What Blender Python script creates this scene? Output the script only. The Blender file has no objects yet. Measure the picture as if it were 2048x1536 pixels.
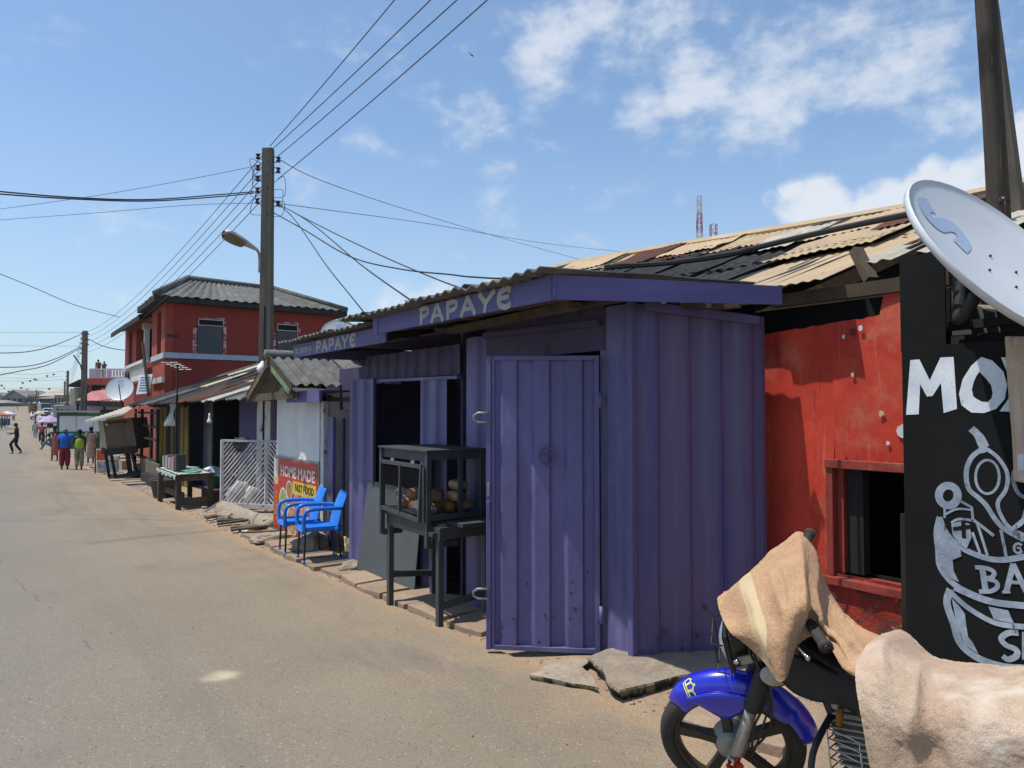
import bpy, bmesh, math, random
from mathutils import Vector, Matrix, noise
random.seed(7)
SC = bpy.context.scene
COL = SC.collection
R = math.radians
PI = math.pi

# ------------------------------------------------------------------ camera
FPX = 1450.0; HOR = 815.0; EYE = 1.65
PITCH = math.atan((HOR-768)/FPX); YAW = math.atan(1024/math.hypot(FPX, HOR-768))
cd = bpy.data.cameras.new('camera'); cam = bpy.data.objects.new('camera', cd); COL.objects.link(cam)
cam.location = (0, 0, EYE); cam.rotation_euler = (PI/2+PITCH, 0, -YAW)
cd.sensor_width = 36.0; cd.lens = 36.0*FPX/2048.0; cd.clip_start = .05; cd.clip_end = 3000
SC.camera = cam

def ray(px, py):
    a = (px-1024)/FPX; b = (768-py)/FPX
    fw = math.cos(PITCH)-b*math.sin(PITCH); up = math.sin(PITCH)+b*math.cos(PITCH)
    return Vector((fw*math.sin(YAW)+a*math.cos(YAW), fw*math.cos(YAW)-a*math.sin(YAW), up))
CAM = Vector((0, 0, EYE))
def onX(px, py, X): r = ray(px, py); return CAM+r*(X/r.x)
def onY(px, py, Y): r = ray(px, py); return CAM+r*(Y/r.y)
def onD(px, py, D): return CAM+ray(px, py)*D
KY = [-60,-30,0,10,20,33,45,60,95,120,160,250,300,900]; KZ = [1.2,.8,0,-.32,-.55,-.78,-.95,-1.15,-1.5,-1.5,-1.0,1.65,2.2,2.0]
def zg(Y):
    if Y <= KY[0]: return KZ[0]
    for i in range(len(KY)-1):
        if Y <= KY[i+1]:
            t = (Y-KY[i])/(KY[i+1]-KY[i]); return KZ[i]+t*(KZ[i+1]-KZ[i])
    return KZ[-1]
def onG(px, py, dz=0):
    r = ray(px, py); t = .5
    while t < 900:
        p = CAM+r*t
        if p.z <= zg(p.y)+dz: break
        t *= 1.003
    return p

# ------------------------------------------------------------------ sun and sky
SUN = Vector((-.35, .19, 1.0)).normalized()
sd = bpy.data.lights.new('sun', 'SUN'); so = bpy.data.objects.new('sun', sd); COL.objects.link(so)
sd.energy = 4.8; sd.angle = R(.53); sd.color = (1, .955, .88)
so.rotation_euler = SUN.to_track_quat('Z', 'Y').to_euler(); so.location = (-20, 5, 40)
W = bpy.data.worlds.new('World'); SC.world = W; W.use_nodes = True
wn = W.node_tree; wn.nodes.clear()
def WN(t, **k):
    n = wn.nodes.new(t)
    for a, b in k.items(): setattr(n, a, b)
    return n
def wl(a, b): wn.links.new(a, b)
out = WN('ShaderNodeOutputWorld'); bg = WN('ShaderNodeBackground'); bg.inputs[1].default_value = .12
sky = WN('ShaderNodeTexSky', sky_type='NISHITA', sun_disc=False)
sky.sun_elevation = math.asin(SUN.z); sky.sun_rotation = math.atan2(SUN.x, SUN.y) % (2*PI)
sky.air_density = 1.0; sky.dust_density = .7; sky.ozone_density = 1.6; sky.altitude = 20
tc = WN('ShaderNodeTexCoord')
def wmath(op, a, b=None, c=None, clamp=False):
    n = WN('ShaderNodeMath', operation=op, use_clamp=clamp)
    for i, v in enumerate((a, b, c)):
        if v is None: continue
        if isinstance(v, (int, float)): n.inputs[i].default_value = v
        else: wl(v, n.inputs[i])
    return n.outputs[0]
nrm = WN('ShaderNodeVectorMath', operation='NORMALIZE'); wl(tc.outputs['Generated'], nrm.inputs[0]); DIR = nrm.outputs[0]
def wnoise(scale, detail, rough, sx=(1, 1, 1), off=(0, 0, 0)):
    mp = WN('ShaderNodeMapping'); mp.inputs['Scale'].default_value = sx; mp.inputs['Location'].default_value = off
    wl(DIR, mp.inputs[0]); n = WN('ShaderNodeTexNoise'); wl(mp.outputs[0], n.inputs['Vector'])
    n.inputs['Scale'].default_value = scale; n.inputs['Detail'].default_value = detail; n.inputs['Roughness'].default_value = rough
    return n.outputs['Fac']
def blobs(lst, edge=.0):
    acc = None
    for px, py, rad, amp in lst:
        d = ray(px, py).normalized()
        v = WN('ShaderNodeVectorMath', operation='DISTANCE'); wl(DIR, v.inputs[0]); v.inputs[1].default_value = d
        m = WN('ShaderNodeMapRange', interpolation_type='SMOOTHSTEP'); wl(v.outputs['Value'], m.inputs['Value'])
        m.inputs['From Min'].default_value = rad/FPX*edge; m.inputs['From Max'].default_value = rad/FPX
        m.inputs['To Min'].default_value = amp; m.inputs['To Max'].default_value = 0
        acc = m.outputs[0] if acc is None else wmath('MAXIMUM', acc, m.outputs[0])
    return acc
high = [(1100,95,150,1),(1180,30,150,.8),(1390,180,170,1),(1290,215,130,.95),(1200,180,100,.75),(1480,230,150,.8),(1560,190,190,1),(1640,200,130,.8),
        (1700,120,190,.85),(1480,60,190,.55),(1830,110,190,.75),(1990,60,160,.5),(930,240,170,.55),(900,300,150,.35),(720,262,80,.35),(590,378,90,.40),(1060,190,100,.35),(300,465,190,.2),(1000,330,260,.32),(1250,420,200,.22),(700,150,200,.16),(1330,60,170,.7),(1620,60,160,.7),(1900,220,150,.6)]
n1 = wnoise(12, 9, .6, (1.0, 1.0, 1.8), (3.1, .3, .2)); n2 = wnoise(38, 6, .6, (1, 1, 1.5))
mk = blobs(high)
den = wmath('ADD', wmath('MULTIPLY', n1, .75), wmath('MULTIPLY', n2, .25))
den = wmath('ADD', den, wmath('MULTIPLY', mk, .30))
mh = WN('ShaderNodeMapRange', interpolation_type='SMOOTHSTEP'); wl(den, mh.inputs['Value'])
mh.inputs['From Min'].default_value = .565; mh.inputs['From Max'].default_value = .90; mh.inputs['To Max'].default_value = .80
cum = [(1960,370,120,1),(1880,345,60,.8),(1650,425,105,1),(1760,430,110,1),(1590,410,70,.8),(2060,330,150,1),(1860,440,140,1),(1540,400,40,.5),
       (780,600,110,.55),(900,585,80,.62),(1000,590,90,.6),(850,630,120,.6),(640,650,90,.3),(1440,480,60,.3),(2200,420,300,1)]
n3 = wnoise(13, 10, .58, (1, 1, 1.3), (1.7, 2.2, 0))
dc = wmath('ADD', wmath('MULTIPLY', wmath('SUBTRACT', n3, .5), 1.7), blobs(cum, .25))
mc = WN('ShaderNodeMapRange', interpolation_type='SMOOTHSTEP'); wl(dc, mc.inputs['Value'])
mc.inputs['From Min'].default_value = .42; mc.inputs['From Max'].default_value = .92; mc.inputs['To Max'].default_value = .93
n4 = wnoise(4, 6, .6, (1, 1, 2.5), (5, 1, 1))
sep = WN('ShaderNodeSeparateXYZ'); wl(DIR, sep.inputs[0])
lowf = WN('ShaderNodeMapRange'); wl(sep.outputs[2], lowf.inputs['Value'])
lowf.inputs['From Min'].default_value = .36; lowf.inputs['From Max'].default_value = .02
hz = wmath('MULTIPLY', wmath('MULTIPLY', lowf.outputs[0], .72, clamp=True), wmath('ADD', wmath('MULTIPLY', n4, .9), .28), clamp=True); hz = wmath('ADD', wmath('MULTIPLY', hz, .88), .12, clamp=True)
cov = wmath('MAXIMUM', mh.outputs[0], mc.outputs[0])
tint = WN('ShaderNodeMix', data_type='RGBA', blend_type='MULTIPLY'); tint.inputs[0].default_value = 1
wl(sky.outputs[0], tint.inputs[6]); tint.inputs[7].default_value = (1.02, 1.27, 1.40, 1)
mx0 = WN('ShaderNodeMix', data_type='RGBA'); wl(hz, mx0.inputs[0]); wl(tint.outputs[2], mx0.inputs[6]); mx0.inputs[7].default_value = (5.0, 5.85, 7.1, 1)
mx1 = WN('ShaderNodeMix', data_type='RGBA'); wl(cov, mx1.inputs[0]); wl(mx0.outputs[2], mx1.inputs[6]); mx1.inputs[7].default_value = (6.6, 7.0, 7.6, 1)
wl(mx1.outputs[2], bg.inputs[0]); wl(bg.outputs[0], out.inputs[0])
SC.view_settings.view_transform = 'Standard'; SC.view_settings.look = 'None'; SC.view_settings.gamma = 1
SC.view_settings.exposure = 0.0
SC.view_settings.use_curve_mapping = False
SC.render.engine = 'CYCLES'
SC.cycles.max_bounces = 6; SC.cycles.diffuse_bounces = 3; SC.cycles.transparent_max_bounces = 12

# ------------------------------------------------------------------ materials
MATS = {}
def mat(name, base, var=None, scale=4, stretch=(1, 1, 1), rough=.85, bump=0, bscale=50, metal=0, patches=(), spec=.35, rnd=0, fine=.12, coat=0, alpha=1, trans=0, emit=None, wave=None):
    """procedural material: base<->var by noise, thresholded patches (colour, scale, lo, hi[, stretch]), fine grain, relief"""
    if name in MATS: return MATS[name]
    m = bpy.data.materials.new(name); m.use_nodes = True; t = m.node_tree; b = t.nodes['Principled BSDF']
    def N(k, **kw):
        n = t.nodes.new(k)
        for a, v in kw.items(): setattr(n, a, v)
        return n
    L = t.links.new
    co = N('ShaderNodeTexCoord')
    oi = N('ShaderNodeObjectInfo')
    ad = N('ShaderNodeVectorMath', operation='MULTIPLY_ADD'); L(oi.outputs['Random'], ad.inputs[0]); ad.inputs[1].default_value = (7, 5, 9); L(co.outputs['Object'], ad.inputs[2])
    def nz(sc, st=(1, 1, 1), det=6, ro=.6):
        mp = N('ShaderNodeMapping'); mp.inputs['Scale'].default_value = st; L(ad.outputs[0], mp.inputs[0])
        n = N('ShaderNodeTexNoise'); n.inputs['Scale'].default_value = sc; n.inputs['Detail'].default_value = det; n.inputs['Roughness'].default_value = ro
        L(mp.outputs[0], n.inputs['Vector']); return n.outputs['Fac']
    def mixc(f, a, c, blend='MIX'):
        x = N('ShaderNodeMix', data_type='RGBA', blend_type=blend)
        if isinstance(f, (int, float)): x.inputs[0].default_value = f
        else: L(f, x.inputs[0])
        for i, v in ((6, a), (7, c)):
            if isinstance(v, tuple): x.inputs[i].default_value = (*v[:3], 1)
            else: L(v, x.inputs[i])
        return x.outputs[2]
    var = var or tuple(v*.72 for v in base)
    mr = N('ShaderNodeMapRange'); L(nz(scale, stretch), mr.inputs[0]); mr.inputs[1].default_value = .32; mr.inputs[2].default_value = .68
    c = mixc(mr.outputs[0], base, var)
    if fine:
        mf = N('ShaderNodeMapRange'); L(nz(bscale*1.3, stretch, 4, .7), mf.inputs[0]); mf.inputs[1].default_value = .3; mf.inputs[2].default_value = .7
        mf.inputs[3].default_value = 1-fine; mf.inputs[4].default_value = 1+fine
        c = mixc(1.0, c, mf.outputs[0], 'MULTIPLY')
    if rnd:
        mf = N('ShaderNodeMapRange'); L(oi.outputs['Random'], mf.inputs[0]); mf.inputs[3].default_value = 1-rnd; mf.inputs[4].default_value = 1+rnd
        c = mixc(1.0, c, mf.outputs[0], 'MULTIPLY')
    for pt in patches:
        mr = N('ShaderNodeMapRange', interpolation_type='SMOOTHSTEP'); L(nz(pt[1], pt[4] if len(pt) > 4 else (1, 1, 1), 8, .65), mr.inputs[0])
        mr.inputs[1].default_value = pt[2]; mr.inputs[2].default_value = pt[3]
        c = mixc(mr.outputs[0], c, pt[0])
    if wave:
        wv = N('ShaderNodeTexWave', bands_direction=wave[1]); L(co.outputs['Object'], wv.inputs[0]); wv.inputs['Scale'].default_value = wave[0]; wv.inputs['Distortion'].default_value = wave[3] if len(wave) > 3 else 2
        c = mixc(wv.outputs['Fac'], c, wave[2])
    L(c, b.inputs['Base Color'])
    b.inputs['Roughness'].default_value = rough; b.inputs['Metallic'].default_value = metal; b.inputs['Specular IOR Level'].default_value = spec
    if coat: b.inputs['Coat Weight'].default_value = coat; b.inputs['Coat Roughness'].default_value = .08
    if trans: b.inputs['Transmission Weight'].default_value = trans
    if alpha < 1: b.inputs['Alpha'].default_value = alpha
    if emit: b.inputs['Emission Color'].default_value = (*emit[:3], 1); b.inputs['Emission Strength'].default_value = emit[3]
    if bump:
        bp = N('ShaderNodeBump'); bp.inputs['Strength'].default_value = 1; bp.inputs['Distance'].default_value = bump
        a1 = nz(bscale, stretch, 6, .65)
        L(a1, bp.inputs['Height']); L(bp.outputs[0], b.inputs['Normal'])
    MATS[name] = m
    return m

# ------------------------------------------------------------------ object helpers
def tag(o, label=None, cat=None, group=None, kind=None):
    if label: o['label'] = label
    if cat: o['category'] = cat
    if group: o['group'] = group
    if kind: o['kind'] = kind
    return o
def thing(name, label, cat, loc=(0, 0, 0), rz=0, group=None, rot=None):
    o = bpy.data.objects.new(name, None); COL.objects.link(o); o.empty_display_size = .2
    o.location = loc; o.rotation_euler = rot if rot else (0, 0, rz)
    tag(o, label, cat, group)
    return o
def orig(p):
    """world-authored parts: local = world - origin of the top object (things authored that way are unrotated)"""
    q = p
    while q.parent: q = q.parent
    return Vector(q.location)
class MB:
    def __init__(s): s.v = []; s.f = []; s.mi = []; s.cm = 0
    def add(s, vs, fs, mi=None):
        b = len(s.v); s.v += [tuple(v) for v in vs]; s.f += [tuple(b+i for i in f) for f in fs]; s.mi += [s.cm if mi is None else mi]*len(fs); return s
    def box(s, c, d, M=None, jit=0):
        c = Vector(c); vs = []
        for z in (-.5, .5):
            for x, y in ((-.5, -.5), (.5, -.5), (.5, .5), (-.5, .5)):
                p = Vector((x*d[0], y*d[1], z*d[2]))
                if jit: p += Vector((random.uniform(-jit, jit), random.uniform(-jit, jit), random.uniform(-jit, jit)))
                if M: p = M @ p
                vs.append(p+c)
        return s.add(vs, [(3, 2, 1, 0), (4, 5, 6, 7), (0, 1, 5, 4), (1, 2, 6, 5), (2, 3, 7, 6), (3, 0, 4, 7)])
    def b2(s, a, b):
        a = Vector(a); b = Vector(b); return s.box((a+b)/2, [max(abs(b[i]-a[i]), .0005) for i in range(3)])
    def beam(s, p, q, w, h, up=(0, 0, 1), taper=1):
        p = Vector(p); q = Vector(q); d = (q-p).normalized(); u = Vector(up)
        if abs(d.dot(u)) > .97: u = Vector((1, 0, 0))
        r = d.cross(u).normalized(); u = r.cross(d)
        vs = []
        for k, c in enumerate((p, q)):
            f = 1 if k == 0 else taper
            for x, y in ((-.5, -.5), (.5, -.5), (.5, .5), (-.5, .5)): vs.append(c+r*x*w*f+u*y*h*f)
        return s.add(vs, [(0, 1, 2, 3), (7, 6, 5, 4), (4, 5, 1, 0), (5, 6, 2, 1), (6, 7, 3, 2), (7, 4, 0, 3)])
    def tube(s, pts, rad, n=8, cap=True):
        pts = [Vector(p) for p in pts]; b = len(s.v); prev = None; rs = rad if isinstance(rad, (list, tuple)) else [rad]*len(pts)
        for i, p in enumerate(pts):
            d = (pts[min(i+1, len(pts)-1)]-pts[max(i-1, 0)]).normalized()
            if prev is None:
                a = Vector((0, 0, 1)) if abs(d.z) < .9 else Vector((1, 0, 0)); r = d.cross(a).normalized()
            else:
                r = (prev-d*prev.dot(d)); r = r.normalized() if r.length > 1e-6 else d.orthogonal().normalized()
            prev = r; u = d.cross(r)
            for k in range(n):
                an = 2*PI*k/n; s.v.append(tuple(p+(r*math.cos(an)+u*math.sin(an))*rs[i]))
        for i in range(len(pts)-1):
            for k in range(n):
                s.f.append((b+i*n+k, b+i*n+(k+1) % n, b+(i+1)*n+(k+1) % n, b+(i+1)*n+k)); s.mi.append(s.cm)
        if cap:
            s.f.append(tuple(b+k for k in range(n))[::-1]); s.mi.append(s.cm)
            s.f.append(tuple(b+(len(pts)-1)*n+k for k in range(n))); s.mi.append(s.cm)
        return s
    def lathe(s, prof, c=(0, 0, 0), n=20, M=None, closed=False):
        """profile [(r,z)] about z"""
        b = len(s.v); c = Vector(c)
        for r, z in prof:
            for k in range(n):
                a = 2*PI*k/n; p = Vector((r*math.cos(a), r*math.sin(a), z))
                if M: p = M @ p
                s.v.append(tuple(p+c))
        m = len(prof)
        for i in range(m if closed else m-1):
            j = (i+1) % m
            for k in range(n):
                s.f.append((b+i*n+k, b+i*n+(k+1) % n, b+j*n+(k+1) % n, b+j*n+k)); s.mi.append(s.cm)
        return s
    def ball(s, c, r, n=10, sq=(1, 1, 1), M=None):
        prof = [(max(math.sin(PI*i/(n-2)), .001)*r, -math.cos(PI*i/(n-2))*r) for i in range(n-1)]
        S = Matrix.Diagonal((*sq,)) if M is None else M @ Matrix.Diagonal((*sq,))
        return s.lathe(prof, c, n, S)
    def prism(s, poly, d):
        """planar polygon (3-D points) extruded by vector d"""
        d = Vector(d); n = len(poly); P = [Vector(p) for p in poly]
        return s.add(P+[p+d for p in P], [tuple(range(n))[::-1], tuple(range(n, 2*n))]+[(i, (i+1) % n, n+(i+1) % n, n+i) for i in range(n)])
    def quadpatch(s, fn, nu, nv, th=0, mfn=None):
        """fn(u,v)->point; th: thickness along -normal"""
        g = [[Vector(fn(i/nu, j/nv)) for j in range(nv+1)] for i in range(nu+1)]
        b = len(s.v)
        for i in range(nu+1):
            for j in range(nv+1): s.v.append(tuple(g[i][j]))
        ix = lambda i, j: b+i*(nv+1)+j
        for i in range(nu):
            for j in range(nv):
                s.f.append((ix(i, j), ix(i+1, j), ix(i+1, j+1), ix(i, j+1))); s.mi.append(mfn((i+.5)/nu, (j+.5)/nv) if mfn else s.cm)
        if th:
            b2 = len(s.v)
            for i in range(nu+1):
                for j in range(nv+1):
                    a = g[min(i+1, nu)][j]-g[max(i-1, 0)][j]; c = g[i][min(j+1, nv)]-g[i][max(j-1, 0)]
                    nn = a.cross(c); nn = nn.normalized() if nn.length > 1e-9 else Vector((0, 0, 1))
                    s.v.append(tuple(g[i][j]-nn*th))
            iy = lambda i, j: b2+i*(nv+1)+j
            for i in range(nu):
                for j in range(nv):
                    s.f.append((iy(i, j), iy(i, j+1), iy(i+1, j+1), iy(i+1, j))); s.mi.append(mfn((i+.5)/nu, (j+.5)/nv) if mfn else s.cm)
            for i in range(nu):
                s.f.append((ix(i, 0), iy(i, 0), iy(i+1, 0), ix(i+1, 0))); s.f.append((ix(i, nv), ix(i+1, nv), iy(i+1, nv), iy(i, nv))); s.mi += [s.cm]*2
            for j in range(nv):
                s.f.append((ix(0, j), ix(0, j+1), iy(0, j+1), iy(0, j))); s.f.append((ix(nu, j), iy(nu, j), iy(nu, j+1), ix(nu, j+1))); s.mi += [s.cm]*2
        return s
    def build(s, name, m, parent=None, smooth=False, world=True, bevel=0):
        me = bpy.data.meshes.new(name)
        off = orig(parent) if (parent and world) else Vector((0, 0, 0))
        me.from_pydata([tuple(Vector(v)-off) for v in s.v], [], s.f)
        for x in (m if isinstance(m, (list, tuple)) else [m]): me.materials.append(x)
        if any(s.mi): me.polygons.foreach_set('material_index', s.mi)
        if smooth: me.polygons.foreach_set('use_smooth', [True]*len(me.polygons))
        me.update()
        o = bpy.data.objects.new(name, me); COL.objects.link(o)
        if parent: o.parent = parent
        if bevel:
            bv = o.modifiers.new('b', 'BEVEL'); bv.width = bevel; bv.segments = 2; bv.limit_method = 'ANGLE'
        return o
def solo(mb, name, m, label, cat, base=None, group=None, smooth=False, kind=None, bevel=0):
    """a thing that is one mesh, origin at its base"""
    if base is None:
        xs = [v[0] for v in mb.v]; ys = [v[1] for v in mb.v]; zs = [v[2] for v in mb.v]
        base = ((min(xs)+max(xs))/2, (min(ys)+max(ys))/2, min(zs))
    B = Vector(base); mb.v = [tuple(Vector(v)-B) for v in mb.v]
    o = mb.build(name, m, None, smooth, bevel=bevel); o.location = B
    return tag(o, label, cat, group, kind)
def kids(o): return [c for c in COL.objects if c.parent == o]
CH = {}
def copy_tree(o, loc=None, rz=None, label=None, parent=None):
    c = o.copy(); COL.objects.link(c); c.parent = parent
    for ch in o.children: copy_tree(ch, parent=c)
    if loc is not None: c.location = loc
    if rz is not None: c.rotation_euler = (0, 0, rz)
    if label: c['label'] = label
    return c
def corr(P00, P10, P01, P11, wl_, amp, nv=2, th=.004, jit=0, seed=0, rag=0, trap=False, sag=0, k=6):
    """corrugated sheet: waves across P00->P10, ribs along P00->P01. returns MB"""
    P00, P10, P01, P11 = map(Vector, (P00, P10, P01, P11))
    Wd = (P10-P00).length; nw = max(1, round(Wd/wl_)); nu = nw*k
    nn = (P10-P00).cross(P01-P00).normalized()
    if nn.z < 0: nn = -nn
    rs = random.Random(seed)
    ph = [rs.uniform(0, 6) for _ in range(4)]
    def fn(u, v):
        vv = v
        if rag: vv = v+rag*(v > .99)*(math.sin(u*nw*2.1+ph[0])*.5+math.sin(u*nw*.7+ph[1])*.6)-rag*(v < .01)*(math.sin(u*nw*1.7+ph[2])*.5+math.sin(u*5+ph[3])*.5)
        p = P00.lerp(P10, u).lerp(P01.lerp(P11, u), vv)
        c = math.cos(2*PI*u*nw)
        if trap: c = max(-1, min(1, c*2.2))
        o = amp*c-sag*math.sin(PI*v)*4*u*(1-u)
        if jit: o += jit*noise.noise(Vector((u*3+seed, v*3, seed*1.7)))*2
        return p+nn*o
    return MB().quadpatch(fn, nu, nv, th)
def text_mb(s, size, M4, ext=.002, bold=.0, spacing=1.0, shear=0, sx=1.0):
    cu = bpy.data.curves.new('t', 'FONT'); cu.body = s; cu.size = size; cu.extrude = ext; cu.offset = bold; cu.space_character = spacing; cu.shear = shear
    cu.resolution_u = 3
    o = bpy.data.objects.new('t', cu); COL.objects.link(o)
    me = bpy.data.meshes.new_from_object(o)
    mb = MB(); mb.add([M4 @ Vector((v.co.x*sx, v.co.y, v.co.z)) for v in me.vertices], [tuple(p.vertices) for p in me.polygons])
    wd = max((v.co.x for v in me.vertices), default=0)*sx
    bpy.data.objects.remove(o); bpy.data.curves.remove(cu); bpy.data.meshes.remove(me)
    mb.w = wd
    return mb
def frameM(o, right, up):
    r = Vector(right).normalized(); u = Vector(up).normalized(); n = r.cross(u)
    return Matrix(((r.x, u.x, n.x, o[0]), (r.y, u.y, n.y, o[1]), (r.z, u.z, n.z, o[2]), (0, 0, 0, 1)))
class Strokes:
    """painted strokes: thin raised ribbons on a plane, each 0.12 mm above the last so none coincide"""
    def __init__(s, M4, d0=.0015): s.mb = MB(); s.M = M4; s.z = d0
    def line(s, pts, w, closed=False):
        pts = [Vector((p[0], p[1], 0)) for p in pts]; ws = w if isinstance(w, (list, tuple)) else [w]*len(pts)
        n = len(pts); L = []; Rr = []
        for i, p in enumerate(pts):
            a = pts[(i-1) % n] if (closed or i > 0) else p; b = pts[(i+1) % n] if (closed or i < n-1) else p
            d = (b-a).normalized(); q = Vector((-d.y, d.x, 0))
            ex = d*(0 if closed else (ws[i]*.12 if i == n-1 else (-ws[i]*.12 if i == 0 else 0)))
            L.append(s.M @ (p+ex+q*ws[i]/2+Vector((0, 0, s.z)))); Rr.append(s.M @ (p+ex-q*ws[i]/2+Vector((0, 0, s.z))))
        m = n if closed else n-1
        s.mb.add(L+Rr, [(n+i, n+(i+1) % n, (i+1) % n, i) for i in range(m)]); s.z += .00012; return s
    def poly(s, pts):
        s.mb.add([s.M @ Vector((p[0], p[1], s.z)) for p in pts], [tuple(range(len(pts)))]); s.z += .00012; return s
    def ring(s, c, rx, ry, w, n=24): return s.line([(c[0]+rx*math.cos(2*PI*k/n), c[1]+ry*math.sin(2*PI*k/n)) for k in range(n)], w, True)
def smooth_path(pts, k=5):
    P = [Vector(p) for p in pts]; o = []
    for i in range(len(P)-1):
        a = P[max(i-1, 0)]; b = P[i]; c = P[i+1]; d = P[min(i+2, len(P)-1)]
        for j in range(k):
            t = j/k; o.append(.5*((2*b)+(c-a)*t+(2*a-5*b+4*c-d)*t*t+(3*b-a-3*c+d)*t**3))
    o.append(P[-1]); return o
LETTER = {  # hand painted letters in a unit box
 'P': [([(.18,.02),(.16,.98)], .26), ([(.16,.88),(.6,.92),(.86,.74),(.66,.50),(.22,.44)], .22)],
 'A': [([(.06,.0),(.46,.98)], .26), ([(.46,.98),(.9,.0)], .26), ([(.22,.34),(.76,.34)], .17)],
 'Y': [([(.06,1.),(.46,.45)], .27), ([(.98,1.0),(.46,.45),(.40,.0)], .25)],
 'E': [([(.88,.84),(.60,.96),(.24,.80),(.14,.48),(.24,.18),(.60,.04),(.90,.16)], .25), ([(.24,.52),(.78,.52)], .2)]}
def letters(s, M4, word, widths, h):
    x = 0; st = Strokes(M4)
    for ch, w in zip(word, widths):
        for pts, sw in LETTER[ch]:
            q = [(x+p[0]*w, p[1]*h) for p in pts]
            if len(q) > 3: q = [(v.x, v.y) for v in smooth_path([(a, b, 0) for a, b in q], 4)]
            st.line(q, sw*min(w, h)*1.22)
        x += w*1.08
    return st.mb
# ------------------------------------------------------------------ palette
mPurple = mat('purple_paint', (.120,.106,.250), (.086,.077,.180), 1.4, (1,1,.35), rough=.5, bump=.0025, bscale=22, spec=.4, fine=.08,
              patches=[((.19,.17,.35), 1.3, .52, .72, (1,1,.5)), ((.07,.06,.14), 3.2, .58, .72, (2,2,.25)), ((.028,.025,.04), 26, .72, .77), ((.16,.08,.05), 13, .72, .78)])
mPurpleSide = mat('shaded_side_purple', (.088,.079,.180), (.105,.072,.148), 1.7, (2,2,.15), rough=.42, bump=.0025, bscale=20, spec=.45, fine=.08,
              patches=[((.062,.058,.20), 2.3, .52, .7, (2,2,.1)), ((.03,.025,.03), 24, .72, .78)])  # darker copy of the kiosk purple: side wall shade put into the colour
mPurpleDark = mat('dark_purple_paint', (.075,.055,.12), (.05,.04,.075), 3, rough=.7, bump=.002, bscale=30, patches=[((.03,.022,.02), 6, .55, .75)])  # darker, browner mix of the purple for lintels, soffits and inner walls
mFascia = mat('fascia_purple', (.122,.107,.27), (.09,.078,.20), 2.5, (1,1,4), rough=.6, bump=.002, bscale=60, fine=.1, patches=[((.05,.04,.06), 14, .70, .8)])
mLetterW = mat('letter_cream_paint', (.42,.42,.37), (.31,.31,.28), 9, rough=.7, bump=.0006, bscale=120, patches=[((.14,.12,.26), 18, .66, .75)])
mAsb = mat('asbestos_cement', (.17,.165,.15), (.085,.083,.078), 5, rough=.95, bump=.003, bscale=70, fine=.25, rnd=.15, patches=[((.03,.03,.028), 7, .55, .8), ((.30,.29,.27), 30, .66, .8)])
mAsbDark = mat('blackened_asbestos', (.045,.046,.046), (.022,.022,.023), 5, rough=.95, bump=.003, bscale=80, fine=.3, rnd=.2, patches=[((.16,.16,.15), 34, .66, .8)])
mZincTan = mat('weathered_tan_zinc', (.46,.33,.19), (.38,.28,.17), 3, (1,1,1), rough=.62, bump=.0015, bscale=30, rnd=.15, fine=.08, patches=[((.50,.42,.28), 2.2, .55, .7), ((.13,.055,.03), 7, .66, .76)])
mZincPale = mat('pale_zinc', (.44,.41,.33), (.33,.29,.21), 5, rough=.5, bump=.0015, bscale=30, rnd=.15, patches=[((.20,.12,.07), 9, .62, .74)])
mRust = mat('rusted_zinc', (.105,.035,.02), (.062,.022,.015), 6, rough=.85, bump=.002, bscale=40, rnd=.25, patches=[((.20,.08,.04), 5, .6, .75)])
mWood = mat('weathered_wood', (.10,.075,.05), (.055,.042,.03), 6, (1,1,.2), rough=.9, bump=.003, bscale=60, rnd=.25, patches=[((.02,.017,.014), 15, .62, .75)])
mWoodDark = mat('dark_timber', (.038,.03,.024), (.018,.015,.012), 5, (1,1,.3), rough=.9, bump=.003, bscale=60, rnd=.3)
mWoodPole = mat('pole_timber', (.075,.06,.045), (.035,.029,.023), 3, (6,6,.35), rough=.9, bump=.006, bscale=26, patches=[((.13,.10,.065), 5, .6, .7, (5,5,.3))])
mConcPole = mat('pole_grey_wood', (.145,.125,.10), (.09,.078,.062), 3, (5,5,.3), rough=.93, bump=.004, bscale=30, patches=[((.035,.03,.026), 4, .6, .75, (5,5,.3))])
mWhiteWood = mat('flaking_white_paint_on_wood', (.68,.68,.66), (.50,.49,.47), 6, (1,1,.5), rough=.8, bump=.003, bscale=50, rnd=.15, patches=[((.10,.085,.07), 10, .58, .68, (1,1,.3))])
mLattice = mat('greyed_white_slats', (.56,.53,.52), (.38,.36,.35), 6, rough=.85, bump=.002, bscale=50, rnd=.25, patches=[((.09,.075,.065), 12, .60, .7)])
mWhitePanel = mat('grimy_white_panel', (.66,.67,.66), (.55,.56,.56), 2, (1,1,.5), rough=.7, bump=.0008, bscale=30, fine=.06, patches=[((.20,.20,.20), 2.6, .62, .8, (2,2,.3)), ((.10,.09,.08), 28, .72, .8)])
mRed = mat('scuffed_red_plaster', (.55,.050,.022), (.36,.026,.013), 2.4, (1,1,.7), rough=.7, bump=.006, bscale=9, fine=.07,
           patches=[((.46,.13,.075), 2.3, .52, .72, (1,1,1.2)), ((.50,.15,.09), 5, .56, .70, (1,2.5,.3)), ((.11,.014,.010), 3.4, .56, .72, (1,2.2,.35)), ((.13,.05,.04), 9, .66, .74), ((.42,.30,.22), 11, .725, .75)])
mRedWorn = mat('peeling_red_plaster', (.33,.032,.018), (.17,.022,.014), 6, rough=.85, bump=.02, bscale=11, patches=[((.42,.34,.25), 8, .58, .63), ((.05,.045,.035), 9, .57, .62, (1,1,2))])
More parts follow.
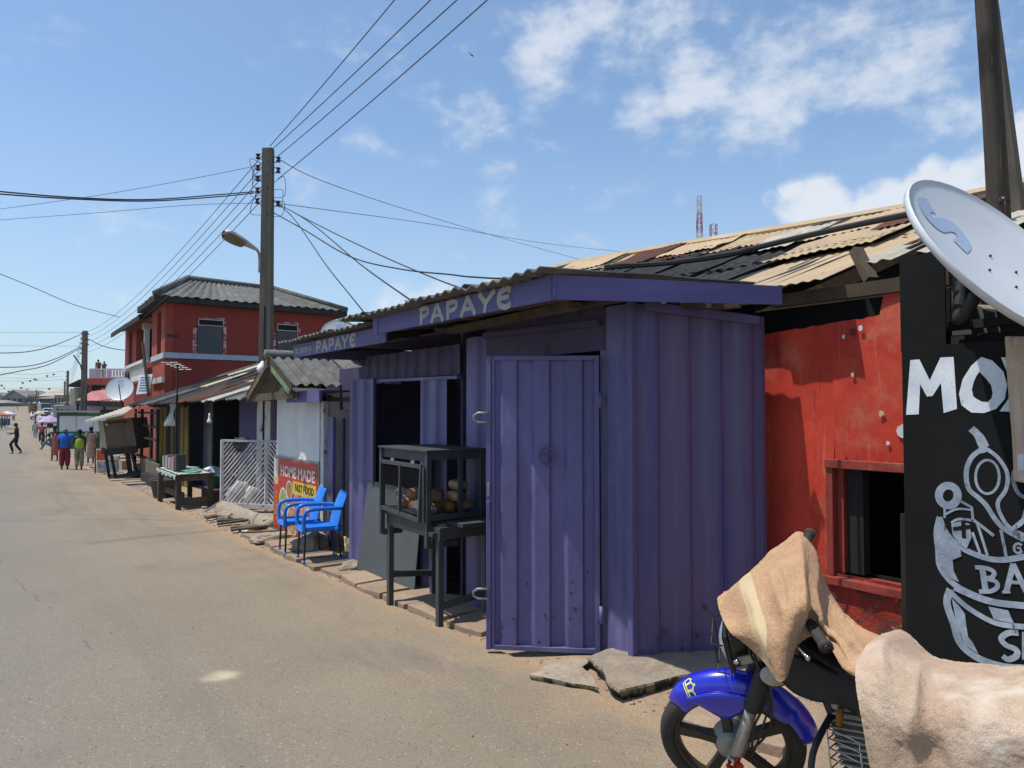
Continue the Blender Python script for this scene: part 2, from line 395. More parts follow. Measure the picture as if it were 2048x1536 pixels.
mRedWood = mat('red_painted_wood', (.30,.045,.03), (.17,.03,.022), 6, (1,1,.4), rough=.7, bump=.003, bscale=40, patches=[((.22,.12,.08), 8, .58, .7)])
mRedHouse = mat('brick_red_house_paint', (.285,.042,.026), (.225,.032,.022), .8, rough=.85, bump=.002, bscale=12, fine=.05, patches=[((.15,.03,.022), .9, .6, .85)])
mBand = mat('pale_blue_band', (.42,.48,.55), (.34,.39,.45), 2, rough=.8)
mWhiteT = mat('white_trim', (.62,.61,.58), (.48,.47,.45), 3, rough=.8, fine=.08)
mBlack = mat('interior_shade_black', (.008,.008,.009), (.005,.005,.006), 2, rough=.9, fine=0)  # near black: the shade of rooms and openings put into the colour
mBlackBoard = mat('matte_black_board', (.008,.0085,.009), (.013,.013,.013), 3, rough=.8, spec=.12, bump=.0006, bscale=60, patches=[((.07,.07,.065), 40, .77, .82)])
mDarkGreyWood = mat('dark_grey_painted_wood', (.062,.068,.070), (.040,.044,.046), 5, rough=.6, bump=.0015, bscale=50, patches=[((.12,.12,.11), 22, .70, .78)])
mSlate = mat('slate_grey_board', (.085,.095,.098), (.065,.073,.077), 2, rough=.6, bump=.0006, bscale=50, patches=[((.17,.18,.18), 6, .70, .85)])
mPaintGrey = mat('sign_blue_grey_paint', (.36,.42,.48), (.17,.20,.25), 7, rough=.7, fine=.2, patches=[((.04,.045,.05), 16, .60, .68, (1,1,.5)), ((.50,.55,.6), 9, .6, .7)])
mPaintWhite = mat('sign_white_paint', (.70,.73,.75), (.50,.56,.62), 6, rough=.7, fine=.1, patches=[((.20,.23,.27), 14, .66, .74, (1,1,.6))])
mDish = mat('dish_grey_white', (.60,.62,.63), (.54,.56,.57), 2, rough=.42, spec=.45, fine=.03, patches=[((.42,.42,.40), 5, .62, .85)])
mDishLogo = mat('dish_blue_print', (.34,.44,.60), (.40,.48,.60), 30, rough=.5)
mRubber = mat('tyre_rubber', (.032,.030,.028), (.055,.048,.04), 10, rough=.85, bump=.002, bscale=60)
mBlackPl = mat('black_plastic', (.012,.012,.013), (.018,.018,.018), 8, rough=.38, spec=.5, fine=.05)
mBlackVinyl = mat('black_vinyl', (.010,.010,.011), (.016,.015,.015), 5, rough=.5, bump=.004, bscale=7)
mBlue = mat('glossy_blue_fender', (.012,.018,.50), (.010,.014,.42), 3, rough=.28, spec=.5, coat=.8, fine=.02, bump=.0003, bscale=200)
mRedSticker = mat('red_sticker', (.42,.03,.015), None, 8, rough=.5)
mYellow = mat('yellow_sticker', (.75,.72,.12), (.6,.6,.2), 40, rough=.5)
mChrome = mat('chrome', (.62,.62,.60), (.48,.47,.45), 12, rough=.2, metal=1, fine=.03)
mAlu = mat('dusty_aluminium', (.40,.38,.34), (.24,.22,.18), 10, rough=.5, metal=.35, bump=.001, bscale=50)
mRim = mat('bronze_black_rim', (.040,.037,.033), (.075,.062,.048), 9, rough=.5, metal=.3)
mGlass = mat('clear_glass', (.55,.60,.62), None, 2, rough=.06, trans=.85, fine=0)
mTowelB = mat('brown_terry', (.53,.33,.19), (.41,.25,.145), 7, rough=1, bump=.005, bscale=170, fine=.34, spec=.1, patches=[((.24,.13,.06), 4, .60, .85)])
mTowelStripe = mat('cream_towel_band', (.55,.41,.27), (.50,.39,.22), 6, rough=1, bump=.002, bscale=200, spec=.1)
mTowelC = mat('beige_terry', (.55,.43,.33), (.40,.27,.18), 3.2, rough=1, bump=.004, bscale=180, fine=.26, spec=.1, patches=[((.60,.50,.40), 3.5, .52, .72)])
mBlueChair = mat('blue_plastic', (.016,.19,.66), (.013,.16,.60), 3, rough=.32, spec=.5, fine=.03)
mIron = mat('dark_iron', (.012,.012,.013), (.022,.02,.018), 14, rough=.5)
mSteel = mat('galvanised_steel', (.30,.30,.29), (.22,.22,.21), 9, rough=.5, metal=.6)
mYellowP = mat('yellow_planks', (.27,.185,.025), (.17,.115,.02), 5, (1,1,.3), rough=.8, bump=.003, bscale=40, rnd=.25)
mGreenP = mat('green_paint', (.015,.15,.07), (.012,.11,.05), 4, rough=.6)
mPly = mat('plywood', (.165,.125,.085), (.115,.087,.058), 2.5, (1,1,.5), rough=.85, bump=.001, bscale=40, patches=[((.07,.055,.042), 3, .6, .8)])
mCream = mat('cream_wall', (.50,.42,.27), (.42,.35,.22), 3, rough=.85)
mConcrete = mat('old_concrete', (.32,.26,.195), (.235,.19,.145), 5, rough=.95, bump=.006, bscale=22, fine=.2, rnd=.15, patches=[((.05,.042,.03), 9, .62, .74)])
mSlab = mat('brown_concrete_slab', (.31,.225,.155), (.24,.175,.12), 4, rough=.95, bump=.004, bscale=30, fine=.18, rnd=.14, patches=[((.12,.09,.065), 7, .66, .8)])
mDarkEdge = mat('blotchy_dark_concrete', (.23,.19,.125), (.15,.125,.08), 7, rough=1, bump=.01, bscale=26, fine=.25, patches=[((.022,.022,.014), 9, .47, .56)])  # darker concrete with near-black blotches, for the sides of broken blocks
mWire = mat('black_cable', (.012,.012,.013), None, 3, rough=.6, fine=0)
mWireGrey = mat('grey_conductor', (.10,.095,.10), None, 3, rough=.6, fine=0)
mCeramic = mat('brown_insulator', (.05,.022,.025), (.03,.015,.018), 10, rough=.3)
mPink = mat('pink_roof_paint', (.50,.20,.18), (.42,.15,.14), 3, rough=.7)
mLilac = mat('lilac_wall', (.47,.40,.50), (.42,.37,.44), 3, rough=.85)
mWhiteCar = mat('white_car_paint', (.72,.72,.72), (.66,.66,.67), 3, rough=.25, coat=.5, fine=.02)
mDarkGlass = mat('dark_glass', (.02,.024,.028), (.03,.036,.04), 4, rough=.12, spec=.6, fine=0)
mSkin = mat('dark_brown_skin', (.055,.028,.018), (.04,.021,.014), 6, rough=.55, fine=.05)
mHair = mat('black_hair', (.008,.007,.007), None, 20, rough=.8, bump=.004, bscale=80)
mWhitePl = mat('white_plastic', (.72,.71,.69), (.62,.61,.6), 5, rough=.45)
mBag = mat('white_sack', (.64,.63,.60), (.50,.49,.46), 6, rough=.7, bump=.01, bscale=16)
mGreenPl = mat('green_plastic', (.01,.16,.07), None, 5, rough=.4)
mPaleGreen = mat('pale_green_plastic', (.12,.20,.10), (.09,.16,.08), 5, rough=.5)
mTyreGrey = mat('grey_basin_plastic', (.06,.06,.062), (.04,.04,.042), 5, rough=.6)
# ------------------------------------------------------------------ ground, road, verge
def road_material():
    m = bpy.data.materials.new('dusty_asphalt'); m.use_nodes = True; t = m.node_tree; b = t.nodes['Principled BSDF']; L = t.links.new
    def N(k, **kw):
        n = t.nodes.new(k)
        for a, v in kw.items(): setattr(n, a, v)
        return n
    co = N('ShaderNodeTexCoord').outputs['Object']
    def nz(sc, det=6, ro=.6, st=(1,1,1)):
        mp = N('ShaderNodeMapping'); mp.inputs['Scale'].default_value = st; L(co, mp.inputs[0])
        n = N('ShaderNodeTexNoise'); n.inputs['Scale'].default_value = sc; n.inputs['Detail'].default_value = det; n.inputs['Roughness'].default_value = ro; L(mp.outputs[0], n.inputs['Vector']); return n.outputs['Fac']
    def mr(f, a, c, lo=0, hi=1):
        n = N('ShaderNodeMapRange', interpolation_type='SMOOTHSTEP'); L(f, n.inputs[0])
        for i, v in enumerate((a, c, lo, hi)): n.inputs[i+1].default_value = v
        return n.outputs[0]
    def mx(f, a, c, bl='MIX'):
        x = N('ShaderNodeMix', data_type='RGBA', blend_type=bl)
        if isinstance(f, float): x.inputs[0].default_value = f
        else: L(f, x.inputs[0])
        for i, v in ((6, a), (7, c)):
            if isinstance(v, tuple): x.inputs[i].default_value = (*v, 1)
            else: L(v, x.inputs[i])
        return x.outputs[2]
    def mth(op, a, c):
        n = N('ShaderNodeMath', operation=op)
        for i, v in enumerate((a, c)):
            if isinstance(v, float): n.inputs[i].default_value = v
            else: L(v, n.inputs[i])
        return n.outputs[0]
    sx = N('ShaderNodeSeparateXYZ'); L(co, sx.inputs[0])
    farx = N('ShaderNodeMapRange'); L(sx.outputs[1], farx.inputs[0])
    for i_, v_ in enumerate((55., 75., 0., -4.)): farx.inputs[i_+1].default_value = v_
    xe = mth('ADD', sx.outputs[0], farx.outputs[0])
    c = mx(mr(nz(.5, 8), .35, .65), (.232,.188,.136), (.272,.220,.157))
    # grey traffic lane further from the verge, tan dust close to it
    lane = mth('MULTIPLY', mr(mth('ADD', sx.outputs[0], mth('MULTIPLY', nz(.35), 2.2)), 3.4, .3), .9)
    c = mx(lane, c, (.200,.180,.155))
    c = mx(mr(nz(1., 4, .5, (1.6,.045,1)), .50, .66, 0, .45), c, (.165,.145,.122))
    c = mx(mr(nz(1.3, 5, .5, (1.3,.06,1)), .55, .70, 0, .4), c, (.29,.245,.185))
    dust = mth('MULTIPLY', mr(mth('ADD', xe, mth('MULTIPLY', nz(1.1, 8), 2.4)), 3.2, 4.5), mr(nz(1.7, 8), .38, .64))
    c = mx(dust, c, (.325,.235,.15))
    edge = mr(mth('ADD', xe, mth('MULTIPLY', nz(4., 8), .5)), 3.08, 3.32)
    c = mx(edge, c, (.33,.235,.15))
    c = mx(mr(nz(11, 3, .7, (1,.8,1)), .735, .78, 0, .55), c, (.085,.065,.05))
    c = mx(mr(nz(5., 3, .5, (1,.6,1)), .73, .78, 0, .4), c, (.10,.075,.055))
    v = N('ShaderNodeTexVoronoi'); v.inputs['Scale'].default_value = 150; L(co, v.inputs['Vector'])
    sp = N('ShaderNodeSeparateXYZ'); L(v.outputs['Color'], sp.inputs[0])
    v2 = N('ShaderNodeTexVoronoi'); v2.inputs['Scale'].default_value = 55; L(co, v2.inputs['Vector']); sp2 = N('ShaderNodeSeparateXYZ'); L(v2.outputs['Color'], sp2.inputs[0])
    g = mr(sp.outputs[0], 0., 1., .87, 1.13); x = N('ShaderNodeMix', data_type='RGBA', blend_type='MULTIPLY'); x.inputs[0].default_value = 1; L(c, x.inputs[6]); L(g, x.inputs[7]); c = x.outputs[2]
    near_spec = mth('MULTIPLY', mth('LESS_THAN', v2.outputs['Distance'], .27), mth('GREATER_THAN', sp2.outputs[1], .94))
    c = mx(near_spec, c, (.42,.39,.34))
    near_spec = mth('MULTIPLY', mth('LESS_THAN', v2.outputs['Distance'], .35), mth('LESS_THAN', sp2.outputs[1], .05))
    c = mx(near_spec, c, (.12,.105,.09))
    # worn transverse joint and a few hairline cracks
    def crack(p, q, w_, k):
        p = onG(*p); q = onG(*q); dx, dy = q.x-p.x, q.y-p.y; l = math.hypot(dx, dy); nx, ny = -dy/l, dx/l
        dist = mth('ADD', mth('ADD', mth('MULTIPLY', sx.outputs[0], nx), mth('MULTIPLY', sx.outputs[1], ny)), -(p.x*nx+p.y*ny))
        dist = mth('ABSOLUTE', mth('ADD', dist, mth('MULTIPLY', mth('SUBTRACT', nz(2.2, 6, .65), .5), .22)), 0.)
        return mth('MULTIPLY', mr(dist, w_, w_*2.2, 1, 0), k)
    c = mx(crack((0, 1047), (370, 1041), .018, .55), c, (.09,.075,.06))
    c = mx(mth('MULTIPLY', crack((0, 1130), (260, 1400), .006, .45), mr(nz(.8), .5, .56)), c, (.09,.075,.06))
    c = mx(mr(nz(.9, 9, .7, (1,.35,1)), .56, .70, 0, .5), c, (.15,.135,.12))
    # one pale spilt-powder patch
    pt = onG(443, 1363); d = N('ShaderNodeVectorMath', operation='DISTANCE'); L(co, d.inputs[0]); d.inputs[1].default_value = pt
    c = mx(mth('MULTIPLY', mr(mth('ADD', d.outputs['Value'], mth('MULTIPLY', nz(9.), .14)), .24, .06), .75), c, (.62,.52,.34))
    L(c, b.inputs['Base Color']); b.inputs['Roughness'].default_value = .92; b.inputs['Specular IOR Level'].default_value = .2
    bp = N('ShaderNodeBump'); bp.inputs['Distance'].default_value = .006; L(mth('ADD', mth('MULTIPLY', sp.outputs[0], .45), nz(26, 5)), bp.inputs['Height']); L(bp.outputs[0], b.inputs['Normal'])
    return m
mRoad = road_material()
mDirt = mat('tan_dirt', (.345,.24,.155), (.27,.195,.13), 2.5, rough=1, bump=.01, bscale=24, fine=.15, patches=[((.20,.15,.10), 6, .6, .75), ((.42,.36,.28), 22, .70, .76)])
mFarDirt = mat('far_dirt', (.24,.205,.165), (.19,.165,.135), .3, rough=1, fine=.1, bscale=2, patches=[((.10,.11,.05), .05, .58, .68)])
def grid_sheet(name, xs, ys, fz, m, kind='structure', smooth=True):
    v = [(x, y, fz(x, y)) for y in ys for x in xs]; n = len(xs)
    f = [(j*n+i, j*n+i+1, (j+1)*n+i+1, (j+1)*n+i) for j in range(len(ys)-1) for i in range(n-1)]
    mb = MB(); mb.add(v, f); o = mb.build(name, m, None, smooth); tag(o, kind=kind); return o
def frange(a, b, s):
    o = []; x = a
    while x < b-1e-6: o.append(x); x += s
    return o+[b]
grid_sheet('ground', frange(-400, 500, 45), frange(-60, 300, 5)+[350, 400, 500, 700, 900], lambda x, y: zg(y)-.09, mFarDirt)
def xr(y):   # right edge of the road
    b = 3.06 if y < 70 else 3.06+(y-70)*.0225
    return b+(.07*noise.noise(Vector((0, y*1.3, 2)))+.035*noise.noise(Vector((3, y*6, 2))) if y < 40 else 0)
def xl(y):
    if y < 50: return -4.6
    if y < 110: return -4.6+(y-50)/60*4.9
    return .3+(y-110)*.0245
mb = MB(); ys = frange(-14, 20, .12)+frange(20.5, 60, 1)+frange(62, 262, 4); NX = 6
for y in ys:
    a, c = xl(y), xr(y)
    for i in range(NX+1):
        t = i/NX; mb.v.append((a+(c-a)*t, y, zg(y)+.004+.05*math.sin(PI*t)-.0*t - (.012 if i == NX else 0)))
for j in range(len(ys)-1):
    for i in range(NX): mb.f.append((j*(NX+1)+i, j*(NX+1)+i+1, (j+1)*(NX+1)+i+1, (j+1)*(NX+1)+i)); mb.mi.append(0)
tag(mb.build('road', mRoad, None, True), kind='structure')
def vz(x, y):
    h = .016*noise.noise(Vector((x*2.2, y*2.2, 0)))+.007*noise.noise(Vector((x*9, y*9, 3)))
    t = min(1, max(0, (x-3.0)/.5)); return zg(y)-.035+.03*t+h*min(1, max(.1, (x-2.9)/.3))
grid_sheet('dirt_verge', frange(2.86, 6.4, .09), frange(-3, 22, .09), vz, mDirt)
grid_sheet('dirt_verge', frange(2.7, 9, .5), frange(22, 130, 1.5), lambda x, y: zg(y)-.03+.02*noise.noise(Vector((x, y, 0))), mFarDirt)
grid_sheet('roadside_dirt', frange(-30, -4, 2)+[-3, -2, -1, 0, 1.5], frange(70, 262, 5), lambda x, y: zg(y)-.02, mFarDirt)

# drain slabs: each its own part of the pavement
pav = thing('pavement', None, None, (3.4, 3, zg(3))); tag(pav, kind='structure')
def slab(cx, cy, w, l, dz=.02, rz=0, tilt=(0, 0), th=.07, m=None):
    rs = random.Random(int(cx*100+cy*77)); mb = MB(); n = 8; poly = []
    cs = [(-w/2, -l/2), (0, -l/2), (w/2, -l/2), (w/2, 0), (w/2, l/2), (0, l/2), (-w/2, l/2), (-w/2, 0)]
    z0 = zg(cy)+dz
    for x, y in cs:
        x += rs.uniform(-.02, .02); y += rs.uniform(-.02, .02)
        X = cx+x*math.cos(rz)-y*math.sin(rz); Y = cy+x*math.sin(rz)+y*math.cos(rz)
        poly.append((X, Y, z0+tilt[0]*x+tilt[1]*y+(zg(Y)-zg(cy))-th))
    mb.prism(poly, (0, 0, th)); return mb.build('slab', m or mSlab, pav, bevel=.006)
for cx, cy, w, l, dz, rz, tl in [(3.62,2.62,1.0,.62,.035,.25,(0,0)), (3.55,1.95,.95,.62,.03,.25,(.02,0)), (3.5,1.25,.95,.6,.03,.2,(0,.02)), (3.5,.55,.9,.6,.03,.2,(0,0)),
        (3.42,5.20,.55,.5,.03,.1,(.05,0)), (3.38,5.78,.58,.5,.03,.06,(0,.05)), (3.36,6.34,.55,.52,.035,-.05,(.03,0)), (3.34,6.92,.55,.5,.035,.04,(0,0)), (3.36,7.5,.5,.5,.04,0,(.02,.03)),
        (3.38,8.1,.5,.55,.02,.05,(0,.0)), (3.36,8.72,.55,.55,.03,-.03,(.02,0)), (3.86,8.75,.4,.6,.06,.02,(0,0)), (3.36,9.34,.55,.5,.035,.03,(0,0)), (3.38,9.93,.52,.5,.045,.0,(.04,0)),
        (3.42,10.5,.5,.46,.05,-.05,(.03,.03)), (3.44,11.05,.5,.42,.03,.05,(0,0)), (3.42,11.7,.5,.5,.03,.08,(.05,0)), (3.5,12.4,.5,.5,.02,.0,(0,0)),
        (4.3,4.9,.5,.5,.0,0,(0,0))]:
    slab(cx, cy, w, l, dz, rz, tl)
for i in range(9):   # pale tiles in front of the red wall
    slab(4.32+.0*i, 3.0-.32*i, .3, .3, .05+.01*(i % 2), .05*(i % 3), (0, 0), .05, mConcrete); slab(4.0, 2.95-.33*i, .3, .3, .045, .04*(i % 2), (0, 0), .05, mConcrete)
for i in range(14): slab(3.5+.1*math.sin(i*2.1), 24.2+i*.95, .9+.2*math.sin(i), .55, .03, .1*math.sin(i*1.7), (.0, 0), .08, mConcrete)
# broken concrete step under the kiosk corner
def rough_block(name, pts, ztop, h, m, parent, amp=.02, seed=0, sub=10, erode=.05):
    """irregular slab: footprint polygon -> subdivided, eroded sides"""
    c = Vector((sum(p[0] for p in pts)/len(pts), sum(p[1] for p in pts)/len(pts))); ring = []
    for i in range(len(pts)):
        a = Vector(pts[i][:2]); b = Vector(pts[(i+1) % len(pts)][:2])
        for k in range(sub): ring.append(a.lerp(b, k/sub))
    mb = MB(); lv = [(0, 1.0), (-.012, 1.02), (-h*.45, .97), (-h*.8, .93), (-h, .9)]; n = len(ring)
    for li, (dz, s) in enumerate(lv):
        for k, p in enumerate(ring):
            q = c+(p-c)*s; e = amp*noise.noise(Vector((p.x*9+seed, p.y*9, dz*14)))*(1 if li else .5)+erode*max(0, noise.noise(Vector((p.x*4+seed, p.y*4, dz*6))))*(1 if li > 1 else 0)
            q = q-(p-c).normalized()*e
            mb.v.append((q.x, q.y, ztop+dz+.006*noise.noise(Vector((p.x*5, p.y*5, seed)))))
    for li in range(len(lv)-1):
        for k in range(n): mb.f.append((li*n+k, (li+1)*n+k, (li+1)*n+(k+1) % n, li*n+(k+1) % n)); mb.mi.append(1)
    b = len(mb.v)
    for s in (.75, .4):
        for p in ring:
            q = c+(p-c)*s; mb.v.append((q.x, q.y, ztop+.012*noise.noise(Vector((q.x*6, q.y*6, seed)))))
    mb.v.append((c.x, c.y, ztop))
    for k in range(n):
        k2 = (k+1) % n
        mb.f += [(k, k2, b+k2, b+k), (b+k, b+k2, b+n+k2, b+n+k), (b+n+k, b+n+k2, b+2*n)]; mb.mi += [0, 0, 0]
    return mb
def gp(px, py, dz=0):
    p = onG(px, py, dz); return (p.x, p.y)
z0 = zg(3.4)
st = [gp(1238,1378,.06), gp(1368,1346,.06), gp(1470,1320,.09), gp(1560,1290,.09), gp(1540,1262,.09), gp(1300,1280,.09), gp(1215,1300,.06), gp(1175,1318,.06), gp(1205,1338,.06), gp(1212,1360,.06)]
o = solo(rough_block('s', st, z0+.055, .12, None, None, .025, 3, 8, .06), 'concrete_step', [mConcrete, mDarkEdge], 'cracked concrete step with dark blotched broken edge under the corner of the purple kiosk', 'step')
o = solo(rough_block('s', [gp(1062,1350,.03), gp(1090,1334,.03), gp(1140,1318,.03), gp(1190,1318,.03), gp(1165,1334,.03), gp(1185,1350,.03), gp(1195,1372,.03), gp(1120,1362,.03)], z0+.018, .10, None, None, .02, 8, 6, .05), 'broken_kerb', [mConcrete, mDarkEdge], 'low broken kerb fragment with dark eroded notches left of the cracked step', 'kerb')
st = [gp(1085,1333,.05), gp(1150,1345,.05), gp(1200,1352,.05), gp(1215,1368,.04), gp(1150,1350,.03)]
# rubble lumps by the white kiosk
rb = [(1005,1046,.0)]
def rock(px, py, s, label, seed, sq=(1.3, 1, .55), m=None):
    p = onG(px, py); mb = MB(); mb.ball((0, 0, 0), s, 14); vs = []
    for v in mb.v:
        v = Vector(v); n_ = v.normalized(); d = 1+.35*noise.noise(n_*1.6+Vector((seed, 0, 0)))+.12*noise.noise(n_*5+Vector((seed, 0, 0)))
        vs.append((v.x*d*sq[0]+p.x, v.y*d*sq[1]+p.y, v.z*d*sq[2]+p.z+s*.25))
    mb.v = vs; return solo(mb, 'rubble_block', m or mConcrete, label, 'rubble', group='lumps of broken concrete along the drain', smooth=False)
rock(560,1052,.24,'large pale lump of broken concrete at the foot of the white lattice gate',1)
rock(545,1082,.20,'jagged brown concrete lump just behind the left blue chair leg',2,(1.5,1,.45))
rock(622,1100,.27,'rounded concrete block beneath the seats of the two blue chairs',3,(1.0,1.1,.6))
rock(705,1140,.13,'small rounded stone at the lower left corner of the leaning grey board',4)
rock(1165,1322,.03,'tiny pale stone chip on the dust under the open purple door',5)
rock(455,1035,.16,'grey concrete chunk under the left post of the white lattice gate',6)
rock(375,1003,.12,'white chalky stone beneath the book table',7,m=mWhiteT)
# curb of the open drain by the lattice gate
mb = MB(); mb.quadpatch(lambda u, v: Vector((3.75-.14*v+.12*u, 12.3+3*(1-u), zg(13.8)+.10-.14*u*0+.02*noise.noise(Vector((u*9, v*3, 1)))-(.22*abs(v-.5)**2*4))), 20, 6, .1)
solo(mb, 'drain_kerb', mConcrete, 'crooked raised kerb of the open drain in front of the white lattice gate', 'kerb', smooth=True)
gr = thing('drain_grille', 'row of dark planks laid across the open drain before the lattice gate', 'drain cover', (3.3, 13.3, zg(13.3)))
for i, (y, dx, sk) in enumerate([(11.9,.05,-.3),(12.35,.0,-.18),(12.7,.12,-.42),(13.25,-.02,-.1),(13.7,.1,-.25),(14.3,.02,.1)]):
    MB().beam((3.14+dx, y+.05, zg(y)+.02), (3.62+dx*.5, y+sk, zg(y)+.05+.02*(i % 2)), .10+.05*(i % 3), .035).build('plank', mWood, gr)
# pebbles and litter: nobody could count them
mb = MB(); rs = random.Random(5)
for i in range(1130):
    y = rs.uniform(1.2, 22) if i < 1100 else rs.uniform(2, 9); x = 3.1+abs(rs.gauss(0, .16)) if i < 1000 else rs.uniform(-1.5, 3.2); s = rs.uniform(.003, .009)*(1.1 if i < 1000 else .6)
    z = vz(x, y) if x > 3.0 else zg(y)+.03
    if i >= 1000: z = zg(y)+.004+.05*math.sin(PI*(x+4.6)/7.66)
    mb.box((x, y, z+s*.3), (s*2, s*1.6, s*1.2), Matrix.Rotation(rs.uniform(0, 3), 3, 'Z'), s*.5)
tag(mb.build('gravel', mConcrete), kind='stuff')
mb = MB()
for i in range(70):
    y = rs.uniform(9, 38); x = rs.uniform(3.1, 3.75); s = rs.uniform(.02, .05)
    mb.quadpatch(lambda u, v: Vector((x+(u-.5)*s*2, y+(v-.5)*s*1.6, zg(y)+.03+s*.5*noise.noise(Vector((u*3+i, v*3, i))))), 2, 2)
tag(mb.build('litter', mWhitePl), kind='stuff')
# ------------------------------------------------------------------ purple kiosk (two joined steel sheds)
FX = 3.6; Y0 = 3.66
def zk(y): return zg(y)
kz = thing('purple_kiosk', 'near purple corrugated steel kiosk with open door and lettered fascia', 'kiosk', (FX, Y0, zg(3.7)))
def ribwall(a, b, z0, z1, pitch, amp, m, parent, name='wall_panel', trap=True, nv=3, jit=.004, seed=0, z0b=None, z1b=None):
    z0b = z0 if z0b is None else z0b; z1b = z1 if z1b is None else z1b
    mb = corr((a[0], a[1], z0), (b[0], b[1], z0b), (a[0], a[1], z1), (b[0], b[1], z1b), pitch, amp, nv, .003, jit, seed, 0, trap, 0, 10)
    return mb.build(name, m, parent)
g = -.14
ribwall((FX, 3.66), (FX, 3.985), g-.03, 2.38, .27, .012, mPurple, kz, seed=1)
MB().beam((FX-.008, 3.645, g-.04), (FX-.008, 3.645, 2.4), .05, .05).build('corner_post', mPurple, kz, bevel=.004)
SE = Vector((4.45, 3.22, 0)); SD = Vector((.85, -.44, 0)).normalized(); SN = Vector((SD.y, -SD.x, 0))
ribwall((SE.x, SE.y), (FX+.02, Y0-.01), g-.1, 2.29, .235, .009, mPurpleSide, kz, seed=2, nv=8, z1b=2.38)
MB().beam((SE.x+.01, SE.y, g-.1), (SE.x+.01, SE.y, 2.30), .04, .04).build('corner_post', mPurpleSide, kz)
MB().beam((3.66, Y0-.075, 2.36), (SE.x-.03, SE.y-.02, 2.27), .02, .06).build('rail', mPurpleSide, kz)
MB().b2((FX, 3.93, 2.07), (FX+.03, 5.5, 2.42)).build('lintel', mPurpleDark, kz)
MB().beam((FX-.02, 3.95, 2.27), (FX-.03, 5.5, 2.30), .03, .05).build('rail', mPurpleDark, kz)
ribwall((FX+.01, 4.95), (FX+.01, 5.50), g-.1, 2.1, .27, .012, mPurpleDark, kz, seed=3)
ribwall((FX-.02, 5.50), (FX-.02, 5.84), g-.13, 2.30, .34, .02, mPurple, kz, seed=4)
mb = MB()  # shell behind: back, far side, floor, ceiling
mb.b2((5.04, 3.7, -.4), (5.07, 10, 2.5)); mb.b2((FX+.4, 3.7, -.25), (5.04, 8.5, -.2)); mb.b2((FX+.05, 6.0, -.2), (5.04, 6.03, 2.4)); mb.b2((FX+.03, 3.72, 2.40), (5.04, 8.5, 2.42))
mb.b2((FX, 8.46, -.4), (5.04, 8.49, 1.95))
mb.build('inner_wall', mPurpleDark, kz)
mb = MB(); mb.b2((FX+.5, 6.3, -.2), (4.4, 7.9, .5)); mb.build('counter', mWoodDark, kz)
# second bay
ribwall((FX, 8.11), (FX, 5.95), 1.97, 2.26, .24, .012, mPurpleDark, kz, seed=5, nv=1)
MB().beam((FX-.02, 8.1, 1.96), (FX-.02, 5.95, 1.94), .05, .03).build('rail', mPurple, kz)
ribwall((FX-.03, 6.68), (FX-.03, 6.14), -.26, 1.94, .27, .014, mPurple, kz, 'shutter', seed=6)
ribwall((FX-.05, 8.47), (FX-.05, 7.79), -.24, 1.99, .33, .02, mPurple, kz, 'shutter', seed=7)
MB().beam((FX-.06, 7.78, -.25), (FX-.06, 7.78, 1.98), .03, .03).build('corner_post', mPurpleDark, kz)
# open door
H_ = Vector((FX-.03, 3.955, g+.02)); DO = onG(973, 1304); DO = Vector((DO.x, DO.y, g)); dd = (DO-H_); dd.z = 0; DW = dd.length; dd.normalize(); dn = Vector((-dd.y, dd.x, 0))
if dn.y > 0: dn = -dn     # towards the camera
dr = thing('steel_door', 'open purple ribbed steel door with small handwheel, hinged on the near kiosk', 'door', tuple(H_))
def dp(u, z, n=0): return H_+dd*u+Vector((0, 0, z))+dn*n
DZ = 2.15
mb = MB()
# profile with deep trapezoid ribs
prof = [(0,0),(.05,0),(.115,.0),(.13,.028),(.235,.028),(.268,.0),(.365,.0),(.38,.028),(.485,.028),(.518,.0),(.615,.0),(.63,.028),(.735,.028),(.768,.0),(.80,.0),(DW,0)]
nvv = 14
vs = []; fs = []
for j in range(nvv+1):
    z = .035+(DZ-.07)*j/nvv
    for k, (u, n) in enumerate(prof): vs.append(dp(u*DW/.86 if u < DW else u, z, n-.012-.003*noise.noise(Vector((u*4, z*2, 0)))-.012*max(0, noise.noise(Vector((u*6, z*5, 4))))*(1 if z < .9 else .4)))
npf = len(prof)
for j in range(nvv):
    for k in range(npf-1): fs.append((j*npf+k, j*npf+k+1, (j+1)*npf+k+1, (j+1)*npf+k))
mb.add(vs, fs); o = mb.build('door_sheet', mPurple, dr)
sm = o.modifiers.new('s', 'SOLIDIFY'); sm.thickness = .003
def dbox(u0, u1, z0, z1, n0, n1, name, m, parent=None, bev=.003):
    b = MB(); vs = [dp(u, z, n) for z in (z0, z1) for u, n in ((u0, n0), (u1, n0), (u1, n1), (u0, n1))]
    b.add(vs, [(3,2,1,0),(4,5,6,7),(0,1,5,4),(1,2,6,5),(2,3,7,6),(3,0,4,7)]); return b.build(name, m, parent or dr, bevel=bev)
dbox(0, .035, 0, DZ, -.02, .026, 'frame_bar', mPurple); dbox(DW-.035, DW, 0, DZ, -.02, .026, 'frame_bar', mPurple)
dbox(DW-.062, DW-.036, 0, DZ, -.01, .014, 'frame_bar', mPurple)
dbox(.035, DW-.062, 0, .034, -.02, .026, 'frame_bar', mPurple); dbox(.035, DW-.062, DZ-.034, DZ, -.02, .026, 'frame_bar', mPurple)
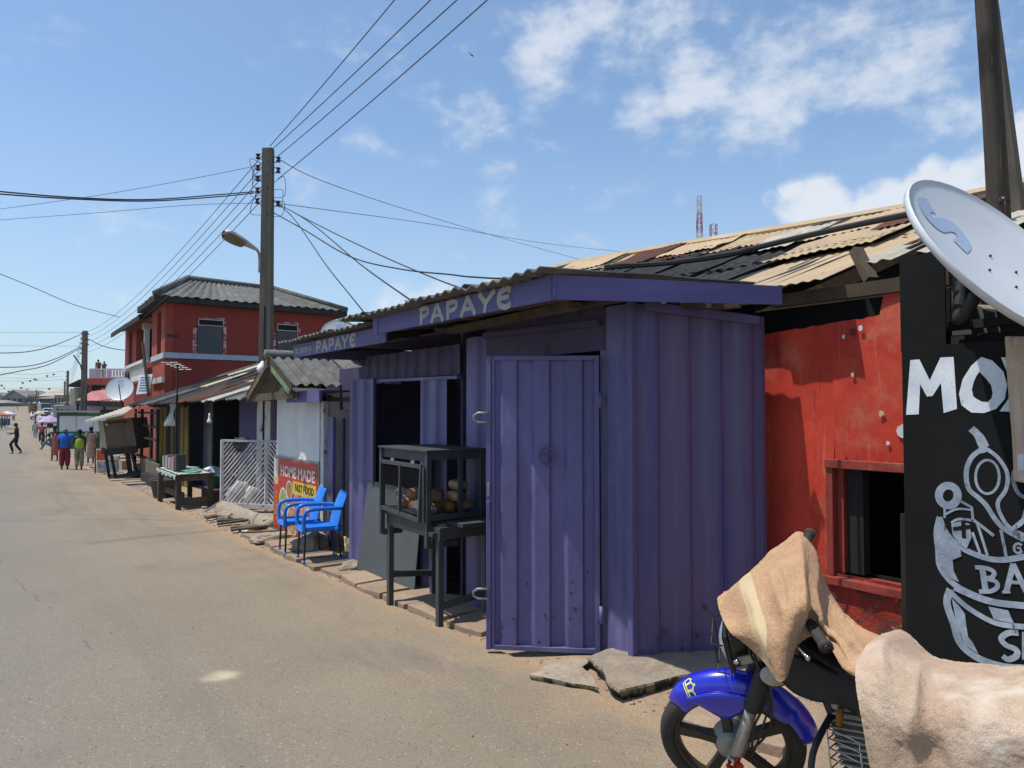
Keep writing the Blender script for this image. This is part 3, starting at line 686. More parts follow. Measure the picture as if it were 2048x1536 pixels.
for zz in (1.69, .40):
    b = MB(); b.tube([dp(DW-.02, zz-.03, .032), dp(DW+.06, zz-.03, .032), dp(DW+.092, zz-.01, .032), dp(DW+.092, zz+.02, .032), dp(DW+.06, zz+.04, .032), dp(DW-.02, zz+.04, .032)], .009, 8)
    b.build('bolt_staple', mSteel, dr, True)
for zz in (1.82, .28): 
    b = MB(); b.tube([dp(-.008, zz-.06, .03), dp(-.008, zz+.06, .03)], .013, 10); b.build('hinge', mPurple, dr, True)
    dbox(-.028, .03, zz-.045, zz+.045, .027, .031, 'hinge', mPurple)
b = MB(); c0 = dp(.375, 1.415, .05); Mw = Matrix((dd, Vector((0, 0, 1)), dn)).transposed()
b.tube([c0+Mw @ Vector((.062*math.cos(a), .062*math.sin(a), 0)) for a in [2*PI*k/20 for k in range(21)]], .007, 6, False)
for k in range(3):
    a = 2*PI*k/3+.5; b.tube([c0, c0+Mw @ Vector((.06*math.cos(a), .06*math.sin(a), 0))], .006, 6)
b.tube([dp(.375, 1.415, -.02), dp(.375, 1.415, .058)], .016, 8)
b.build('handwheel', mPurple, dr, True)
b = MB(); b.ball(dp(.375, 1.345, .018), .012, 8); b.build('knob', mPurple, dr, True)
dbox(DW-.028, DW-.008, 1.12, 1.22, .027, .04, 'latch', mSteel); dbox(DW-.03, DW-.004, .98, 1.08, .027, .05, 'latch', mPurple)
# chipped paint along the sheet edges
rs = random.Random(21)
def chip(P, e1, e2, n, r_, m, par):
    k_ = 7; pts = [P+e1*(r_*(.6+.8*rs.random())*math.cos(2*PI*i/k_))+e2*(r_*(.8+1.6*rs.random())*math.sin(2*PI*i/k_))+n for i in range(k_)]
    b_ = MB(); b_.add(pts, [tuple(range(k_))]); b_.build('paint_chip', m, par)
mChip = mat('bare_rust_chip', (.06,.035,.03), (.10,.06,.05), 30, rough=.9)
ZV = Vector((0, 0, 1))
for i in range(26):
    u = rs.uniform(.06, DW-.08); chip(dp(u, .04+rs.random()**2*.55), dd, ZV, dn*.022, rs.uniform(.003, .009), mChip, dr)
for i in range(46):
    x = rs.uniform(.07, .93); chip(Vector((FX, Y0, 0)).lerp(SE, x)+Vector((0, 0, g-.07+rs.random()**3*.5)), SD, ZV, SN*(.016 if SN.y < 0 else -.016), rs.uniform(.004, .017), mChip, kz)
for i in range(14): chip(Vector((FX-.016, rs.uniform(3.69, 3.92), g+rs.random()**2*.4)), Vector((0, 1, 0)), ZV, Vector((-.001, 0, 0)), rs.uniform(.003, .01), mChip, kz)
# roof of the near bay
EX = 2.90
def roofz(x, y): return 2.525+(x-EX)*.055
b = 0
for i, (ya, yb) in enumerate([(3.60, 4.56), (4.52, 5.48), (5.44, 6.40), (6.36, 6.95)]):
    corr((EX-.14, ya, roofz(EX-.14, 0)+.012*(i % 2)), (EX-.14, yb, roofz(EX-.14, 0)+.012*(i % 2)-.004), (4.42, ya-.38, 2.53+.01*(i % 2)), (4.42, yb-.38, 2.53+.01*(i % 2)), .135, .014, 6, .008, .006, i, .004).build('roof_sheet', mAsb, kz)
fb = MB(); fb.b2((EX, 3.63, 2.345), (EX+.022, 6.42, 2.505)); fo = fb.build('fascia', mFascia, kz)
fb = MB(); a = Vector((EX+.022, 3.63, 2.345)); q = Vector((4.30, 2.93, 2.345))
fb.add([a, q, q+Vector((0, 0, .125)), a+Vector((0, 0, .16)), a+Vector((0, .022, 0)), q+Vector((0, .022, 0)), q+Vector((0, .022, .125)), a+Vector((0, .022, .16))], [(3,2,1,0)[::-1],(4,5,6,7)[::-1],(0,1,5,4)[::-1],(1,2,6,5)[::-1],(2,3,7,6)[::-1],(3,0,4,7)[::-1]])
fb.build('fascia', mFascia, kz)
fb = MB(); fb.b2((EX-.006, 3.66, 2.34), (EX-.001, 3.73, 2.51)); fb.build('cover_strip', mFascia, kz)
fb = MB(); fb.b2((EX-.006, 6.30, 2.33), (EX-.001, 6.36, 2.50)); fb.build('cover_strip', mFascia, kz)
fb = MB(); fb.b2((EX-.02, 3.612, 2.50), (5.28, 3.628, 2.522)); 
for y in (3.85, 4.6, 5.4, 6.2): MB().beam((EX+.03, y, 2.43), (4.0, y-.5, 2.45), .05, .08).build('rafter', mWoodDark, kz)
for x in (3.15, 3.5): MB().beam((x, 3.66, 2.40), (x+.05, 6.3, 2.42), .09, .03).build('purlin', mWood, kz)
MB().beam((3.30, 3.9, 2.37), (3.42, 5.8, 2.36), .12, .05).build('purlin', mWood, kz)
for i, x in enumerate((3.92, 4.10)): MB().beam((x, 3.60-(x-3.7)*.52, 2.36), (x+.10, 3.40-(x-3.7)*.52, 2.36+.006*i), .07, .045).build('timber_end', mWood, kz)
Mf = frameM((EX-.001, 0, 0), (0, -1, 0), (0, 0, 1))
pY = lambda px, py, X=EX: onX(px, py, X).y
ya = pY(839, 640); yb = pY(1028, 596)
ws = (ya-yb)/(6*1.08)
Mf = frameM((EX-.001, ya, 2.352), (0, -1, 0), (0, 0, 1))
letters('PAPAYE', Mf, 'PAPAYE', [ws*.86, ws*1.06, ws*.98, ws*1.12, ws*1.05, ws*.95], .142).build('lettering', mLetterW, kz)
# roof + fascia of the second bay
kz2 = thing('purple_kiosk', 'farther lower purple kiosk roof and fascia with painted phone number', 'kiosk', (FX, 6.9, zg(7)))
for i, (ya, yb) in enumerate([(6.66, 7.65), (7.6, 8.55), (8.5, 9.38)]):
    corr((EX+.02, ya, 2.475+.01*(i % 2)), (EX+.02, yb, 2.475+.01*(i % 2)), (5.2, ya, 2.62), (5.2, yb, 2.62), .135, .013, 4, .008, .006, i+9, .004).build('roof_sheet', mAsb, kz2)
EX2 = 3.05
MB().b2((EX2, 6.45, 2.285), (EX2+.022, 9.17, 2.445)).build('fascia', mFascia, kz2)
MB().b2((EX2+.022, 9.15, 2.285), (5.1, 9.17, 2.445)).build('fascia', mFascia, kz2)
for y in (6.9, 7.7, 8.5, 9.05): MB().beam((EX2+.03, y, 2.40), (5.1, y, 2.5), .05, .07).build('rafter', mWoodDark, kz2)
ya = pY(632, 700, EX2); yb = pY(714, 680, EX2); ws = (ya-yb)/(6*1.08)
letters('PAPAYE', frameM((EX2-.001, ya, 2.30), (0, -1, 0), (0, 0, 1)), 'PAPAYE', [ws]*6, .13).build('lettering', mLetterW, kz2)
tb = text_mb('TEL. 0240782-40', .088, frameM((EX2-.001, 9.12, 2.33), (0, -1, 0), (0, 0, 1)), .001, .002, 1.0, 0, .98); tb.build('lettering', mLetterW, kz2)
MB().b2((EX2-.004, 6.62, 2.34), (EX2-.001, 6.64, 2.42)).build('chalk_mark', mLetterW, kz2)

# ------------------------------------------------------------------ doorway bay with shelf cupboard
bay = thing('food_stall', 'dark narrow stall bay with white shelf cupboard between purple shutter and white kiosk', 'stall', (3.9, 9.2, zg(9.2)))
MB().b2((4.0, 8.55, 1.62), (4.03, 10.0, 2.2)).build('lintel', mPurpleDark, bay)
MB().beam((3.75, 8.5, 1.75), (3.75, 10.05, 1.77), .08, .06).build('beam', mWoodDark, bay)
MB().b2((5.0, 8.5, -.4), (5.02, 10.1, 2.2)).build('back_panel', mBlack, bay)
MB().b2((3.78, 9.66, -.28), (3.82, 9.86, 1.52)).build('door_leaf', mPurple, bay)
MB().b2((3.86, 9.50, -.28), (3.9, 9.55, 1.5)).build('post', mPurpleDark, bay)
cb = MB(); cb.b2((4.02, 8.6, -.2), (4.06, 8.64, 1.42)); cb.build('post', mWhiteWood, bay)
MB().b2((4.02, 9.28, -.2), (4.06, 9.33, 1.45)).build('post', mWhiteWood, bay)
MB().b2((4.02, 8.6, 1.42), (4.06, 9.33, 1.46)).build('rail', mWhiteWood, bay)
for z in (1.08, .33, -.0): MB().b2((4.06, 8.62, z-.015), (4.5, 9.3, z+.015)).build('shelf', mWhiteWood, bay)
MB().b2((4.5, 8.6, -.2), (4.52, 9.33, 1.45)).build('back_panel', mat('grey_board', (.16,.155,.145), None, 3, rough=.9), bay)
bw = MB(); bw.lathe([(.05,0),(.09,.02),(.15,.09),(.165,.13),(.15,.12),(.08,.03),(.0,.02)], (4.2, 8.98, 1.096), 20)
solo(bw, 'bowl', mWhitePl, 'white enamel bowl on the upper shelf of the dark stall cupboard', 'bowl', smooth=True)
bw = MB(); bw.lathe([(.05,0),(.09,.02),(.14,.07),(.15,.10),(.13,.09),(.0,.02)], (4.22, 8.78, 1.096), 20)
solo(bw, 'bowl', mSteel, 'small grey metal bowl right of the white one on the upper shelf', 'bowl', smooth=True)
bw = MB()
for k in range(40):
    rs = random.Random(k); bw.ball((4.22+rs.uniform(-.1, .1), 8.92+rs.uniform(-.14, .14), .44+rs.uniform(-.02, .12)), .035, 6)
solo(bw, 'fried_snacks', mat('fried_orange', (.38,.13,.05), (.25,.09,.035), 9, rough=.7), 'heap of fried orange snacks on the middle shelf of the stall cupboard', 'food', smooth=True)
bw = MB(); bw.quadpatch(lambda u, v: Vector((4.05+.3*v*1.0, 8.72+.42*u, .40-.16*max(0, .35-v)*(1-abs(u-.5))*3+.02*noise.noise(Vector((u*6, v*6, 0))))), 10, 8)
solo(bw, 'paper_sheet', mWhitePl, 'crumpled white paper lining under the fried snacks', 'paper', smooth=True)
bw = MB(); bw.quadpatch(lambda u, v: Vector((3.72+.16*u+.02*v, 9.05+.1*v, zg(9)+.04+.20*v*(1-u*.3)+.04*noise.noise(Vector((u*4, v*4, 0))))), 8, 8, .004)
solo(bw, 'plastic_bag', mat('pale_yellow_bag', (.50,.48,.22), None, 6, rough=.5), 'pale yellow plastic bag on the ground behind the near blue chair', 'bag', smooth=True)

# ------------------------------------------------------------------ white kiosk with poster
wk = thing('white_kiosk', 'small white panelled kiosk with gabled corrugated roof and food poster', 'kiosk', (3.75, 11, zg(11)))
WX = 3.75
ya, ybb, ymid = onX(553, 900, WX).y, onX(640, 900, WX).y, onX(594, 900, WX).y
MB().b2((WX+.03, ybb, .84), (WX+.035, ya, 2.0)).build('back_panel', mBlack, wk)  # black sheet added behind the panels so their gap shows as shade
MB().b2((WX, ymid+.022, .86), (WX+.02, ya, 1.98)).build('panel', mWhitePanel, wk, bevel=.003)
MB().b2((WX-.012, ybb, .86), (WX+.01, ymid-.018, 1.98)).build('panel', mWhitePanel, wk, bevel=.003)
mb = MB(); mb.b2((WX-.03, ya-.0, -.34), (WX, ya+.04, .88)); mb.build('poster_frame', mSteel, wk); mb = MB(); mb.b2((WX-.03, ybb-.04, -.34), (WX, ybb, .88)); mb.build('poster_frame', mSteel, wk)
mb = MB(); mb.b2((WX-.028, ybb, .835), (WX, ya, .865)); mb.build('poster_frame', mSteel, wk)
MB().b2((WX-.028, ybb, -.36), (WX, ya, -.30)).build('poster_frame', mSteel, wk)
MB().b2((WX-.01, ybb-.16, -.36), (WX+.05, ybb-.045, 1.75)).build('corner_post', mWhiteWood, wk)
MB().b2((WX-.04, ybb-.34, 1.74), (WX+.04, ybb+.32, 1.82)).build('beam', mWoodDark, wk)
mb = MB(); mb.b2((WX+.03, ya, -.36), (6.2, ya+.03, 1.98)); mb.build('side_wall', mWhitePanel, wk); MB().b2((WX+.05, ybb-.1, -.36), (6.2, ybb-.07, 1.98)).build('side_wall', mWhitePanel, wk)
MB().b2((3.42, ybb-.85, 1.72), (3.46, ybb+.50, 1.88)).build('fascia', mFascia, wk)
MB().b2((3.46, ybb-.85, 1.86), (3.9, ybb+.50, 1.88)).build('soffit', mPurpleDark, wk)
MB().b2((3.412, ybb+.02, 1.76), (3.418, ybb+.16, 1.84)).build('label_plate', mat('green_white_label', (.12,.28,.16), (.5,.5,.45), 30), wk)
# gable roof: ridge along +X
AP = Vector((3.30, 11.03, 2.43)); 
for i in range(4):
    x0, x1 = 3.28+i*.95, 3.28+(i+1)*.95+.04; lift = .01*(i % 2)
    ey = 9.80+(.14 if i == 0 else 0); ez = 1.93+(.03 if i == 0 else 0)-.002*i
    corr((x0, 11.03, 2.43+lift), (x1, 11.03, 2.42+lift), (x0, ey, ez+lift), (x1, ey-.03, ez+lift), .14, .022, 4, .008, .008, i+20, .02).build('roof_sheet', mAsb, wk)
    corr((x0, 11.03, 2.43+lift), (x1, 11.03, 2.42+lift), (x0, 12.2, 1.84+lift), (x1, 12.2, 1.84+lift), .14, .022, 4, .008, .008, i+30, .01).build('roof_sheet', mAsb, wk)
MB().tube([(3.24, 11.03, 2.455), (7.1, 11.03, 2.44)], .07, 10).build('ridge_cap', mAsb, wk, True)
mb = corr((3.30, 10.25, 1.99), (3.30, 9.72, 1.87), (3.75, 10.25, 1.97), (3.72, 9.70, 1.86), .05, .010, 3, .004, .01, 3, .03); mb.build('loose_sheet', mAsb, wk)
MB().beam((3.30, 11.03, 2.36), (3.30, 9.95, 1.90), .03, .13).build('bargeboard', mWood, wk); MB().beam((3.30, 11.03, 2.36), (3.30, 12.15, 1.80), .03, .13).build('bargeboard', mWood, wk)
MB().beam((3.33, 9.95, 1.83), (3.33, 12.15, 1.80), .03, .11).build('tie_beam', mWood, wk)
mPostG = mat('old_green_poster', (.07,.17,.05), (.24,.26,.18), 10, rough=.7, patches=[((.38,.06,.03), 7, .56, .62), ((.05,.12,.35), 11, .63, .68)])
mPostR = mat('old_red_poster', (.17,.04,.03), (.12,.16,.05), 5, rough=.7, patches=[((.5,.45,.35), 12, .62, .68)])
MB().beam((3.278, 10.85, 2.23), (3.278, 10.02, 1.87), .008, .07).build('poster_strip', mPostG, wk); MB().beam((3.278, 11.15, 2.27), (3.278, 12.0, 1.84), .008, .07).build('poster_strip', mPostR, wk)
mb = MB(); mb.lathe([(.001,.0),(.025,.0),(.028,.05),(.026,.09),(.045,.12),(.052,.17),(.052,.24),(.04,.28),(.001,.30)][::-1], (0,0,0), 14, Matrix.Rotation(R(-115), 3, 'Z') @ Matrix.Rotation(R(118), 3, 'Y'))
mb.v = [(v[0]+3.22, v[1]+11.08, v[2]+2.33) for v in mb.v]
solo(mb, 'light_bulb', mWhitePl, 'white energy saving bulb under the gable apex of the white kiosk', 'light bulb', smooth=True)
# poster
MP = frameM((WX-.032, ya, -.30), (0, -1, 0), (0, 0, 1)); PW = ya-ybb; PH = 1.13
ps = thing('poster', 'red HOME MADE FAST FOOD poster with dish photos behind the blue chairs', 'poster', (WX-.03, ya, -.3))
mPosRed = mat('poster_red', (.46,.035,.02), (.40,.03,.018), 3, rough=.45, spec=.4, fine=.03); mPosWhite = mat('poster_white', (.66,.64,.60), None, 3, rough=.5, fine=.03); mPosYel = mat('poster_yellow', (.66,.47,.035), None, 3, rough=.5, fine=.04); mPosBlk = mat('poster_black', (.02,.018,.015), None, 3, rough=.5)
b = MB(); b.b2((WX-.034, ybb, -.30), (WX-.030, ya, .832)); b.build('poster_sheet', mPosRed, ps)
def pz(k): return Matrix.Translation((0, 0, 0))
def patch(st_z, pts, m, name='print'):
    s_ = Strokes(MP, st_z); s_.poly(pts); return s_.mb.build(name, m, ps)
patch(.003, [(.0,.0),(.24,.0),(.20,.35),(.2,.78),(.24,1.13),(0,1.13)][::1] and [(.0,.74),(.22,.74),(.22,1.12),(.0,1.12)], mPosWhite, 'logo_panel')
patch(.0036, [(.03,.70),(.20,.70),(.20,.83),(.03,.83)], mat('poster_orange', (.55,.22,.04), (.6,.5,.3), 20), 'logo_flame')
text_mb('HOME MADE', .27, frameM((WX-.0355, ya-.29, .505), (0, -1, 0), (0, 0, 1)), .0008, .006, 1.0, 0, 1.0).build('lettering', mPosWhite, ps) if False else None
tb = text_mb('HOME MADE', .235, frameM((WX-.036, ya-.33, .56), (0, -1, 0), (0, 0, 1)), .0008, .006); sc_ = (PW-.43)/tb.w
text_mb('HOME MADE', .235, frameM((WX-.036, ya-.33, .56), (0, -1, 0), (0, 0, 1)), .0008, .006, 1, 0, sc_).build('lettering', mPosWhite, ps)
patch(.0034, [(.93,.62),(PW-.05,.62),(PW-.05,.82),(.93,.82)], mPosYel, 'yellow_band')
tb = text_mb('FAST FOOD', .15, frameM((WX-.0375, ya-1.03, .375), (0, -1, 0), (0, 0, 1)), .0008, .004); sc_ = (PW-.05-1.12)/tb.w
text_mb('FAST FOOD', .15, frameM((WX-.0375, ya-1.03, .375), (0, -1, 0), (0, 0, 1)), .0008, .004, 1, 0, sc_).build('lettering', mPosBlk, ps)
mFood = [mat('food_%s' % n, a, b_, 14, rough=.5, fine=.25, patches=[(c_, 11, .52, .58), ((.08,.03,.015), 17, .62, .68)]) for n, a, b_, c_ in
         (('salad', (.12,.25,.03), (.45,.38,.12), (.28,.10,.03)), ('stew', (.28,.10,.03), (.42,.22,.06), (.10,.20,.03)), ('rice', (.50,.28,.07), (.36,.13,.03), (.45,.40,.30)))]
def plate(cx, cz, rx, rz_, k, diamond=False):
    n = 4 if diamond else 22; a0 = 0 if diamond else 0
    f = lambda s: [(cx+rx*s*math.cos(2*PI*i/n+a0), cz+rz_*s*math.sin(2*PI*i/n+a0)) for i in range(n)]
    patch(.0040+.0003*k, f(1), mPosWhite, 'plate_print'); patch(.0044+.0003*k, f(.84), mFood[k % 3], 'food_print')
for a in [(.48,.46,.20,.22,0), (.77,.66,.15,.15,1), (.92,.20,.26,.26,2)]: plate(*a)
for a in [(1.10,.48,.15,.20,1), (1.45,.48,.19,.24,2), (1.30,.19,.14,.2,1), (1.62,.16,.2,.2,0), (1.78,.5,.12,.16,1)]: plate(*a, diamond=True)
mPosOr = mat('poster_amber', (.62,.30,.03), None, 3)
for i, (w_, tx) in enumerate([(.17,'MENU'),(.24,'Fried Rice'),(.25,'Jollof'),(.2,'Noodles'),(.25,'Chicken'),(.26,'Salad')]):
    tb = text_mb(tx, .075, frameM((WX-.036, ya-.06, .24-i*.068-0), (0, -1, 0), (0, 0, 1)), .0006, .002, 1, 0, .8); tb.build('lettering', mPosOr, ps)
for i in range(3):
    text_mb(['FOR ORDERS', 'CALL IN & TAKE', 'AWAY SERVICE'][i], .065, frameM((WX-.036, ya-.1-.05*i, -.10-.065*i), (0, -1, 0), (0, 0, 1)), .0006, .002, 1, 0, .8).build('lettering', mPosWhite, ps)

# ------------------------------------------------------------------ leaning slate board
A_ = onG(713, 1135); B_ = onG(828, 1160); 
a0 = Vector((3.50, 8.22, zg(8.2)+.04)); b0 = Vector((3.36, 7.02, zg(7)+.05)); b0 = Vector((B_.x-.25, B_.y-.1, B_.z+.03)); b0 = Vector((3.44, 6.98, zg(7)+.04))
p1 = onX(828, 1160, 3.42); p1.z = zg(p1.y)+.03; p0 = onX(713, 1135, 3.42); p0.z = zg(p0.y)+.03
t0 = onX(736, 960, 3.535); t1 = onX(845, 985, 3.535)
mb = MB(); th = Vector((.012, 0, 0)); P = [p0, p1, t1, t0]
mb.add([*P, *[q+th for q in P]], [(0,1,2,3),(7,6,5,4),(0,4,5,1),(1,5,6,2),(2,6,7,3),(3,7,4,0)])
solo(mb, 'leaning_board', mSlate, 'large slate grey board leaning against the purple kiosk behind the bread cabinet', 'board')
# ------------------------------------------------------------------ red plastered house with patched roof
RX = 4.7
rh = thing('red_house', 'low red plastered house with square window hole and patched tin roof', 'house', (RX, 1.8, zg(2)))
zb = -.1
wx0, wx1 = onX(1803, 1147, RX).y-.25, onX(1672, 1147, RX).y      # window opening along Y
wz0, wz1 = .52, 1.235
def wallY(y0, y1, z0, z1, n, m, fr=None, name='wall'):
    b = MB(); nu = max(2, int((y1-y0)/.04)); nv = max(2, int((z1-z0)/.05))
    f = lambda u, v: Vector((RX+.012*noise.noise(Vector((u*(y1-y0)*2.2, v*(z1-z0)*2.2, n)))+.003*noise.noise(Vector((u*(y1-y0)*9, v*(z1-z0)*9, n))), y1+(y0-y1)*u, z0+((fr(y1+(y0-y1)*u) if fr else z1)-z0)*v))
    b.quadpatch(f, nu, nv); return b.build(name, m, rh, True)
top = lambda y: 2.235 if y > 3.02 else (2.27-.35*abs(y-2.9) if y > 2.62 else (2.30+.1*noise.noise(Vector((y*7, 0, 0))) if y > 2.44 else 2.43))
top = lambda y: 2.20+.06*max(0, 3.4-y)+.012*noise.noise(Vector((y*14, 0, 0))) if y > 2.46 else 2.43
wallY(wx1, 3.6, zb, 2.2, 1, mRed, lambda y: top(y)); wallY(-2.5, wx0, zb, 1.9, 2, mRed)
wallY(wx0, wx1, wz1, 2.2, 3, mRed, top); wallY(wx0, wx1, zb, wz0, 4, mRedWorn)
b = MB(); b.b2((RX+.16, -2.4, zb), (RX+.18, wx0, 2.1)); b.b2((RX+.16, wx1+.02, zb), (RX+.18, 3.6, 2.4)); b.b2((RX+.16, wx0, wz1+.04), (RX+.18, wx1+.02, 2.4)); b.b2((RX+.16, wx0, zb), (RX+.18, wx1+.02, wz0)); 
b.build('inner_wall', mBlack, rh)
for a, c in (((RX-.03, wx1, wz0-.02), (RX+.15, wx1+.05, wz1+.05)), ((RX-.03, wx0-.05, wz0-.02), (RX+.15, wx0, wz1+.05)), ((RX-.045, wx0-.05, wz1+.001), (RX+.15, wx1+.05, wz1+.06)), ((RX-.06, wx0-.05, wz0-.075), (RX+.15, wx1+.06, wz0-.021))):
    MB().b2(a, c).build('window_frame', mRedWood, rh, bevel=.004)
MB().b2((RX+.03, wx1-.045, wz0), (RX+.08, wx1-.002, wz1)).build('window_frame', mRedWood, rh)
MB().b2((RX+.07, wx1-.16, wz0), (RX+.15, wx1-.046, wz1)).build('inner_shutter', mat('dim_board', (.018,.017,.015), None), rh)
mb = MB(); mb.quadpatch(lambda u, v: Vector((RX-.012-.006*math.sin(PI*v)+.02*noise.noise(Vector((u*7, v*7, 2))), wx1+.5-(wx1-wx0+.5)*u, zb+.04+(wz0-.12-zb)*v*(1+.1*noise.noise(Vector((u*8, 0, 0)))))), 30, 12)
mb.build('flaking_render', mRedWorn, rh, True)
for yy, zz, rr, m in [(2.33, 1.50, .04, mWhiteT), (2.47, 1.61, .018, mCream), (2.43, 1.42, .012, mWhiteT), (2.66, 2.16, .02, mRust), (2.60, 2.18, .016, mWhiteT), (2.72, 2.13, .012, mWhiteT), (2.66, 1.87, .012, mCream)]:
    b = MB(); n = 11; pts = []
    for k in range(n):
        a = 2*PI*k/n; q = rr*(1+.55*noise.noise(Vector((math.cos(a)*2, math.sin(a)*2, yy*5)))); pts.append((RX-.013, yy+q*math.cos(a), zz+q*1.1*math.sin(a)))
    b.prism(pts, (-.004, 0, 0)); b.build('paint_chip', m, rh)
b = MB(); b.b2((RX+.2, -2.4, zb), (8.8, -2.37, 2.5)); b.build('side_wall', mRed, rh)
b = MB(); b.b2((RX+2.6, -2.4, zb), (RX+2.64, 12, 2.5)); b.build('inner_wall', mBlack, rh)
b = MB(); b.b2((RX+.02, -2.4, zb-.02), (RX+2.6, 12, zb)); b.build('floor_slab', mConcrete, rh)
for p, q, w, h in [((4.66, 3.25, 2.43), (4.72, 2.05, 2.44), .06, .09), ((4.7, 5.3, 2.52), (4.7, 12.0, 2.55), .07, .1)]: MB().beam(p, q, w, h).build('eave_beam', mWood, rh)
for i in range(9): y = 2.0+i*.75; MB().beam((4.80, y, 2.44), (8.4, y, 3.72), .05, .08).build('rafter', mWoodDark, rh)
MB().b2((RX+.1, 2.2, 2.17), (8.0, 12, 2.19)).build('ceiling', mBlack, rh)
b = MB(); b.beam(onD(1712, 500, 5.05), onD(1742, 560, 4.9), .075, .06); b.build('loose_timber', mWood, rh)
# roof surface: eave line -> ridge line; u runs from far (left) to near (right)
Ea = onX(1195, 560, 5.0); Eb = onX(1569, 577, 4.45); Ec = onX(1665, 601, 4.45); Ed = onX(1800, 512, 4.62)
Ra = onX(1165, 530, 7.6); Rb = onX(1575, 466, 8.2); Rc = onX(1820, 425, 8.7); Rd = onX(2060, 376, 9.0)
def ridge(y):
    P = [(14, onX(1165, 531, 7.6).z, 7.6), (Ra.y, Ra.z, 7.6), (Rb.y, Rb.z, 8.2), (Rc.y, Rc.z, 8.7), (Rd.y, Rd.z, 9.0), (-4, Rd.z-.05, 9.0)]
    for i in range(len(P)-1):
        if y >= P[i+1][0] or i == len(P)-2:
            t = (y-P[i][0])/(P[i+1][0]-P[i][0]); return Vector((P[i][2]+t*(P[i+1][2]-P[i][2]), y, P[i][1]+t*(P[i+1][1]-P[i][1])))
def eave(y):
    return Vector((4.53 if y > 2.7 else 4.78, y, 2.49 if y > 2.7 else 2.57))
def rp(y, t, lift=0): e = eave(y); r = ridge(y); p = e.lerp(r, t); return p+Vector((-.3, 0, .95))*lift
def sheet(ya, yb, ta, tb, m, lift=0, wl_=.085, amp=.0055, seed=0, skew=0, rag=.015, jit=.012):
    corr(rp(ya, tb, lift), rp(yb, tb, lift+.01), rp(ya+skew, ta, lift), rp(yb+skew, ta, lift+.008), wl_, amp, 8, .003, jit, seed, rag, sag=.01).build('roof_sheet', m, rh)
# base layer then patches; t: 0 eave .. 1 ridge
rows = []
rs = random.Random(11)
y = 12.5; i = 0
while y > -3:   # dark lower asbestos field + tan upper row
    w = .92
    m = mAsbDark if y > 4.0 else mZincTan
    if y > 3.9:
        sheet(y, y-w-.05, .0, .42, m, .0, .14, .02, 100+i); sheet(y, y-w-.05, .38, .80, mAsbDark, .02, .14, .02, 130+i)
        sheet(y, y-w-.05, .76, 1.0, [mZincTan, mRust, mZincTan, mAsbDark, mZincPale][i % 5] if y > 5 else mAsbDark, .04, .085, .01, 150+i)
    else:
        sheet(y, y-w-.05, .3, .40, mZincTan, .0, .085, .0055, 100+i, rag=.01); sheet(y, y-w-.05, .36, .72, mZincTan, .02, .085, .01, 130+i); sheet(y, y-w-.05, .70, 1.0, mRust if i % 2 == 0 else mZincTan, .04, .085, .01, 150+i)
    y -= w; i += 1
# distinct sheets read off the roof
sheet(3.92, 3.2, -.005, .34, mZincTan, .02, .085, .0055, 199, rag=.004, jit=.004)
sheet(3.25, 2.705, -.012, .34, mZincTan, .03, .085, .0055, 201, rag=.004, jit=.004)
sheet(2.695, 2.42, .01, .30, mZincPale, .045, .085, .0055, 202, rag=.01)
sheet(4.25, 3.2, .30, .66, mZincTan, .07, .085, .006, 203, -.1)
sheet(3.7, 2.3, .50, .78, mRust, .10, .085, .0055, 205, -.1, .03)
sheet(5.2, 4.5, .02, .24, mRust, .04, .085, .0055, 206, -.1, .04)
sheet(5.3, 4.7, .55, .90, mZincPale, .07, .085, .0055, 208, -.2, .02)
sheet(4.7, 3.9, .62, .97, mZincTan, .06, .085, .0055, 209, -.1, .02)
sheet(2.6, 2.2, .12, .22, mRust, .07, .085, .0055, 210, 0, .05)
sheet(2.35, 1.9, .03, .5, mZincPale, .05, .085, .0055, 211, 0, .03)
sheet(1.9, .6, .25, .5, mZincTan, .03, .085, .0055, 212, 0, .03); sheet(1.3, .2, .45, .98, mRust, .06, .085, .0055, 213, 0, .03)
sheet(9.0, 7.9, .82, 1.01, mZincTan, .07, .085, .0055, 214, 0, .03); sheet(7.6, 6.9, .74, 1.0, mRust, .07, .085, .0055, 215, 0, .03); sheet(6.9, 6.0, .80, 1.01, mZincTan, .06, .085, .0055, 216, 0, .03)
mb = MB(); mb.tube([ridge(y)+Vector((0, 0, .06)) for y in (12, 9, 7, 5.5, 4.2, 3, 1.5, 0, -2)], .06, 6); mb.build('ridge_cap', mZincTan, rh)
for k in range(12):   # back slope
    y = 12-k*1.2; a = ridge(y); c = ridge(y-1.22); corr(a, c, a+Vector((3.4, 0, -1.1)), c+Vector((3.4, 0, -1.1)), .17, .012, 2, .003, .01, k).build('roof_sheet', mZincTan, rh)
# black cable lying over the roof
for k, dz in enumerate((0, .03)):
    mb = MB(); pp = [onX(1210, 536-k*3, 5.9), onX(1330, 528-k*3, 6.0), onX(1450, 512-k*3, 6.0), onX(1540, 490-k*3, 6.1), onX(1680, 458-k*3, 6.2), onX(1830, 428-k*4, 6.3), onX(2060, 385-k*4, 6.5)]
    mb.tube(smooth_path(pp, 6), .022, 6); solo(mb, 'service_cable', mWire, ['thick black cable running across the patched tin roof', 'second black cable lying close above the other over the tin roof'][k], 'cable', smooth=True)

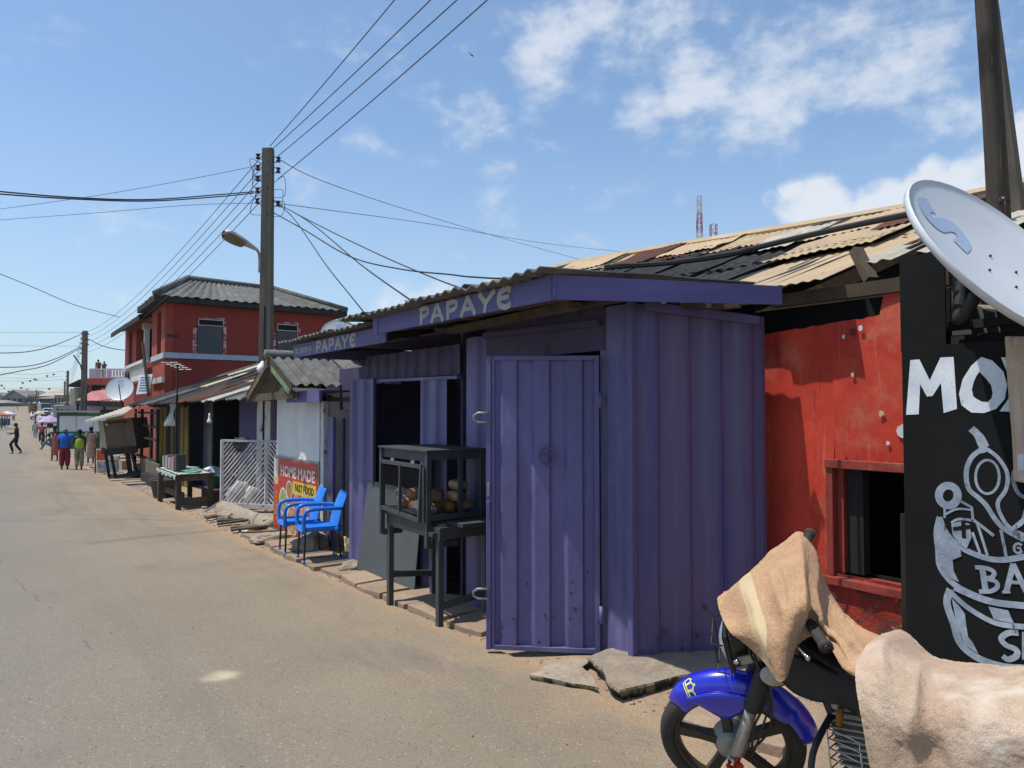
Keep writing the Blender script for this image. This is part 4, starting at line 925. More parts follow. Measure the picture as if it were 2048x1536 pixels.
# ------------------------------------------------------------------ barber sign board
BX = 4.5
sg = thing('barber_sign', 'tall black sign board with white letters and barber tools painted on it', 'sign', (BX, 1.7, zg(1.7)))
by = onX(1803, 692, BX).y
mb = MB(); mb.b2((BX, .72, .0), (BX+.014, by, 2.018)); mb.build('board', mBlackBoard, sg, bevel=.002)
mb = MB(); mb.b2((BX+.016, onX(1886, 520, BX).y, 1.99), (BX+.03, by+.012, 2.575)); mb.build('board', mBlackBoard, sg)
MB().b2((BX+.016, by-.005, -.08), (BX+.05, by+.035, 1.0)).build('post', mWoodDark, sg)
MB().b2((BX+.018, .75, 1.9), (BX+.06, by-.05, 1.96)).build('batten', mWoodDark, sg)
MB().b2((BX+.018, .75, .1), (BX+.06, by-.05, .16)).build('batten', mWoodDark, sg)
O_ = Vector((BX-.0005, by, 0)); MS = frameM(O_, (0, -1, 0), (0, 0, 1))
def bp_(x, y):   # drawing coordinates -> board plane
    p = onX(1760+x/2.021, 600+y/2.021, BX); return (by-p.y, p.z)
def bw_(w, y=800): return w/2.021/1450*4.6
def sline(st, pts, w, closed=False, sm=True):
    if sm and len(pts) > 2:
        q = [(v.x, v.y) for v in smooth_path([(a, b, 0) for a, b in (pts+[pts[0]] if closed else pts)], 5)]
        if closed: q = q[:-1]
    else: q = pts
    ws = w if not isinstance(w, list) else w
    st.line([bp_(*p) for p in q], bw_(w), closed)
st = Strokes(MS)
st.poly([bp_(*p) for p in [(123,243),(160,240),(163,340),(157,462),(106,464)]])
st.poly([bp_(*p) for p in [(160,240),(202,325),(213,388),(190,390),(163,340)]][::1])
st.poly([bp_(*p) for p in [(245,232),(298,230),(312,440),(258,457),(247,335)]])
st.poly([bp_(*p) for p in [(202,325),(245,232),(247,335),(213,388),(190,390)]])
outer = [(410,230),(455,245),(500,290),(515,345),(505,400),(470,440),(420,457),(370,455),(330,425),(320,380),(335,320),(370,265)]
inner = [(402,290),(430,318),(450,345),(456,375),(452,397),(435,413),(412,411),(395,402),(378,390),(372,362),(380,330),(390,308)]
O1 = [bp_(*p) for p in outer]; I1 = [bp_(*p) for p in inner]
st.mb.add([MS @ Vector((a, b, st.z)) for a, b in O1+I1], [(i, (i+1) % 12, 12+(i+1) % 12, 12+i) for i in range(12)]); st.z += .0001
st.poly([bp_(*p) for p in [(490,232),(540,232),(640,455),(580,457)]]); st.poly([bp_(*p) for p in [(590,232),(640,232),(540,452),(484,450),(520,400)]])
st.mb.build('lettering', mPaintWhite, sg)
st = Strokes(MS, .0016)
sline(st, [(372,522),(395,545),(410,580),(425,612)], 26); sline(st, [(380,530),(410,550),(432,590)], 16)
sline(st, [(410,605),(372,635),(350,690),(358,760),(400,800),(430,830),(468,888),(510,930),(580,968)], 17)
sline(st, [(435,603),(480,640),(515,700),(510,765),(478,815),(485,860),(520,915),(582,950)], 13)
sline(st, [(435+48*math.cos(a), 715+68*math.sin(a)) for a in [2*PI*k/14 for k in range(14)]], 9, True)
sline(st, [(277+38*math.cos(a), 790+40*math.sin(a)) for a in [2*PI*k/14 for k in range(14)]], 28, True)
sline(st, [(262,835),(262,880)], 8, False, False); sline(st, [(330,815),(372,838),(376,886)], 9, False, False); sline(st, [(263,868),(310,845),(372,848)], 8)
sline(st, [(290,900),(320,885),(370,890)], 9)
sline(st, [(242,880),(230,940),(237,1010),(245,1080),(300,1148),(380,1192),(470,1222),(600,1236)], 22)
sline(st, [(242,880),(268,940),(325,998),(420,1040),(500,1050),(600,1034)], 20)
sline(st, [(375,940),(405,1022)], 9, False, False); sline(st, [(395,905),(435,1030)], 9, False, False); sline(st, [(380,890),(420,920),(460,952)], 11); sline(st, [(490,930),(512,1040)], 10, False, False); sline(st, [(590,880),(560,905),(530,930)], 12)
sline(st, [(545,690),(540,730),(560,780),(590,800)], 13); sline(st, [(590,850),(575,900),(535,925)], 12)
sline(st, [(560+17*math.cos(a), 1003+19*math.sin(a)) for a in [.6+5*k/9 for k in range(10)]], 8); sline(st, [(556,1003),(566,1000),(570,1012)], 6)
sline(st, [(285,1172),(272,1225),(298,1305),(328,1390),(400,1448),(500,1482),(610,1490)], 26)
sline(st, [(285,1180),(350,1238),(430,1288),(500,1312),(610,1322)], 19); sline(st, [(300,1168),(400,1212),(480,1232),(600,1245)], 9)
# serif lettering on the pots
sline(st, [(415,1085),(428,1172)], 20, False, False); sline(st, [(388,1080),(430,1083),(462,1098),(455,1120),(425,1124)], 15); sline(st, [(425,1124),(470,1138),(475,1160),(450,1176),(404,1178)], 15)
sline(st, [(512,1180),(540,1068)], 18, False, False); sline(st, [(540,1068),(592,1178)], 18, False, False); sline(st, [(518,1140),(575,1142)], 12, False, False); sline(st, [(497,1180),(528,1180)], 9, False, False)
sline(st, [(558,1345),(520,1345),(492,1368),(512,1395),(552,1412),(553,1438),(520,1452),(500,1440)], 19); sline(st, [(588,1345),(588,1452)], 18, False, False); sline(st, [(620,1075),(620,1178)], 18, False, False)
st.poly([bp_(*p) for p in [(290,905),(330,893),(365,905),(372,960),(352,1004),(322,985),(296,950)]])
st.poly([bp_(*p) for p in [(246,905),(285,960),(325,1002),(332,1035),(296,1050),(300,1095),(322,1140),(285,1122),(250,1075),(240,1000)]])
st.poly([bp_(*p) for p in [(292,1205),(325,1240),(345,1268),(350,1310),(358,1360),(378,1385),(400,1430),(345,1392),(312,1310)]])
st.poly([bp_(*p) for p in [(440,1238),(520,1254),(543,1306),(462,1290)]])
st.mb.build('drawing', mPaintGrey, sg)
st = Strokes(MS, .0075)
sline(st, [(300,925),(372,915)], 14, False, False); sline(st, [(338,893),(342,960)], 14, False, False)
st.mb.build('painted_cross', mBlackBoard, sg)
# clutter behind the board
b = MB(); b.b2((BX+.5, 1.35, 2.0), (BX+.55, 2.18, 2.60)); solo(b, 'plastered_wall', mat('grey_plaster', (.13,.125,.13), (.09,.088,.09), 4, rough=.9), 'plain grey plastered panel behind the black sign under the dish', 'wall')
b = corr((4.72, 1.92, 2.24), (4.72, .5, 2.24), (5.2, 1.92, 2.27), (5.2, .5, 2.27), .20, .022, 3, .006, .01, 77); solo(b, 'corrugated_sheet', mZincPale, 'bright corrugated sheet edge sticking out between the dish and the black sign', 'roof sheet')
for i, (y0, y1, z) in enumerate([(2.05, .6, 2.14), (2.1, .7, 2.06)]): MB().beam((4.7+.1*i, y0, z), (4.75, y1, z+.03), .06, .05).build('batten', mWoodDark, sg)
b = MB(); b.tube(smooth_path([onD(1908, 520, 4.75), onD(1880, 580, 4.7), onD(1855, 620, 4.65), onD(1862, 650, 4.62), onD(1895, 684, 4.6)], 6), .006, 6); solo(b, 'hanging_cable', mat('yellowed_cable', (.22,.18,.08), None), 'thin yellowed cable looping down from the dish behind the black sign', 'cable', smooth=True)

# ------------------------------------------------------------------ satellite dishes
def dish(name_label, centre, normal, up, a, arm=None, group=None, lip=.028, logo=True, flip=False, base=None):
    n = Vector(normal).normalized(); u = Vector(up); u = (u-n*u.dot(n)).normalized(); r = u.cross(n)
    M3 = Matrix((r, u, n)).transposed(); c = Vector(centre)
    t = thing('satellite_dish', name_label, 'satellite dish', tuple(base or c), group=group)
    dp_ = .13*a; N_ = 10
    prof = [(max(a*k/N_, .002), dp_*((k/N_)**2-1)) for k in range(N_+1)]
    b = MB(); b.lathe(prof+[(a+.002, .004), (a+.006, 0), (a+.004, -lip), (a-.004, -lip)]+[(max(a*k/N_, .002)*.995, dp_*((k/N_)**2-1)-.006) for k in range(N_, -1, -1)], c, 40, M3)
    b.build('reflector', mDish, t, True)
    if logo:   # S shaped print lying on the bowl
        pl = [(.15,.72),(.02,.80),(-.12,.72),(-.10,.60),(.06,.52),(.16,.40),(.06,.28),(-.14,.32)] if a > .55 else [(.15,.62),(.02,.70),(-.12,.62),(-.10,.50),(.06,.42),(.16,.30),(.06,.18),(-.14,.22)]
        pl = smooth_path([(x, y, 0) for x, y in pl], 4); w = .17; L_ = []; 
        for i, p in enumerate(pl):
            d = (pl[min(i+1, len(pl)-1)]-pl[max(i-1, 0)]).normalized(); q = Vector((-d.y, d.x, 0))*w/2
            for s in (1, 0, -1):
                z = p+q*s; rr = math.hypot(z.x, z.y); L_.append(c+M3 @ Vector((z.x*a, z.y*a, dp_*(rr*rr-1)+.004)))
        b = MB(); b.add(L_, [(3*i+k, 3*i+3+k, 3*i+4+k, 3*i+1+k) for i in range(len(pl)-1) for k in (0, 1)]); b.build('logo_print', mDishLogo, t)
    for x, y in ((-.16, -.02), (.16, -.02), (-.16, -.30), (.16, -.30)):
        rr = math.hypot(x, y); b = MB(); b.ball(c+M3 @ Vector((x*a, y*a, dp_*(rr*rr-1)+.004)), .008, 8); b.build('bolt', mIron, t, True)
    return t, M3, c
n_ = ray(1965, 480).normalized(); rgt = Vector((math.cos(YAW), -math.sin(YAW), 0)); upv = rgt.cross(n_)
dc_ = onD(1998, 505, 3.9)
dn_ = (-n_)*.52+(rgt*.66+upv*.75)*.85
t, M3, c = dish('big pale satellite dish with faint blue logo above the black barber sign', dc_, dn_, (-rgt*.55+upv*.8), .575, lip=.035)
mnt = c+M3 @ Vector((0, -.1, -.25))
b = MB(); b.tube(smooth_path([mnt, c+M3 @ Vector((0, -.15, -.42)), onD(1925, 560, 4.65), onD(1938, 630, 4.65), onD(1968, 690, 4.65), onD(1990, 740, 4.68)], 5), .035, 10); b.build('mast', mIron, t, True)
b = MB(); b.tube([onD(2026, 604, 4.1), onD(2042, 613, 4.1), onD(2058, 606, 4.1)], .01, 6); b.build('arm_bracket', mIron, t, True)

# ------------------------------------------------------------------ timber poles at the right
b = MB(); p0 = onD(2003, 640, 5.2); p0.z = zg(2); p1 = onD(2001, 500, 5.2); p2 = onD(1972, 0, 5.2); d_ = (p2-p1)
pts = [Vector((p1.x, p1.y, -.2)), p1, p1+d_*.5+Vector((.015, 0, 0)), p2, p2+d_*1.4]
b.tube(pts, [.085, .078, .072, .07, .05], 10)
for i, v in enumerate(b.v): b.v[i] = (v[0]+.012*noise.noise(Vector((v[2]*2, i % 10, 0))), v[1]+.012*noise.noise(Vector((i % 10, v[2]*2, 3))), v[2])
solo(b, 'timber_pole', mWoodPole, 'rough dark timber pole rising behind the big satellite dish', 'pole', smooth=True)
b = MB(); q1 = onD(2044, 480, 5.6); q2 = onD(1982, 0, 5.6); e_ = q2-q1
b.beam(Vector((q1.x, q1.y, -.2))-Vector((e_.x, e_.y, 0))/e_.z*0, q1, .10, .13); b.beam(q1, q2+e_*.6, .10, .13, taper=.6)
b = MB(); s0 = q1-e_*((q1.z+.2)/e_.z); b.beam(s0, q2+e_*.5, .09, .12, taper=.7)
solo(b, 'timber_brace', mConcPole, 'grey squared timber leaning as a brace behind the dark round pole', 'pole')
b = MB(); b.tube([onD(2003, 400, 5.12), onD(2010, 402, 5.0)], .03, 8); b.tube([onD(2010, 402, 5.0), onD(2014, 450, 5.02), onD(2008, 470, 5.05)], .005, 5); solo(b, 'insulator', mCeramic, 'small brown insulator with red wire bolted to the dark timber pole', 'insulator', smooth=True)
# ------------------------------------------------------------------ bread cabinet on its table
bt = thing('cabinet_table', 'tall dark grey wooden table on thin legs carrying the bread cabinet', 'table', (3.25, 5.85, zg(5.85)))
TX0, TX1, TY0, TY1 = 3.04, 3.50, 5.36, 6.30; TZ = .66
lg = [(TX0, TY0, 0), (TX0, TY1, 0), (TX1, TY0, 0), (TX1, TY1, 0)]
for x, y, _ in lg: MB().beam((x, y, zg(y)-.03), (x+.0, y, TZ-.03), .055, .05).build('leg', mDarkGreyWood, bt, bevel=.003)
for a, c in (((TX0, TY0, -.02), (TX1, TY0, .03)), ((TX0, TY1, .08), (TX1, TY1, .03)), ): MB().beam(a, c, .03, .055).build('stretcher', mDarkGreyWood, bt)
for a, c in (((TX0-.01, TY0-.04, TZ-.07), (TX0-.01, TY1+.04, TZ-.07)), ((TX1, TY0-.04, TZ-.07), (TX1, TY1+.04, TZ-.07)), ((TX0, TY0-.01, TZ-.07), (TX1, TY0-.01, TZ-.07)), ((TX0, TY1+.01, TZ-.07), (TX1, TY1+.01, TZ-.07))): MB().beam(a, c, .025, .10).build('apron', mDarkGreyWood, bt)
MB().b2((TX0+.14, TY0-.14, TZ-.02), (TX1+.25, TY0+.12, TZ+.015)).build('top_plank', mDarkGreyWood, bt, bevel=.003); MB().b2((TX0-.04, TY0+.13, TZ-.015), (TX1+.04, TY1+.1, TZ+.01)).build('top_plank', mDarkGreyWood, bt, bevel=.003)
cb = thing('bread_cabinet', 'dark grey wire mesh display cabinet with a hinged two pane front, full of bread', 'cabinet', (3.22, 5.9, TZ))
CX0, CX1, CY0, CY1, CZ0, CZ1 = 2.98, 3.52, 5.46, 6.36, .715, 1.27
for x, y, z0 in ((CX0, CY0, .46), (CX0, CY1, .46), (CX1, CY0, .68), (CX1, CY1, .68)): MB().b2((x-.022, y-.022, z0), (x+.022, y+.022, CZ1)).build('post', mDarkGreyWood, cb, bevel=.003)
MB().b2((CX0-.01, CY0-.10, .565), (CX0+.03, CY0-.023, .60)).build('foot_bar', mDarkGreyWood, cb); MB().b2((CX0-.0, CY0-.0, .45), (CX0+.3, CY0+.035, .5)).build('foot_bar', mDarkGreyWood, cb); MB().b2((CX0, CY1-.035, .45), (CX0+.2, CY1, .5)).build('foot_bar', mDarkGreyWood, cb)
MB().b2((CX0-.035, CY0-.035, CZ1), (CX1+.03, CY1+.03, CZ1+.018)).build('top_board', mDarkGreyWood, cb, bevel=.003)
MB().b2((CX0, CY0, CZ0-.03), (CX1, CY1, CZ0)).build('bottom_board', mDarkGreyWood, cb)
for a, c in (((CX0, CY0+.022, CZ1-.085), (CX0+.02, CY1-.022, CZ1)), ((CX0, CY0+.022, CZ0-.03), (CX0+.018, CY1-.022, CZ0+.015)), ((CX0+.022, CY0-.012, CZ1-.07), (CX1-.022, CY0+.01, CZ1)), ((CX0+.022, CY0-.012, CZ0-.03), (CX1-.022, CY0+.01, CZ0+.02)), ((CX0+.30, CY0-.014, CZ0+.02), (CX0+.34, CY0+.01, CZ1-.07)), ((CX0+.022, CY1-.01, CZ1-.07), (CX1-.022, CY1+.012, CZ1)), ((CX1-.01, CY0, CZ1-.06), (CX1+.01, CY1, CZ1))): MB().b2(a, c).build('rail', mDarkGreyWood, cb)
# front flap, ajar at the near side
fl0 = Vector((CX0-.025, CY1-.04, CZ0-.0)); fl1 = Vector((CX0-.055, CY0+.045, CZ0-.025)); ft0 = fl0+Vector((0, 0, .43)); ft1 = fl1+Vector((.02, 0, .455))
def fbar(p, q, w=.035): MB().beam(p, q, .02, w).build('flap_frame', mDarkGreyWood, cb)
fbar(fl0, fl1); fbar(ft0, ft1); fbar(fl0, ft0); fbar(fl1, ft1); fbar(fl0.lerp(fl1, .5), ft0.lerp(ft1, .5), .028)
b = MB(); b.box(fl1+Vector((.02, -.03, .22)), (.012, .03, .46)); b.build('flap_frame', mDarkGreyWood, cb)
for k in (.3, .8): MB().box(ft0.lerp(ft1, k)+Vector((-.003, 0, .03)), (.012, .06, .025)).build('hinge', mSteel, cb)
def mesh_grid(p, q, r, nu, nv, name='wire_mesh'):
    b = MB(); p, q, r = map(Vector, (p, q, r)); w = .0014
    for i in range(nu+1): a = p.lerp(q, i/nu); b.beam(a, a+(r-p), w, w)
    for j in range(nv+1): a = p.lerp(r, j/nv); b.beam(a, a+(q-p), w, w)
    o = b.build(name, mIron, cb); tag(o, kind='stuff')
mesh_grid(fl0+Vector((.01, 0, 0)), fl1+Vector((.01, 0, 0)), ft0+Vector((.01, 0, 0)), 30, 30)
mesh_grid((CX0+.02, CY0, CZ0), (CX1-.02, CY0, CZ0), (CX0+.02, CY0, CZ1-.07), 24, 28)
mBread = mat('bread_crust', (.42,.20,.07), (.30,.12,.04), 8, rough=.6, fine=.1); mBreadW = mat('wrapped_pale_bread', (.55,.38,.22), (.42,.27,.14), 7, rough=.4)
rs = random.Random(3)
lv = [(3.10,5.62,0,.4,0),(3.12,5.86,0,.1,0),(3.16,6.1,0,-.3,0),(3.3,5.66,0,1.2,0),(3.36,5.95,0,1.4,1),(3.32,6.18,0,1.5,0),(3.14,5.92,.105,.2,0),(3.34,5.60,.10,1.5,1),(3.36,5.60,.2,1.5,1),(3.22,5.72,.10,.9,0),(3.12,5.66,.10,.2,1),(3.42,5.62,.02,1.6,1)]
for i, (x, y, z, rz, k) in enumerate(lv):
    b = MB(); L_, w_, h_ = (.22, .11, .10) if k == 0 else (.20, .13, .09)
    for u in range(13):
        uu = u/12; sx_ = (uu-.5)*L_; s = 1-(abs(uu-.5)*2)**6*.55
        for a in range(12):
            an = 2*PI*a/12; yy = math.copysign(abs(math.cos(an))**.6, math.cos(an))*w_/2*s; zz = math.copysign(abs(math.sin(an))**.7, math.sin(an))*h_/2*s+(.008*math.sin(uu*22) if math.sin(an) > 0 and k == 0 else 0)
            p = Matrix.Rotation(rz, 3, 'Z') @ Vector((sx_, yy, zz)); b.v.append((p.x+x, p.y+y, p.z+CZ0+h_/2+.003+z))
    for u in range(12):
        for a in range(12): b.f.append((u*12+a, u*12+(a+1) % 12, (u+1)*12+(a+1) % 12, (u+1)*12+a)); b.mi.append(0)
    b.f.append(tuple(range(12))[::-1]); b.f.append(tuple(range(144, 156))); b.mi += [0, 0]
    solo(b, 'bread_loaf', mBreadW if k else mBread, 'bread loaf in a clear bag in the pile inside the wire mesh cabinet', 'bread', group='bread loaves piled in the cabinet', smooth=True)
for i, (x, y, z) in enumerate([(3.05, 5.78, .0), (3.07, 6.12, .02), (3.06, 5.56, .0), (3.12, 6.24, .09)]):
    b = MB(); b.ball((x, y, CZ0+.05+z), .05, 12); b.v = [tuple(Vector(v)+Vector((0, 0, 0))+(Vector(v)-Vector((x, y, CZ0+.05+z)))*(.5*noise.noise(Vector(v)*25))) for v in b.v]
    solo(b, 'clear_bag', mat('crumpled_clear_film', (.55,.55,.55), None, 9, rough=.15, alpha=.6, spec=.6), 'crumpled clear plastic wrapper glinting between the loaves in the cabinet', 'bag', group='clear wrappers among the loaves')

# ------------------------------------------------------------------ blue chairs
def blue_chair(label, loc, rz):
    """local: faces -x, seat at .44; origin on the ground"""
    t = thing('plastic_chair', label, 'chair', loc, rz, 'blue chairs by the road')
    W2 = .215
    b = MB()
    def seat(u, v):   # u front->back, v side->side
        x = -.25+.47*u; y = (v-.5)*2*W2*(1-.08*u)
        e = abs(v-.5)*2
        z = .44-.02*math.sin(PI*u)-.015*(1-e**2)-.05*max(0, .16-u)/.16*.9+.0*u
        if e > .86: z -= (e-.86)*.28
        return Vector((x, y, z))
    b.quadpatch(seat, 14, 14, -.006); b.build('seat', mBlueChair, t, True, False)
    b = MB()
    def back(u, v):   # u bottom->top
        y = (v-.5)*2*(W2*1.0-.035*u*u); e = abs(v-.5)*2
        x = .172+.085*u+.05*(u**2)-.045*(1-e**2)*(1-.3*u)+.012*e
        z = .40+.47*u-.035*e*e*u**3
        x += .004*math.sin(v*PI*10+(math.floor(u*9) % 2)*PI)*(1 if .15 < u < .92 and e < .8 else 0)
        return Vector((x, y, z))
    b.quadpatch(back, 27, 24, .008); b.build('backrest', mBlueChair, t, True, False)
    for s in (-1, 1):
        b = MB(); pts = smooth_path([(-.225, s*.222, .40), (-.232, s*.235, .50), (-.225, s*.243, .60), (-.17, s*.246, .655), (-.02, s*.244, .665), (.14, s*.232, .662), (.235, s*.21, .655)], 5)
        b2_ = MB()
        n = 8; base = 0
        b2_.tube(pts, [.025]*len(pts), n)
        b2_.build('armrest', mBlueChair, t, True, False)
        for fx, tx in ((-.205, -.22), (.18, .235)):
            b = MB(); top = Vector((fx, s*.19, .43)); bot = Vector((tx, s*.212, .012)); b.tube([top, bot], .0125, 10); lg_ = b.build('leg', mIron, t, True, False)
            b = MB(); b.tube([bot+Vector((0, 0, .03)), bot-Vector((0, 0, .012))], .017, 10); b.build('foot_cap', mBlueChair, lg_, True, False)
            b = MB(); b.tube([top+Vector((0, 0, -.005)), top.lerp(bot, .17)], [.035, .018], 10); b.build('leg_socket', mBlueChair, t, True, False)
    b = MB(); b.quadpatch(lambda u, v: Vector((-.245+.012*math.sin(v*PI), (v-.5)*.42, .44-.07*u-.03*abs(v-.5)*2)), 3, 10, .006); b.build('seat_apron', mBlueChair, t, True, False)
    for s in (-1, 1):
        b = MB(); b.quadpatch(lambda u, v: Vector((-.24+.48*v, s*(.222-.02*v), .445-.05*u-.03*u*(abs(v-.5)*2)**3)), 3, 10, .005); b.build('seat_apron', mBlueChair, t, True, False)
    return t
pa = onG(608, 1124); blue_chair('nearer right of the two bright blue plastic armchairs with black legs', (3.32, 8.93, zg(8.9)+.02), R(-9))
blue_chair('farther left bright blue plastic armchair in front of the food poster', (3.34, 9.72, zg(9.7)+.02), R(-8))

# ------------------------------------------------------------------ lattice gate
ga = onD(443, 1026, 14.6); gb_ = onD(556, 1026, 14.2)
gt = thing('lattice_gate', 'weathered white gate of diagonal slats beside the white kiosk', 'gate', (ga.x, ga.y, zg(15.2)))
gz0 = onD(443, 1022, 14.6).z; gz1 = onD(443, 881, 14.6).z
gd = (gb_-ga); gd.z = 0; GW = gd.length; gd.normalize(); gn = Vector((gd.y, -gd.x, 0))
if gn.dot(Vector((.57, .81, 0))) > 0: gn = -gn
def gpnt(u, z, n=0): return Vector((ga.x, ga.y, 0))+gd*u+gn*n+Vector((0, 0, z))
def gbeam(u0, z0, u1, z1, w, h, n, name, m): MB().beam(gpnt(u0, z0, n), gpnt(u1, z1, n), h, w, up=gn.cross(gd) if False else (0, 0, 1)).build(name, m, gt)
gbeam(0, gz0-.08, 0, gz1+.01, .06, .06, 0, 'post', mLattice); gbeam(0, gz1, GW, gz1, .045, .05, .02, 'rail', mLattice); gbeam(0, gz0+.13, GW, gz0+.13, .10, .04, .03, 'rail', mLattice); us = (533-443)/(556-443)*GW
gbeam(us, gz0+.05, us, gz1, .06, .05, .01, 'stile', mLattice)
def slat(u0, z0, u1, z1): MB().beam(gpnt(u0, z0, .0), gpnt(u1, z1, .0), .014, .048, up=gn).build('slat', mLattice, gt) if False else MB().prism([gpnt(u0, z0-.024), gpnt(u1, z1-.024), gpnt(u1, z1+.024), gpnt(u0, z0+.024)], gn*.012).build('slat', mLattice, gt)
zA, zB = gz0+.18, gz1-.03; k = -1.35
sl = 1.05
c_ = zA-us*sl
while c_ < zB:
    u0 = max(.02, (zA-c_)/sl if sl else 0); u1 = min(us-.02, (zB-c_)/sl)
    if u1 > u0+.03: slat(u0, c_+u0*sl, u1, c_+u1*sl)
    c_ += .098
c_ = zA
while c_ < zB+(GW-us)*sl+.8:
    u0 = max(us+.02, us+(c_-zB)/sl); u1 = min(GW, us+(c_-zA)/sl)
    if u1 > u0+.03: slat(u0, c_-(u0-us)*sl, u1, c_-(u1-us)*sl)
    c_ += .098
MB().beam(gpnt(.02, gz0+.2, .02), gpnt(-.35, gz0-.08, .25), .035, .05).build('prop', mLattice, gt)
# sacks behind, cloth over the top
for i, (px, py, r_, lab) in enumerate([(478, 1010, .24, 'big white woven sack behind the left slats of the lattice gate'), (505, 1015, .20, 'second white sack leaning right of the big one behind the lattice gate'), (447+15, 1035, .13, 'small white plastic bag spilling out under the lattice gate rail')]):
    p = onD(px, py, 15.0 if i < 2 else 14.1); b = MB(); b.ball((0, 0, 0), r_, 16, (1, .8, 1.25 if i < 2 else .6)); b.v = [tuple(Vector(v)*(1+.22*noise.noise(Vector(v)*6+Vector((i*9, 0, 0))))+Vector((p.x, p.y, zg(p.y)+r_*(1.15 if i < 2 else .5)))) for v in b.v]
    solo(b, 'white_sack', mBag, lab, 'sack', smooth=True)
b = MB()
def cl(u, v): 
    p = gpnt(.30+.32*u, gz1+.035); s = math.sin(PI*u); d = v*2-1
    return p+gn*(.04*d*1.0)+Vector((0, 0, -.28*abs(d)**1.2*(.5+.5*s)*(1 if d > 0 else .6)+.02))+gn*(.03*noise.noise(Vector((u*9, v*6, 0))))
b.quadpatch(cl, 18, 18, .01); solo(b, 'black_cloth', mBlackVinyl, 'black rag hung over the top rail of the lattice gate', 'cloth', smooth=True)

# ------------------------------------------------------------------ power poles
def power_pole(label, x, y, ztop, w=.26, ins_z=(), ins_dir=(-1,), m=None, white=0, lamp=False, sc=1, seed=0):
    t = thing('power_pole', label, 'power pole', (x, y, zg(y)), group='concrete power poles along the street')
    zb_ = zg(y)-.1; H = ztop-zb_
    def pr(z): f = 1-.25*(z-zb_)/H; return w*f
    b = MB(); wb, wt = pr(zb_), pr(ztop)
    rot = R(-38); ux = Vector((math.cos(rot), math.sin(rot), 0)); uy = Vector((-math.sin(rot), math.cos(rot), 0))
    def ringp(z, f): return [Vector((x, y, z))+ux*a*f/2+uy*c*f*.62/2 for a, c in ((-1,-1),(1,-1),(1,1),(-1,1))]
    lv_ = [zb_, zb_+H*.33, zb_+H*.66, ztop]; 
    for z in lv_: b.v += [tuple(p) for p in ringp(z, pr(z))]
    for i in range(3):
        for k in range(4): b.f.append((i*4+k, i*4+(k+1) % 4, i*4+4+(k+1) % 4, i*4+4+k)); b.mi.append(0)
    b.f.append((12, 13, 14, 15)); b.mi.append(0)
    b.build('shaft', m or mConcPole, t, bevel=.012)
    if white:
        b = MB(); b.v = [tuple(p) for z in (zb_, white) for p in ringp(z, pr(z)+.008)]
        for k in range(4): b.f.append((k, (k+1) % 4, 4+(k+1) % 4, 4+k)); b.mi.append(0)
        b.f.append((4,5,6,7)); b.mi.append(0); b.build('whitewash', mWhiteWood, t)
    b = MB(); c0_ = Vector((x, y, 0))-uy*(pr(zb_)*.31+.004)
    b.v = [tuple(c0_+ux*a+uy*(.012 if z > zb_+1 else 0)+Vector((0, 0, z))) for z in (zb_+.2, zb_+H*.56) for a in (-.022, .022)]; b.f = [(0, 1, 3, 2)]; b.mi = [0]
    b.build('groove', mWoodDark, t)
    for z in [ztop-.28*k_-.3 for k_ in range(5)]:
        b = MB(); b.ball(Vector((x, y, z))-uy*(pr(z)*.31)+ux*.02, .016, 6); b.build('bolt_hole', mBlack, t)
    for s, z in ins_z:
        c1 = Vector((x, y, z))+ux*s*pr(z)*.5
        fr_ = MB(); fr_.tube([c1+Vector((0, 0, .06)), c1+ux*s*.11+Vector((0, 0, .055)), c1+ux*s*.11-Vector((0, 0, .055)), c1-Vector((0, 0, .06))], .009, 6); fr_.build('bracket', mIron, t)
        i_ = MB(); i_.lathe([(.012,-.06),(.045,-.055),(.05,-.03),(.028,-.012),(.028,.012),(.05,.03),(.045,.055),(.012,.06)], c1+ux*s*.11, 12); i_.build('insulator', mCeramic, t, True)
    return t, ux, uy
PP = onD(531, 800, 15.4); PX, PYY = PP.x, PP.y; PZ = onD(531, 291, 15.4).z
izl = [onD(500, py, 15.4).z for py in (307, 330, 352, 376, 398)]; izr = [onD(550, py, 15.4).z for py in (314, 336, 404)]
tp, pux, puy = power_pole('tall grey power pole with street lamp and dark insulators beside the lattice gate', PX, PYY, PZ, .30, [(-1, z) for z in izl]+[(1, z) for z in izr], white=onD(531, 802, 15.4).z)
# cable clutter on the pole head
rs = random.Random(4)
for k in range(9):
    s = -1 if k < 6 else 1; z = izl[3]-.25+.9*rs.random() if s < 0 else izr[2]+rs.uniform(0, .5); c1 = Vector((PX, PYY, z))+pux*s*.14
    b = MB(); b.tube(smooth_path([c1, c1+pux*s*rs.uniform(.1, .3)+Vector((0, 0, rs.uniform(-.05, .15))), c1+pux*s*rs.uniform(.1, .25)-Vector((0, 0, rs.uniform(.1, .45))), c1-Vector((0, 0, rs.uniform(.2, .5)))], 5), .006, 5); b.build('jumper_wire', mWire, tp, True)
